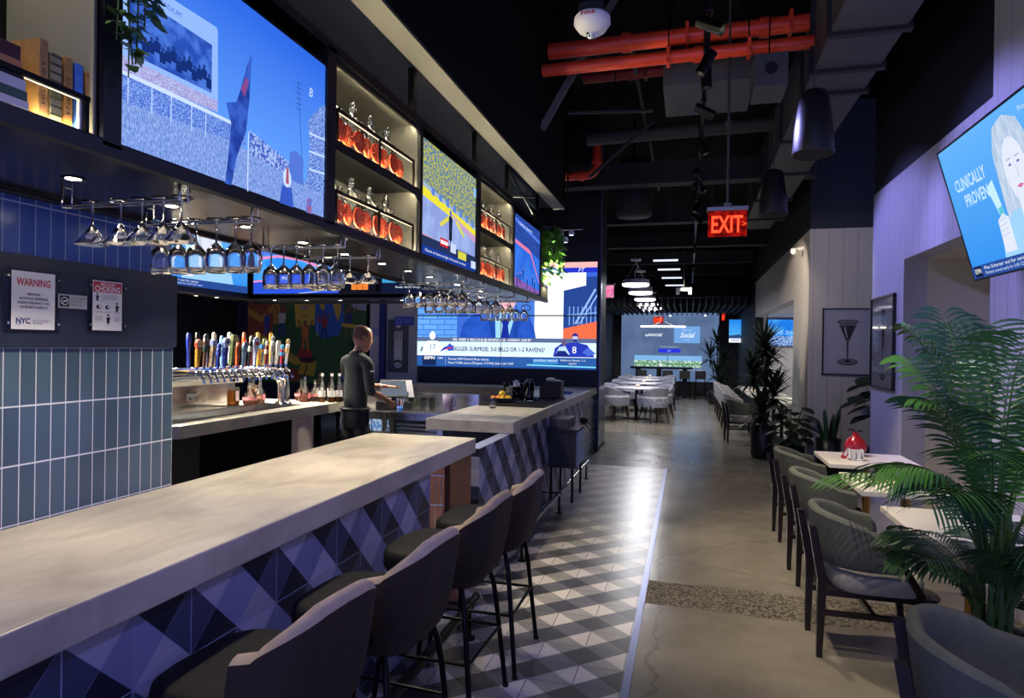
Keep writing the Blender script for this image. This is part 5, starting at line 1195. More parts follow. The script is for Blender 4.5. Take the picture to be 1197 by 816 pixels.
m.disc(.86*W,.18*H,.17,a_('A82C34'),4,24,.14); m.disc(.86*W,.10*H,.15,a_('2C4A9A'),3,24,.14); m.disc(.86*W,.19*H,.13,a_('3A6A2C'),5,24,.10)
fig(.30,.66,1.0,'B8B4B0','2A3A7A'); fig(.17,.66,.8,'2A4A9A','2A4A9A'); fig(.50,.50,1.0,'C8702C','C8702C','8A5038'); fig(.66,.62,.85,'9A3A3A','20306A'); fig(.86,.66,1.0,'20306A','5A6A2C'); Qm([(.80,.66),(.92,.64),(.92,.68),(.80,.70)], 'C8A83C', 7)
m.line([(.60*W,.54*H),(.60*W,.76*H)], .012, a_('D8D4CC'), 6); Qm([(.60,.70),(.66,.73),(.60,.76)], 'B02C34', 6)
Qm([(.84,.46),(.90,.50),(.96,.46),(.92,.44),(.90,.38),(.88,.44)], '1C3A1C', 5)
# a plain smiling yellow shape over the field
for q in (-1,1): m.disc((.49+q*.018)*W,.88*H,.04,a_('20306A'),6,14); m.disc((.49+q*.018)*W,.88*H,.022,a_('D8D4CC'),7,12)
m.line([((.46+.06*k/8)*W,(.79-.02*math.sin(PI*k/8))*H) for k in range(9)], .015, a_('7A5A20'), 6)
m.build('painted_panel', t)
t = thing('framed_sign', 'grey framed panel with a long white fork shape between the mural and the video wall', 'sign', (-5.06, 10.46, 1.18))
m = MB(); m.box(0,.38,-.02,0,0,.92,pm('frame_slate','4A4E5A',.5),.004); m.build('backing', t)
m = MB(); MM = Matrix.Translation((0,-.022,0)); WL = pm('fork_white','D8D8DC',.5)
m.disc(.20,.15,.075,WL,1,20,None,MM); m.rect(.125,.15,.275,.55,WL,1,MM); m.disc(.20,.15,.055,MC['frame_slate'],2,20,.045,MM); m.disc(.20,.15,.045,WL,3,20,.035,MM)
for k in range(4): m.rect(.125+k*.041,.54,.152+k*.041,.72,WL,1,MM)
m.disc(.20,.82,.05,WL,1,16,None,MM); m.line([(.165,.47),(.20,.455),(.235,.47)], .008, MC['frame_slate'], 4, MM)
m.build('fork_shape', t)
MB().box(-5.20,-5.10,10.38,10.46,.9,2.6, pm('blue_post','1C2C78',.35)).build('post', label='deep blue upright post between the mural and the fork panel', cat='post')
t = thing('sticker', 'blue 20% sticker hanging right of the blue post', 'sticker', (-4.93, 10.435, 2.0)); m = MB(); m.box(0,.36,-.002,0,0,.15,pm('sticker_blue','3A50C8',.4)); MM = Matrix.Translation((0,-.004,0)); m.text('20%',.25,.075,.11,pm('sticker_ink','9AB0F0',.4),1,M=MM,width=.16); m.disc(.08,.075,.05,MC['sticker_ink'],1,18,None,MM); m.disc(.08,.075,.035,MC['sticker_blue'],2,18,None,MM); m.build('sheet', t)
t = thing('sticker', 'plain lilac square sticker left of the blue post', 'sticker', (-5.36, 10.46, 1.82)); MB().box(0,.14,-.003,0,0,.14,pm('lilac','8C90C8',.5)).build('sheet', t)
# ------------------------------------------------------------------ things on the far bar
t = thing('bar_mat', 'black rubber bar mat on the far bar top', 'mat', (-1.8, 7.2, 1.02)); m = MB(); m.box(-.36,.36,-.55,.75,0,.012,RUBBER,.004)
for k in range(24): m.box(-.34,.34,-.53+k*.053,-.53+k*.053+.02,.012,.016,RUBBER)
m.build('mat', t)
t = thing('rocks_glass', 'small faceted glass of water on the far bar in front of the mat', 'glass', (-1.93, 6.42, 1.02)); MB().lathe([(.001,0),(.034,0),(.036,.01),(.045,.10),(.043,.10),(.032,.02),(.001,.02)], GLASS, 12, smooth=False).build('cup', t)
t = thing('garnish_caddy', 'dark garnish tray with oranges and lemons on the far bar', 'caddy', (-1.98, 7.0, 1.036)); m = MB(); m.box(-.14,.14,-.10,.10,0,.012,BMET); m.box(-.14,-.134,-.1,.1,0,.05,BMET); m.box(.134,.14,-.1,.1,0,.05,BMET); m.box(-.14,.14,-.1,-.094,0,.05,BMET); m.box(-.14,.14,.094,.1,0,.05,BMET); m.build('tray', t)
CIT = [('orange','F08A28'),('lemon','E8C030')]
for k, (dx, dy, q, z) in enumerate(((-.10,-.05,0,.04),(-.05,.0,0,.045),(.01,-.05,1,.045),(.07,-.03,1,.045),(.03,.04,0,.05),(-.01,-.01,1,.095))):
    c = MB().ball((0,0,0), .036, pm('peel_'+CIT[q][0], CIT[q][1], .4, bump=.2), 16, sz=.95).build(CIT[q][0], label='%s in the garnish tray, %s' % (CIT[q][0], ['at its left end','left of its middle','in front of its middle','at its right end','at its back','on top of the pile'][k]), cat='fruit', group='citrus fruit in the garnish tray'); c.location = (-1.98+dx, 7.0+dy, 1.036+z)
t = thing('shaker_bottle', 'clear dispenser bottle with black cap behind the citrus fruit', 'bottle', (-2.0, 7.18, 1.036)); MB().lathe([(.001,0),(.045,0),(.048,.12),(.03,.15),(.028,.17)], GLASS, 18).build('bottle_body', t); MB().lathe([(.03,.165),(.035,.17),(.035,.20),(.012,.21),(.008,.24),(.001,.24)], BMET, 16).build('cap', t)
t = thing('mixing_bottle', 'second dispenser bottle with black cap beside the mixing jar', 'bottle', (-1.86, 7.3, 1.036)); MB().lathe([(.001,0),(.045,0),(.048,.13),(.03,.16)], pm('dark_liquid','1A1C2C',.1), 18).build('bottle_body', t); MB().lathe([(.03,.155),(.04,.16),(.04,.19),(.001,.20)], BMET, 16).build('cap', t)
t = thing('straw_jar', 'tall glass jar stuffed with black straws and metal tools on the far bar', 'jar', (-1.74, 7.22, 1.036)); MB().lathe([(.001,0),(.055,0),(.058,.01),(.058,.21),(.055,.21),(.052,.015),(.001,.015)], GLASS, 22).build('jar', t)
m = MB()
for k in range(40): a = k*2.4; r = .045*math.sqrt(k/40); m.cyl((r*math.cos(a),r*math.sin(a),.02),(r*1.15*math.cos(a),r*1.15*math.sin(a),.24+.015*math.sin(k*1.3)),.0035,(BMET,BMET,CHROME)[k%3],n=6)
m.build('straws', t)
t = thing('stirrer_jar', 'second glass jar with pale stirrers left of the straw jar', 'jar', (-1.86, 7.12, 1.036)); MB().lathe([(.001,0),(.045,0),(.046,.17),(.043,.17),(.042,.015),(.001,.015)], GLASS, 20).build('jar', t)
m = MB()
for k in range(16): a = k*2.4; r = .035*math.sqrt(k/16); m.cyl((r*math.cos(a),r*math.sin(a),.02),(r*1.2*math.cos(a),r*1.2*math.sin(a),.23+.015*math.sin(k*1.3)),.003,(PLATE,CHROME)[k%2],n=6)
m.build('stirrers', t)
t = thing('napkin_box', 'black arched napkin box with a crumpled napkin on top, far end of the bar', 'napkin box', (-1.66, 7.95, 1.02))
m = MB(); m.prism([(-.10,0),(.17,0),(.17,.22),(-.02,.22),(-.07,.19),(-.10,.13)], -.1,.1, BLACK, 'y'); m.build('box', t)
m = MB(); m.ball((.02,0,.235), .05, PLATE, 10, sz=.5, sx=1.3); m.ball((.10,.0,.225), .03, PLATE, 10, sz=.4, sx=1.4); m.build('napkin', t)
t = thing('tray_liner', 'flat dark serving tray lying before the napkin box', 'tray', (-1.72, 7.74, 1.036)); MB().box(-.16,.16,-.1,.1,0,.015,STEEL,.004).build('tray', t) if False else MB().box(-.16,.2,-.12,.1,.0,.012,GLOSSB,.004).build('tray', t)
t = thing('menu_sheet', 'blue lit menu sheet lying on the end of the far bar', 'menu', (-1.66, 9.0, 1.02), .1); m = MB(); m.box(-.11,.11,-.3,.3,0,.004,pm('menu_blue','6A7CE0',.15)); m.build('sheet', t)
# dark steel cabinet on the bar front
t = thing('service_cabinet', 'dark steel cabinet with a blue lit side standing against the far bar front', 'cabinet', (-1.31, 7.15, 0))
m = MB(); m.box(-1.43,-1.135,6.85,7.45,.37,.76,pm('cabinet_slate','2A2C34',.45),.006); m.build('cabinet_body', t, world=True)
m = MB(); m.box(-1.137,-1.125,6.88,7.42,.39,.74,pm('steel_blue_reflection','8FB0E8',.3,.8,noise=.15,nscale=6),.003); m.build('door', t, world=True)  # blue reflection on the steel is put into the door colour
m = MB(); m.box(-1.45,-1.12,6.83,7.47,.76,.785,MC['cabinet_slate'],.004); m.build('lid', t, world=True)
for x in (-1.40,-1.17):
    for y in (6.88,7.42):
        m = MB(); m.box(x-.012,x+.012,y-.012,y+.012,0,.37,BMET); m.build('leg', t, world=True)
t = thing('card_machine_box', 'smaller slate box standing on the service cabinet', 'box', (-1.34, 7.1, .785)); MB().box(-.09,.12,-.2,.2,0,.10,pm('box_slate','4A4C52',.5),.006).build('case', t)
t = thing('coiled_strap', 'black strap hanging in a loop from the service cabinet', 'strap', (-1.15, 7.5, .785)); m = MB(); m.ball((0,0,.03), .05, BMET, 12, sz=.8); m.tube(bez([(0,0,.03),(.07,.05,.02),(.16,.05,-.12),(.10,.04,-.14),(.02,.02,-.02)],14), .006, BMET, 6); m.build('strap', t)
# seen through the gap in the near bar
t = thing('bottle_rack', 'wire rack with steel rods seen through the gap under the near bar', 'rack', (-2.2, 5.2, 0)); m = MB(); m.box(-.35,.35,.2,.22,0,.75,COPPER)
for k in range(12): m.cyl((-.3+k*.055,0,.02),(-.3+k*.055,0,.55),.006,CHROME,n=6)
for z in (.05,.3,.55): m.cyl((-.33,0,z),(.34,0,z),.007,CHROME,n=6)
m.build('rack_wires', t)
# ------------------------------------------------------------------ ceiling services
CL = 5.2
def pipe(name, label, path, r, mat, coup=(), cat='pipe', hang=()):
    t = thing(name, label, cat, path[0])
    m = MB(); m.tube(path, r, mat, 18); m.build('pipe_run', t, world=True)
    for a, b in coup:
        m = MB(); m.cyl(a, b, r*1.22, mat, n=18); m.build('coupling', t, world=True)
    for x, y, z in hang:
        m = MB(); m.cyl((x,y,z),(x,y,CL),.006,BMET,n=6); m.box(x-.015,x+.015,y-r*1.2,y+r*1.2,z-r*1.25,z+r*1.35,mat,.004); m.build('hanger', t, world=True)
    return t
pipe('sprinkler_pipe', 'upper thick red sprinkler pipe crossing under the ceiling', [(-1.3,6.0,4.42),(1.15,6.0,4.44)], .072, REDP, [((-.62,6,4.43),(-.54,6,4.43)),((.55,6,4.435),(.63,6,4.435))], hang=((-.05,6,4.43),(.8,6,4.435)))
pipe('sprinkler_pipe', 'lower bright red sprinkler pipe crossing just beneath the upper one', [(-1.3,5.75,4.14),(1.1,5.75,4.16)], .055, REDP, [((.0,5.75,4.15),(.08,5.75,4.15))], hang=((-.2,5.75,4.15),(.45,5.75,4.155)))
pipe('sprinkler_pipe', 'short darker red pipe behind the two long red pipes', [(-1.2,7.4,4.72),(-.1,7.4,4.73)], .06, pm('red_pipe_dark','8A241A',.5), [((-.7,7.4,4.725),(-.62,7.4,4.725))], hang=((-.5,7.4,4.725),))
pipe('sprinkler_pipe', 'red riser pipe with an elbow beside the black soffit', [(-1.25,9.0,4.55)] + [(-1.25,9.0,4.3)] + [tuple(v) for v in bez([(-1.25,9.0,4.2),(-1.25,9.0,4.04),(-1.42,9.0,4.04)],6)] + [(-1.95,9.0,4.04)], .06, REDP, hang=((-1.8,9.0,4.04),), coup=[((-1.25,9,4.2),(-1.25,9,4.26)),((-1.43,9,4.04),(-1.48,9,4.04))])
GP = pm('dark_grey_pipe', '3A3B3C', .6)
pipe('conduit', 'thick dark grey pipe crossing behind the red pipes', [(-1.3,8.4,4.35),(1.6,8.4,4.4)], .09, GP)
pipe('conduit', 'thin grey conduit under the ceiling left of the track', [(-1.3,7.0,4.2),(-.4,7.2,4.22)], .02, GP, hang=((-.8,7.1,4.21),))
pipe('conduit', 'thin grey conduit running back along the ceiling', [(-.6,6.5,4.7),(-.6,13,4.75)], .025, GP)
pipe('conduit', 'grey diagonal conduit near the red riser', [(-1.2,8.0,3.75),(-.95,8.1,4.0),(-.45,8.2,4.45)], .02, GP, hang=((-.45,8.2,4.45),))
for k, (x, y) in enumerate(((-.9,9.5),(-.3,10.5),(.3,9.8),(.9,12))): pipe('hanger_rod', 'thin vertical rod hanging from the black ceiling, %s from the left' % ORD[k], [(x,y,5.2),(x,y,3.6)], .008, GP, cat='rod')
BEAM = pm('ceiling_beam_paint', '2A2B2E', .7)
for k, y in enumerate((9.6, 12.6, 15.6, 18.6, 21.4)):
    MB().box(-2.6, 1.66, y, y+.14, 4.05, 4.35, BEAM).box(-2.6,1.66,y-.05,y+.19,4.02,4.06,BEAM).build('ceiling_beam', label='dark steel beam across the ceiling, %s from the camera' % ORD[k], cat='beam', group='ceiling beams')
MB().lathe([(.001,-.5),(.25,-.5),(.28,-.45),(.28,.3),(.2,.4),(.02,.42),(.02,1.0),(.001,1.0)], pm('tank_grey','202226',.6), 26, (0,0,0)).build('water_tank', label='round dark tank hanging near the ceiling beyond the red elbow pipe', cat='tank', loc=(-.85, 10.3, 4.2))
STRUTM = pm('strut_grey', '7A7870', .5)
t = thing('brace_bar', 'grey diagonal brace bar leaning from the black soffit up to the ceiling', 'brace', (-1.32, 5.82, 3.66)); m = MB()
a = Vector((-1.315,5.80,3.63)); b = Vector((-.64,6.38,5.2)); d = (b-a).normalized(); q = d.cross(Vector((0,1,0))).normalized()*.03; w = Vector((0,.02,0))
m.add([a-q-w,a+q-w,a+q+w,a-q+w,b-q-w,b+q-w,b+q+w,b-q+w],[(0,3,2,1),(4,5,6,7),(0,1,5,4),(1,2,6,5),(2,3,7,6),(3,0,4,7)],STRUTM); m.build('bar', t, world=True)
t = thing('fire_strobe', 'round white ceiling strobe marked FIRE on a black box', 'fire alarm', (-.505, 3.38, 3.33))
MB().cyl((0,0,.06),(0,0,1.87),.012,BMET,n=8).build('drop_rod', t); MB().box(-.065,.065,-.065,.065,.035,.10,BLACK,.012).build('back_box', t)
MB().lathe([(.001,.04),(.085,.04),(.093,.03),(.095,.0),(.07,-.035),(.03,-.048),(.001,-.05)], pm('alarm_white','F0EEE8',.35), 32).build('body', t)
MB().lathe([(.03,-.046),(.025,-.07),(.001,-.078)], GLASS, 18).ball((0,0,-.05),.018,PLATE,10).build('lens', t)
m = MB(); MM = Matrix.Rotation(-.10,4,'Z') @ Matrix.Translation((0,-.0945,.016)) @ Matrix.Rotation(-.12,4,'X'); m.text('FIRE', 0,0,.026,REDI,1,M=MM,width=.075,bold=.0005); m.build('lettering', t, 'red FIRE lettering')
# light track with spots
t = thing('light_track', 'long black lighting track running back under the ceiling', 'light track', (.09, 8, 3.6))
m = MB(); m.box(.075,.105,2.6,20,3.6,3.63,pm('track_grey','23242A',.3,.7)); m.build('track', t, world=True)
for y in (3.2, 5.4, 8, 11, 14, 17): MB().cyl((.09,y,3.63),(.09,y,CL),.006,BMET,n=6).build('drop_rod', t, world=True)
def track_spot(y, tilt, label, aim=None, power=60, col=(1,.82,.6), size=60):
    s = thing('track_spotlight', label, 'spotlight', (.09, y, 3.6), 0, 'track spotlights')
    MB().box(-.02,.02,-.04,.04,-.03,0,BMET,.004).cyl((0,0,-.03),(0,0,-.06),.008,BMET,n=8).build('adapter', s)
    h = MB(); A = Vector((0,0,-.09)); dirv = (Vector(aim) - Vector((.09,y,3.5))).normalized() if aim else Vector((0,0,-1))
    h.cyl(A - dirv*.07, A + dirv*.02, .036, BMET, n=18); h.tube([A + dirv*.02, A + dirv*.09], .036, BMET, 18, caps=False); h.tube([A + dirv*.09, A + dirv*.02], .033, BMET, 18, caps=False); hd = h.build('lamp_head', s); g = MB(); g.cyl(A + dirv*.021, A + dirv*.023, .028, LAMP, n=18); g.build('lamp', s)
    if power:
        L = D.lights.new('spot','SPOT'); L.energy = power; L.color = col; L.spot_size = math.radians(size); L.spot_blend = .5; L.shadow_soft_size = .035
        o = D.objects.new('lamp_beam', L); COL.objects.link(o); o.parent = s; o.location = A + dirv*.10; o.rotation_euler = dirv.to_track_quat('-Z','Y').to_euler()
track_spot(3.0, 0, 'black track spotlight nearest the camera, aimed at the right tables', (1.5,4.2,.7), 130)
track_spot(4.6, 0, 'second black track spotlight, aimed at the walkway', (.3,4.9,0), 120)
track_spot(6.2, 0, 'third black track spotlight, aimed at the red vase table', (1.3,6.0,.7), 160)
track_spot(7.6, 0, 'fourth black track spotlight, aimed at the floor ahead', (.3,8.3,0), 90)
track_spot(9.6, 0, 'fifth black track spotlight, aimed at the far grey wall', (1.65,11.2,2.2), 150)
track_spot(12.5, 0, 'sixth black track spotlight, aimed at the round tables', (-1.0,14.5,.7), 160)
track_spot(15.5, 0, 'seventh black track spotlight, aimed at the back of the room', (.1,20,0), 160)
for k, (y, aim, e) in enumerate(((2.4,(2.0,1.6,2.2),90),(3.7,(2.0,3.4,2.3),90),(5.1,(2.0,5.3,2.4),100),(7.6,(2.0,7.3,2.2),100),(1.6,(-1.43,1.2,.6),70),(2.9,(-1.43,2.5,.6),60),(4.2,(-1.43,4.2,.6),70),(8.6,(-1.43,8.2,.5),60))):  # violet heads are added, standing in for screen glow on wall and bar
    track_spot(y+.2, 0, 'added violet track spotlight, %s, washing the %s' % (ORD[k] if k < 4 else ORD[k-4], 'right wall' if k < 4 else 'bar front'), aim, e*(1.25 if k < 4 else .6), (.36,.34,1), 80 if k < 4 else 56)
track_spot(7.2, 0, 'added warm track spotlight aimed at the grey return wall', (2.2,10.1,1.9), 80, (1,.88,.75), 60)  # extra head, added to brighten the return wall
track_spot(1.9, 0, 'added warm track spotlight aimed at the nearest chair', (1.1,2.5,.6), 70, (1,.85,.65), 60)  # extra head, added to warm the bluish nearest chair
# duct
t = thing('air_duct', 'large grey rectangular air duct running back under the ceiling on the right', 'duct', (1.35, 8, 3.9))
m = MB(); m.box(.95,1.44,2.2,13,3.92,4.5,DUCT,.01); m.build('duct_body', t, world=True)
for y in (3.9,5.1,5.75,6.25,7.6,9.0,10.5,12): m = MB(); m.box(.92,1.47,y-.03,y+.03,3.89,4.53,pm('duct_flange','24252A',.6)); m.build('flange', t, world=True)
for y in (5.1,7.6,10.5): m = MB(); m.cyl((.95,y,3.9),(.95,y,CL),.006,BMET,n=6); m.cyl((1.46,y,3.9),(1.46,y,CL),.006,BMET,n=6); m.build('hanger', t, world=True)
t = thing('air_unit', 'dark boxy air handling unit hanging behind the red pipes', 'air unit', (.15, 6.3, 3.95)); m = MB(); m.box(-.25,.52,5.95,6.75,3.98,4.30,DUCT,.01); m.build('casing', t, world=True)
for x,y in ((-.2,6.0),(.47,6.0),(-.2,6.7),(.47,6.7)): MB().cyl((x,y,4.3),(x,y,CL),.006,BMET,n=6).build('hanger', t, world=True)
t = thing('speaker_box', 'small square grey box with a round port hanging beside the duct', 'speaker', (.63, 5.6, 3.75)); m = MB(); m.box(.47,.72,5.45,5.85,3.72,3.98,DUCT,.008); m.build('casing', t, world=True); m = MB(); m.cyl((.595,5.447,3.86),(.595,5.45,3.86),.05,BLACK,n=20); m.build('port', t, world=True); MB().cyl((.6,5.65,3.98),(.6,5.65,CL),.006,BMET,n=6).build('hanger', t, world=True)
sp0 = None
for lab, y in (('black pendant speaker nearer the camera', 5.0), ('black pendant speaker farther back beyond the first', 7.0)):
    if sp0 is None:
        sp0 = thing('pendant_speaker', lab, 'speaker', (.83, y, 3.03), group='pendant speakers')
        MB().lathe([(.001,.02),(.12,.015),(.135,.0),(.14,.02),(.125,.2),(.10,.38),(.085,.44),(.05,.46),(.001,.46)], BLACK, 28).build('cabinet', sp0); MB().lathe([(.001,.004),(.12,.004)], RUBBER, 24).build('grille', sp0); MB().cyl((0,0,.45),(0,0,.87),.004,CHROME,n=6).build('cable', sp0)
    else: copy_tree(sp0, loc=(.80, y, 3.0), label=lab)
# exit signs
def exit_sign(label, loc, rz=0, s=1.0, rod=True, txt='EXIT'):
    t = thing('exit_sign', label, 'exit sign', loc, rz)
    m = MB(); m.box(-.165*s,.165*s,-.025*s,.025*s,.215*s,.25*s,pm('exit_canopy','8A8A8E',.4,.5),.004); m.box(-.03,.03,-.02,.02,.25*s,.28*s,GREYP); m.build('canopy', t)
    m = MB(); m.box(-.155*s,.155*s,-.006,.006,0,.215*s,em('5A0A08',.9,'A01410',20),.002); m.build('plate', t)
    m = MB(); MM = Matrix.Translation((0,-.008,0)); m.text(txt, -.005*s,.095*s,.20*s,em('FF3A20',2.2),1,width=.25*s,M=MM,bold=.003); m.text('>', .135*s,.1*s,.07*s,em('FF3A20',2.2),1,M=MM); m.build('lettering', t, 'red EXIT lettering')
    if rod: MB().cyl((0,0,.27*s),(0,0,CL-loc[2]),.010,GP,n=8).cyl((0,0,.9),(0,0,.96),.028,GP,n=10).build('drop_rod', t)
exit_sign('red EXIT sign hanging on a rod over the walkway', (.30, 5.75, 2.60))
exit_sign('small red EXIT sign far away above the big screen', (-.92, 21.0, 2.45), 0, 1.0)
exit_sign('EXIT sign seen edge on near the rear right corner', (.98, 20.0, 2.5), -1.35, 1.0)
t = thing('exit_sign', 'pink lit EXIT sign left of the ring pendants', 'exit sign', (-1.6, 13.3, 2.68)); m = MB(); m.box(-.15,.15,-.03,.03,.25,.29,GREYP,.004); m.build('canopy', t); m = MB(); m.box(-.13,.13,-.006,.006,0,.25,em('C860A8',1,'E890B0',12)); m.text('EXIT',0,.12,.12,em('FF5060',1.4),14,width=.2); m.build('plate', t); MB().cyl((0,0,.29),(0,0,2.5),.008,GP,n=6).build('drop_rod', t)
# emergency heads by the soffit, small cameras
t = thing('emergency_light', 'white three headed emergency light hanging off the end of the soffit', 'emergency light', (-1.36, 7.4, 2.98))
m = MB(); m.box(-.18,.18,-.02,.02,.02,.04,BMET); m.cyl((0,0,.04),(0,0,2.22),.01,BMET,n=8); m.build('bracket', t)
for x, z in ((-.07,-.01),(.05,-.01),(-.02,-.09)): m = MB(); m.lathe([(.001,-.03),(.03,-.03),(.035,.0),(.02,.03),(.001,.03)], PLATE, 16, (x,0,z)); m.cyl((x,0,z-.032),(x,0,z-.03),.025,em('DCE4FF',1.5),n=12); m.build('lamp_head', t)
t = thing('dome_camera', 'small white dome camera at the corner of the far grey wall', 'camera', (1.52, 10.6, 3.17)); MB().cyl((0,0,0),(.13,0,.02),.03,PLATE,n=12).build('mount', t); MB().ball((0,0,-.02),.055,PLATE,16).build('dome', t)
t = thing('wall_camera', 'white bullet camera fixed near the slatted ceiling', 'camera', (-.12, 16, 2.95)); MB().box(-.18,.18,-.05,.05,.08,.16,PLATE,.01).box(-.18,-.1,-.05,.05,0,.1,PLATE,.01).box(.1,.18,-.05,.05,0,.1,PLATE,.01).build('body', t); MB().cyl((0,0,.15),(0,0,2.2),.01,GP,n=6).build('drop_rod', t)
# pendants
RG = em('F4F6FF', 3.2, name='pendant_diffuser')
pd = None
for k, (x, y) in enumerate(((-1.06,13.6),(-1.10,15.6),(-1.13,17.7),(-1.15,19.7),(-1.12,21.6))):
    lab = 'round white disc pendant in the row over the round tables, %s from the camera' % ORD[k]
    if pd is None:
        pd = thing('disc_pendant', lab, 'pendant lamp', (x,y,2.93), group='disc pendants')
        MB().lathe([(.001,.13),(.27,.13),(.275,.12),(.275,.05)], pm('pendant_shade','C8CCE0',.4), 32).build('shade', pd); MB().lathe([(.275,.05),(.27,.015),(.24,.0),(.001,.0)], RG, 32).build('diffuser', pd)
        m = MB(); m.tube([(0,0,.13),(-.02,0,.3),(.04,0,.38),(0,0,.55)], .008, PLATE, 6); m.cyl((-.2,0,.13),(0,0,.5),.003,PLATE,n=5); m.cyl((.2,0,.13),(0,0,.5),.003,PLATE,n=5); m.box(-.10,.10,-.05,.05,.52,.56,PLATE); m.cyl((0,0,.56),(0,0,2.2),.006,GP,n=5); m.build('cord', pd)
        L = D.lights.new('pendant','AREA'); L.shape = 'DISK'; L.size = .5; L.energy = 30; L.color = (.95,.95,1); o = D.objects.new('lamp_glow_light', L); COL.objects.link(o); o.parent = pd; o.location = (0,0,-.01)
    else: copy_tree(pd, loc=(x,y,2.93), label=lab)
t = thing('bar_pendant', 'slim straight white pendant in front of the big screen', 'pendant lamp', (-.70, 19, 2.27)); MB().box(-.62,.62,-.02,.02,0,.04,em('FFF2DC',4)).build('tube_light', t); MB().tube([(-.3,0,.04),(-.07,0,.15),(-.07,0,.3)],.006,PLATE,5).tube([(.3,0,.04),(.07,0,.15),(.07,0,.3)],.006,PLATE,5).cyl((0,0,.3),(0,0,2.8),.006,GP,n=5).build('cord', t)
t = thing('slatted_ceiling', 'row of dark hanging ceiling slats before the rear screen', 'ceiling slats', (-.6, 20, 2.95))
for k in range(24): m = MB(); x = -2.45 + k*.17; m.box(x,x+.03,18.5,23.8,2.85,3.1,pm('slat_grey','3A3B42',.6)); m.build('slat', t, world=True)
m = MB()
for y in (19,21.5,23.5): m.box(-2.5,1.6,y,y+.04,3.1,3.14,BMET); m.cyl((-1.8,y,3.12),(-1.8,y,CL),.006,BMET,n=5); m.cyl((1.0,y,3.12),(1.0,y,CL),.006,BMET,n=5)
m.build('suspension', t, world=True)
for k, y in enumerate((12.2, 13.6, 15.2, 17)):
    t = thing('linear_lamp', 'small bright bar lamp beside the track, %s from the camera' % ORD[k], 'lamp', (-.42+.02*k, y, 3.25+.0*k), group='bar lamps beside the track'); MB().box(-.22,.22,-.02,.02,0,.03,em('DDE6FF',1.2)).build('tube_light', t); MB().cyl((0,0,.03),(0,0,1.95),.005,GP,n=5).build('drop_rod', t)
# ------------------------------------------------------------------ rear dining area
t = thing('projection_screen', 'large blue grey projection screen on the back wall', 'screen', (-2.38, 24.27, .50))
p = MB(); W, H = 3.42, 2.46; MM = Matrix.Identity(4)
m = MB(); m.box(-.05,W+.05,.0,.02,-.05,H+.05,SCRB); m.build('surround', t); MM = Matrix.Translation((0,-.004,0))
p.rect(0,0,W,H,em('54688C',.95,'5E7498',1),0,MM)
p.text('myFRANCHISE', 1.15,1.66,.14,em('E8F0FF',1),2,width=.62,M=MM,shear=.3,bold=.003); p.rect(1.88,1.38,2.78,1.98,em('6FA0DC',1),1,MM); p.text('Social', 2.33,1.66,.26,em('E8F4FF',1),2,width=.5,M=MM,shear=.3,bold=.003); p.text('Welcome', 2.33,1.84,.08,em('C8E0FF',1),2,M=MM); p.text('lounge', 2.33,1.5,.06,em('C8E0FF',1),2,M=MM)
p.rect(1.40,1.03,2.05,1.17,em('2A34D8',1),1,MM); p.disc(1.40,1.10,.07,em('2A34D8',1),1,16,None,MM); p.disc(2.05,1.10,.07,em('2A34D8',1),1,16,None,MM); p.text('Join', 1.72,1.1,.08,em('C8D0FF',1),2,M=MM); p.text('Find something you like', 1.7,1.24,.06,em('C8D8F4',1),2,width=.6,M=MM)
p.rect(.48,.50,2.85,.92,em('7CB0E0',1),1,MM); p.rect(.48,.50,2.85,.74,em('5A8A6A',1,'C8E0D0',12),2,MM); p.rect(.48,.58,2.85,.66,em('3E6A50',1,'8AB890',16),3,MM); p.line([(1.66,.5),(1.66,.92)],.02,em('34465E',1),4,MM); p.disc(1.42,.60,.05,em('DDE8F4',1),5,12,None,MM)
p.text('Terms apply, see the host for details of every game', 2.45,.42,.05,em('C8D8F4',1),2,width=.8,M=MM); p.disc(1.74,2.36,.04,em('FFFFFF',1.5),2,10,.03,MM); p.disc(2.95,2.37,.04,em('FFFFFF',1.5),2,10,.03,MM)
p.build('picture', t)
TUB = pm('grey_tub_fabric','7C7F90',.8,noise=.08,nscale=8); TUBB = pm('tub_band','C4CCE0',.7,noise=.2,nscale=30); TUBP = pm('tub_pattern','8C93AC',.8,noise=.35,nscale=14)
def tub(label, loc, rz, pat=False):
    t = thing('tub_chair', label, 'chair', loc, rz, 'grey tub chairs round the round tables')
    m = MB(); shell(m, .30, -.29, .22, .26, [(.36,.95),(.45,1.0),(.56,1.0)], .05, TUBP if pat else TUB, TUB, topdrop=.0); m.build('shell_lower', t)
    m = MB(); shell(m, .302, -.292, .22, .26, [(.60,1.0),(.68,1.01),(.78,1.02)], .05, TUB, TUB, topdrop=.18, lean=-.05); m.build('shell_upper', t)
    m = MB(); shell(m, .303, -.293, .22, .262, [(.55,1.0),(.60,1.0)], .045, TUBB, TUB); m.build('band', t, 'pale stitched band')
    m = MB(); m.box(-.24,.24,-.23,.24,.36,.47,TUB,.04); m.build('seat', t)
    for sx in (-1,1):
        for sy in (-1,1): MB().cyl((.19*sx,.18*sy,.37),(.24*sx,.24*sy,0),.02,WOOD,r1=.012,n=8).build('leg', t)
    return t
RT = [(-1.15,15.55),(-1.15,17.7),(-1.2,19.8),(-1.2,21.5)]
rt = None; tc = [None, None]
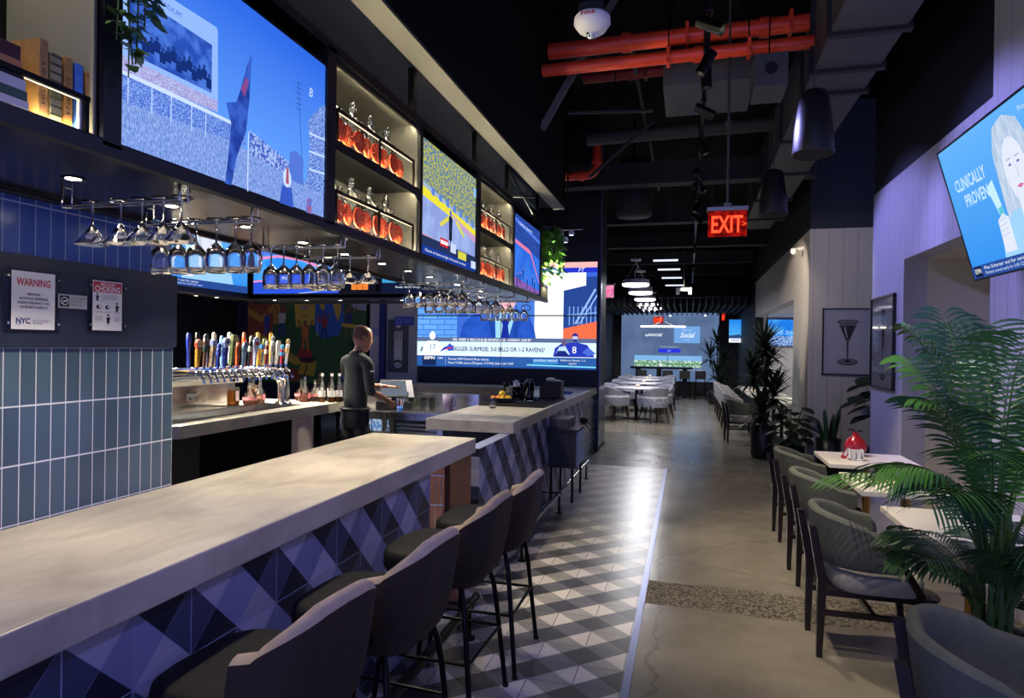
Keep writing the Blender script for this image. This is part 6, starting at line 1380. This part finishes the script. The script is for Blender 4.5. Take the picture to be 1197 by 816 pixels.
for k, (x, y) in enumerate(RT):
    lab = 'round table with pale top in the rear dining area, %s from the camera' % ORD[k]
    if rt is None:
        rt = thing('round_table', lab, 'table', (x,y,0), group='round tables'); MB().lathe([(.001,.715),(.52,.715),(.55,.725),(.55,.745),(.545,.75),(.001,.75)], pm('pale_round_top','C4C0C8',.3), 40).build('table_top', rt); MB().cyl((0,0,.02),(0,0,.715),.04,BMET,n=14).build('pedestal', rt); MB().box(-.32,.32,-.03,.03,0,.03,BMET).box(-.03,.03,-.32,.32,0,.03,BMET).build('base', rt)
    else: copy_tree(rt, loc=(x,y,0), label=lab)
    c = thing('table_candle', 'small glowing candle jar on the round table %s from the camera' % ORD[k], 'candle', (x+.02,y,.75)); MB().lathe([(.001,0),(.04,0),(.045,.07),(.04,.07),(.035,.01),(.001,.01)], pm('frosted_jar','E8DCC8',.4), 14).build('jar', c); MB().cyl((0,0,.01),(0,0,.06),.03,em('FFE2A0',1.6),n=12).build('candle', c)
    for j, (dx, dy) in enumerate(((-.48,-.52),(.42,-.58),(-.55,.45),(.5,.45))):
        rz = math.atan2(-dy, -dx) - PI/2
        lab = 'grey tub chair at the %s round table from the camera, %s side' % (ORD[k], ('near left','near right','far left','far right')[j])
        s = 1 if j == 1 else 0
        if tc[s] is None: tc[s] = tub(lab, (x+dx,y+dy,0), rz, s == 1)
        else: copy_tree(tc[s], loc=(x+dx,y+dy,0), rz=rz, label=lab)
t = thing('high_table', 'long black high table in front of the projection screen', 'table', (-.85, 22.9, 0)); MB().box(-1.05,1.0,-.3,.3,.98,1.05,BMET).build('table_top', t)
for x in (-.8,-.1,.75): MB().box(x-.08,x+.08,-.2,.2,0,.98,BMET).build('leg', t)
for k, x in enumerate((-1.5,-.65,-.1,.4)):
    t = thing('high_stool', 'black high stool at the long high table, %s from the left' % ORD[k], 'stool', (x, 22.45, 0), group='black high stools'); MB().box(-.17,.17,-.17,.17,.68,.74,BLACK,.02).build('seat', t); MB().box(-.17,.17,-.17,-.14,.74,.95,BLACK,.01).build('backrest', t)
    for sx in (-1,1):
        for sy in (-1,1): MB().cyl((.14*sx,.14*sy,.68),(.18*sx,.18*sy,0),.012,BMET,n=6).build('leg', t)
# tables and chairs of the right-hand rear row
SOFT = pm('pale_grey_fabric','8E8C90',.8,noise=.06,nscale=10)
rc = None; rtab = None
for k in range(5):
    y = 13.6 + k*1.15
    lab = 'grey chair of the rear right row, %s from the tall plant' % ORD[k]
    if rc is None:
        rc = thing('row_chair', lab, 'chair', (.95,y,0), -PI/2, 'grey chairs of the rear right row'); m = MB(); shell(m, .27, -.26, .12, .2, [(.42,.95),(.6,1.0),(.80,1.0)], .05, SOFT, SOFT, topdrop=.12, lean=-.08); m.build('backrest', rc); MB().box(-.24,.24,-.22,.24,.36,.47,SOFT,.03).build('seat', rc)
        for sx in (-1,1):
            for sy in (-1,1): MB().cyl((.2*sx,.19*sy,.37),(.22*sx,.24*sy,0),.018,WOOD,r1=.012,n=8).build('leg', rc)
    else: copy_tree(rc, loc=(.95,y,0), label=lab)
for k in range(5):
    y = 12.3 + k*1.15
    lab = 'white table of the rear right row, %s from the tall plant' % ORD[k]
    if rtab is None:
        rtab = thing('row_table', lab, 'table', (1.2,y,0), group='white tables of the rear right row'); MB().box(0,.75,-.34,.34,.715,.75,TT,.004).build('table_top', rtab); MB().cyl((.4,0,.02),(.4,0,.715),.03,BMET,n=12).build('pedestal', rtab); MB().lathe([(.2,0),(.2,.015),(.001,.02)], BMET, 20, (.4,0,0)).build('base', rtab)
    else: copy_tree(rtab, loc=(1.2,y,0), label=lab)
    if k % 2: c = thing('table_candle', 'small warm candle on the rear right row table, %s from the tall plant' % ORD[k], 'candle', (1.45,y,.75)); MB().lathe([(.001,0),(.035,0),(.04,.08),(.001,.08)], em('FFE0A0',1.2), 12).build('candle', c)
t = thing('bench', 'pale banquette along the lit alcove wall', 'bench', (2.4, 14.6, 0)); MB().box(2.3,2.85,11.8,17.5,0,.45,SOFT,.03).build('seat', t, world=True); MB().box(2.85,3.1,11.8,17.5,0,1.05,SOFT,.03).build('backrest', t, world=True)
def draw_blue(p, W, H):
    p.rect(0,0,W,H,em('1E78E0',1,'4AA8F4',3),0); p.poly([(0,0),(W,0),(W,H*.3),(0,H*.4)],em('1C3C9A',1,'A8D0F8',30),1); p.text('LIVE SHOW', W*.4,H*.5,H*.22,em('A8DCFF',1),2,width=W*.6,shear=.2)
def draw_blue2(p, W, H):
    p.rect(0,0,W,H,emgrad('small_sky','5AB8F0','1E80E4',0,H),0); p.rect(0,0,W,H*.18,em('E8ECF4',1),1); p.poly([(0,H*.18),(W*.6,H*.18),(W*.5,H*.36),(0,H*.3)],em('2A4A7A',1),1); p.text('NEWS', W*.3,H*.09,H*.12,em('203870',1),2)
tv('television', 'blue television at the end wall of the lit alcove', 1.2, .66, (1.93, 17.74, 1.78), 0, draw_blue)
tv('television', 'small blue television on the rear wall beside the big screen', .68, .75, (1.28, 22.5, 1.9), 0, draw_blue2)
tv('television', 'television with a blue player picture on the long alcove wall', 1.3, .66, (3.15, 15.6, 1.75), -PI/2, draw_blue)
tv('television', 'narrow slanting screen at the left edge of the rear room', .5, .75, (-2.604, 14.8, 1.9), PI/2, draw_blue2)
for k in range(5):
    y = 12.4 + k*1.1
    downlight(2.1 + .12*k, y, 2.49, 'tiny downlight in the alcove ceiling, %s from the tall plant' % ORD[k], 26, (1,.9,.76), 130)
# ------------------------------------------------------------------ planting
LEAF = pm('palm_leaf','3F7030',.45,noise=.35,nscale=3); LEAF2 = pm('palm_leaf_blue','2E5A48',.45,noise=.3,nscale=3); DLEAF = pm('dark_leaf','16261C',.5,noise=.3,nscale=5); BRIGHT = pm('bright_ivy','6FA83C',.5,noise=.35,nscale=8); STEM = pm('palm_stem','4A6A32',.5); SOIL = pm('dark_soil','1A1512',.9,bump=.8,bscale=80); POT = pm('black_planter','15171C',.35)
def frond(m, base, az, L, rise, droop, leaf, stemmat, nl=30, ll=.26, w=.011):
    """one feather frond: an arching rib with paired drooping leaflets"""
    d = Vector((math.cos(az), math.sin(az), 0)); up = Vector((0,0,1)); side = d.cross(up)
    pts = []
    N_ = 26
    for i in range(N_+1):
        s = i/N_
        pts.append(Vector(base) + d*(L*(.25*s + .75*s*s)*math.cos(rise)*1.0) + up*(L*math.sin(rise)*s - droop*L*s**2.6))
    m.tube(pts, [.007*(1-.8*i/N_) for i in range(N_+1)], stemmat, 5)
    for k in range(nl):
        s = .28 + .72*k/(nl-1); i = min(int(s*N_), N_-1); p = pts[i].lerp(pts[i+1], s*N_-i); t = (pts[i+1]-pts[i]).normalized()
        sc = math.sin(PI*min(1, .18 + .80*(1-(s-.28)/.72)**.75))
        l = ll*max(.25, sc)*random.uniform(.9,1.08)
        nrm = side.cross(t).normalized()
        if nrm.z < 0: nrm = -nrm
        for q in (-1, 1):
            dirv = (t*.62 + side*q*.78 + nrm*.22).normalized(); a = p; cur = dirv; vs = []; wv = t
            M_ = 5
            for j in range(M_+1):
                f = j/M_; ww = w*math.sin(PI*min(1,(.12+.88*(1-f))))**.7 if j < M_ else .0005
                vs += [a - wv*ww, a + wv*ww]
                cur = (cur + Vector((0,0,-.17 - .05*random.random()))).normalized(); a = a + cur*l/M_
            m.add(vs, [(2*j,2*j+1,2*j+3,2*j+2) for j in range(M_)], leaf, True)
t = thing('potted_palm', 'large green feathery palm in a black pot by the right wall', 'palm', (1.22, 3.10, 0))
m = MB(); m.lathe([(.001,0),(.20,0),(.22,.02),(.27,.36),(.285,.42),(.285,.46),(.25,.46),(.235,.41),(.001,.40)], POT, 36); m.build('pot', t)
MB().lathe([(.001,.415),(.24,.405)], SOIL, 24).build('soil', t)
m = MB(); random.seed(3)
for k in range(9): a = k*2.4; m.tube(bez([(.05*math.cos(a),.05*math.sin(a),.40),(.07*math.cos(a),.07*math.sin(a),.7),(.05*math.cos(a),.05*math.sin(a),1.0)],6), [.014]*3+[.009]*4, STEM, 7)
m.build('stems', t)
FR = [(1.75,1.25,1.40,.16),(2.5,1.15,1.32,.24),(3.1,.92,1.3,.30),(3.6,1.1,1.33,.30),(4.3,.95,1.2,.40),(5.1,1.1,1.25,.34),(5.9,1.05,1.2,.36),(.3,1.05,1.25,.32),(1.0,1.1,1.32,.25),(2.15,1.3,1.42,.14),(4.0,.75,1.05,.40),(3.35,.75,1.0,.40),(4.9,.75,.75,.45),(2.85,.7,1.1,.36),(5.5,.8,.85,.45),(1.4,1.2,1.45,.12),(3.0,1.32,1.36,.24),(4.7,1.2,1.40,.26),(3.3,.95,1.2,.5),(2.3,.9,.75,.4),(.6,.95,.95,.4),(3.8,.85,1.15,.5)]
for k, (az, L, rise, dr) in enumerate(FR):
    m = MB(); frond(m, (.04*math.cos(az),.04*math.sin(az),.72 + .06*(k%3)), az, L, rise, dr, LEAF if k % 3 else LEAF2, STEM, 27, .27, .0066); m.build('frond', t)
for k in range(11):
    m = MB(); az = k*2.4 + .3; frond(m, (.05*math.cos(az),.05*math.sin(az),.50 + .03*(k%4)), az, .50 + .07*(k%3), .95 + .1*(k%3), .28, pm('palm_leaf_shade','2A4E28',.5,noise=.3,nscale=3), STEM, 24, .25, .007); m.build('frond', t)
def spiky(name, label, x, y, h, heads, pot_r, pot_h, n=46, ll=.42, cat='plant', tubs=True):
    t = thing(name, label, cat, (x, y, 0)); m = MB()
    m.lathe([(.001,0),(pot_r*.92,0),(pot_r,.03),(pot_r,pot_h-.02),(pot_r*.9,pot_h),(pot_r*.85,pot_h-.03),(.001,pot_h-.03)], POT, 30); m.build('pot', t)
    m = MB(); lf = MB()
    for hx, hy, hz in heads:
        m.tube(bez([(0,0,pot_h-.03),(hx*.3,hy*.3,hz*.5),(hx,hy,hz)],6), .018, pm('bark','3A3028',.8), 7)
        for k in range(n):
            az = k*2.4; el = 1.3 - 1.7*(k/n); l = ll*random.uniform(.75,1.1); dv = Vector((math.cos(az)*math.cos(el), math.sin(az)*math.cos(el), math.sin(el))); sd = dv.cross(Vector((0,0,1))).normalized(); a = Vector((hx,hy,hz-.12*(k/n)*1.5)); vs = []; cur = dv
            for j in range(5):
                ww = (.018,.027,.025,.015,.001)[j]; vs += [a-sd*ww, a+sd*ww]; cur = (cur+Vector((0,0,-.13))).normalized(); a = a+cur*l/4
            lf.add(vs, [(2*j,2*j+1,2*j+3,2*j+2) for j in range(4)], DLEAF, True)
    m.build('trunk', t); lf.build('leaves', t)
    return t
random.seed(11)
spiky('potted_dracaena', 'tall dark spiky plant in a black cylinder pot at the corner of the grey wall', 1.14, 10.75, 2, ((.0,.0,1.78),(-.15,.08,1.35),(.14,-.05,1.05),(.05,.12,1.5),(-.05,-.1,.8)), .19, .52, 80, .44)
spiky('potted_dracaena', 'dark feathery plant far back at the end of the row of chairs', .85, 20.8, 2, ((0,0,1.9),(.2,0,1.4),(-.2,.1,1.5),(0,.1,1.0),(.1,-.1,.7)), .25, .4, 40, .6)
def broad(name, label, x, y, z0, pts_, size, mat, pot=None):
    t = thing(name, label, 'plant', (x, y, 0)); lf = MB(); st_ = MB()
    if pot: MB().lathe([(.001,0),(pot[0]*.9,0),(pot[0],pot[1]),(pot[0]*.9,pot[1]),(.001,pot[1]-.03)], POT, 24).build('pot', t)
    for (px, py, pz) in pts_:
        st_.tube(bez([(0,0,z0),(px*.3,py*.3,(z0+pz)/2+.1),(px,py,pz)],5), .005, STEM, 5)
        az = math.atan2(py, px) + random.uniform(-.4,.4); d = Vector((math.cos(az),math.sin(az),-.35)).normalized(); sd = Vector((-math.sin(az),math.cos(az),0)); a = Vector((px,py,pz)); s = size*random.uniform(.8,1.2)
        rows_ = [(0,.05),(.25,.38),(.55,.45),(.8,.28),(1,.0)]
        vs = []
        for f, w in rows_: c = a + d*f*s + Vector((0,0,-.12*f*f*s)); vs += [c-sd*w*s+Vector((0,0,.06*s*w*2)), c, c+sd*w*s+Vector((0,0,.06*s*w*2))]
        lf.add(vs, [q for j in range(4) for q in ((3*j,3*j+1,3*j+4,3*j+3),(3*j+1,3*j+2,3*j+5,3*j+4))], mat, True)
    st_.build('stems', t); lf.build('leaves', t); return t
random.seed(5)
broad('potted_foliage', 'low dark bushy plant right of the tall spiky plant', 1.42, 9.72, .35, [(random.uniform(-.2,.14),random.uniform(-.16,.14),random.uniform(.35,.92)) for _ in range(46)], .17, DLEAF, (.15,.35))
broad('rubber_plant', 'dark broad leaved plant standing behind the red vase', 2.42, 9.4, .4, [(random.uniform(-.3,.3),random.uniform(-.25,.25),random.uniform(.75,1.35)) for _ in range(26)], .26, DLEAF, (.18,.42))
t = thing('snake_plant', 'upright snake plant in a dark pot against the grey return wall', 'plant', (1.84, 9.62, 0)); MB().lathe([(.001,0),(.13,0),(.16,.48),(.14,.48),(.13,.44),(.001,.44)], POT, 24).build('pot', t); m = MB()
for k in range(11):
    a = k*2.4; r = .02+.07*(k/11); h = random.uniform(.30,.52); b = Vector((r*math.cos(a),r*math.sin(a),.43)); ln_ = Vector((.10*math.cos(a),.10*math.sin(a),h)); sd = Vector((-math.sin(a+.6),math.cos(a+.6),0)); vs = []
    for f, w in ((0,.02),(.3,.032),(.7,.028),(.9,.014),(1,.001)): c = b+ln_*f; vs += [c-sd*w, c+sd*w]
    m.add(vs, [(2*j,2*j+1,2*j+3,2*j+2) for j in range(4)], pm('snake_leaf','22402C',.45,noise=.4,nscale=20), True)
m.build('leaves', t)
def trailing(name, label, loc, strands, mat, size, seed, n):
    random.seed(seed); t = thing(name, label, 'plant', loc); vm = MB(); lf = MB()
    for (dx, dy, L) in strands:
        path = bez([(dx*.2,dy*.2,.03),(dx,dy,.06),(dx*1.1,dy*1.1,-L*.4),(dx*1.1+random.uniform(-.02,.02),dy*1.1+random.uniform(-.03,.03),-L)], 14); vm.tube(path, .0025, STEM, 4)
        for k in range(n):
            p = path[1+int(random.random()*13)]; az = random.uniform(-1.9,1.9); d = Vector((math.cos(az),math.sin(az),random.uniform(-.9,.1))).normalized(); sd = d.cross(Vector((random.uniform(-.3,.3),random.uniform(-.3,.3),1))).normalized(); s = size*random.uniform(.7,1.25); nn = sd.cross(d)*.12*s
            o = p + d*size*.3; lf.add([o, o+d*s*.35+sd*s*.34+nn, o+d*s*.8+sd*s*.2, o+d*s*1.1, o+d*s*.8-sd*s*.2, o+d*s*.35-sd*s*.34+nn], [(0,1,2,3),(0,3,4,5)], mat, True)
    vm.build('vines', t); lf.build('leaves', t); return t
PV = pm('variegated_leaf','4A6A2E',.45,noise=.5,nscale=45)
tp = trailing('trailing_plant', 'small trailing leafy plant hanging between the lit books and the stadium screen', (-1.43, 1.375, 2.62), [(.02,.0,.28),(.03,.02,.24),(.02,-.03,.20),(.03,.04,.14),(.02,-.01,.25)], PV, .042, 21, 22)
tp2 = trailing('trailing_plant', 'bushy bright green trailing plant hanging at the far end of the canopy', (-1.44, 6.62, 2.86), [(random.uniform(-.14,.14),random.uniform(-.08,.16),random.uniform(.3,.58)) for _ in range(26)], BRIGHT, .075, 9, 30)
MB().lathe([(.001,-.02),(.08,-.02),(.10,.06),(.001,.05)], POT, 16).build('pot', tp2)
sl = D.lights.new('plant spot','SPOT'); sl.energy = 60; sl.color = (1,.95,.7); sl.spot_size = 1.2; sl.shadow_soft_size = .02; o = D.objects.new('ivy_fill_spot', sl); COL.objects.link(o); o.location = (-1.40, 6.68, 2.20); o.rotation_euler = (PI, 0, 0)  # unseen uplight without a fixture, added to brighten the hanging plant
# ------------------------------------------------------------------ books
BK = [('large burgundy book lying on top of the pile at the left edge', '4A1E22'),('orange spined book lying under the burgundy one','C88A50'),('black book lying in the middle of the pile','1E2024'),('white book lying in the pile','D8D8D0'),('dark green book lying low in the pile','3A5A48'),('pale book at the bottom of the pile','E0DCCC')]
z = 2.173
for k, (lab, c) in enumerate(reversed(BK)):
    h = (.018,.022,.024,.02,.02,.032)[k]; t = thing('book', lab, 'book', (-1.54, 1.05-.004*k, z)); cm = pm('book_'+c, c, .5)
    MB().box(.078,.083,-.14,.10,0,h,cm,.001).box(-.08,.08,-.14,.10,0,.002,cm).box(-.08,.08,-.14,.10,h-.002,h,cm).box(-.08,.08,.098,.10,0,h,cm).build('cover', t); MB().box(-.076,.078,-.138,.097,.002,h-.002,PAPER).build('pages', t); z += h
UB = [('tan leather book standing next to the flat pile','B98A50',.022,.185),('ribbed olive and cream book standing second from the pile','A8A070',.028,.165),('tan book with dark lettering standing left of the blue one','C08A40',.022,.17),('blue book standing between the tan ones','4A88D8',.022,.165),('tan book standing at the right end of the shelf','C89048',.024,.155)]
y = 1.185
for k, (lab, c, w, h) in enumerate(UB):
    t = thing('book', lab, 'book', (-1.53, y, 2.173)); cm = pm('book_'+c, c, .5, noise=.15, nscale=40)
    MB().box(-.06,.055,0,.002,0,h,cm).box(-.06,.055,w-.002,w,0,h,cm).box(.053,.058,0,w,0,h,cm,.001).build('cover', t); MB().box(-.058,.053,.002,w-.002,.003,h-.003,PAPER).build('pages', t)
    if k == 1:
        m = MB()
        for q in range(8): m.box(.057,.060,0,w,.015+q*.02,.020+q*.02,pm('book_rib','4A5030',.5))
        m.box(.058,.0595,.002,w-.002,.06,.10,MC['book_rib']); m.build('spine_ribs', t)
    if k in (0,2): m = MB(); m.text('ENERGY' if k == 2 else 'HISTORY', 0,0,.014,INK,1,width=h*.55,M=Matrix.Translation((.0585,w/2,h*.45)) @ Matrix.Rotation(PI/2,4,'Z') @ Matrix.Rotation(-PI/2,4,'Y')); m.build('lettering', t)
    y += w + .007
# ------------------------------------------------------------------ light in the building
def area(name, loc, rot, sx, sy, e, col):
    L = D.lights.new(name,'AREA'); L.shape = 'RECTANGLE'; L.size = sx; L.size_y = sy; L.energy = e; L.color = col
    o = D.objects.new(name, L); COL.objects.link(o); o.location = loc; o.rotation_euler = rot
w = D.worlds.new('dusk'); bpy.context.scene.world = w; w.use_nodes = True
bg = w.node_tree.nodes['Background']; bg.inputs[0].default_value = srgb('8E96EC'); bg.inputs[1].default_value = 1.3
cam = D.cameras.new('camera'); co = D.objects.new('camera', cam); COL.objects.link(co)
F_ = 764.0; cam.sensor_width = 36; cam.lens = F_/1197*36; cam.clip_start = .02; cam.clip_end = 100
yaw, pitch, roll = math.radians(15.09), math.radians(-.17), math.radians(-.807)
f0 = Vector((-math.sin(yaw), math.cos(yaw), 0)); r0 = Vector((math.cos(yaw), math.sin(yaw), 0)); u0 = Vector((0,0,1))
f = f0*math.cos(pitch) + u0*math.sin(pitch); u = u0*math.cos(pitch) - f0*math.sin(pitch)
r = r0*math.cos(roll) - u*math.sin(roll); u2 = u*math.cos(roll) + r0*math.sin(roll)
co.matrix_world = Matrix(((r.x,u2.x,-f.x,0),(r.y,u2.y,-f.y,0),(r.z,u2.z,-f.z,1.65),(0,0,0,1)))
sc = bpy.context.scene; sc.camera = co
sc.view_settings.view_transform = 'Standard'; sc.view_settings.look = 'None'; sc.view_settings.exposure = .66; sc.view_settings.gamma = 1; sc.view_settings.use_curve_mapping = False
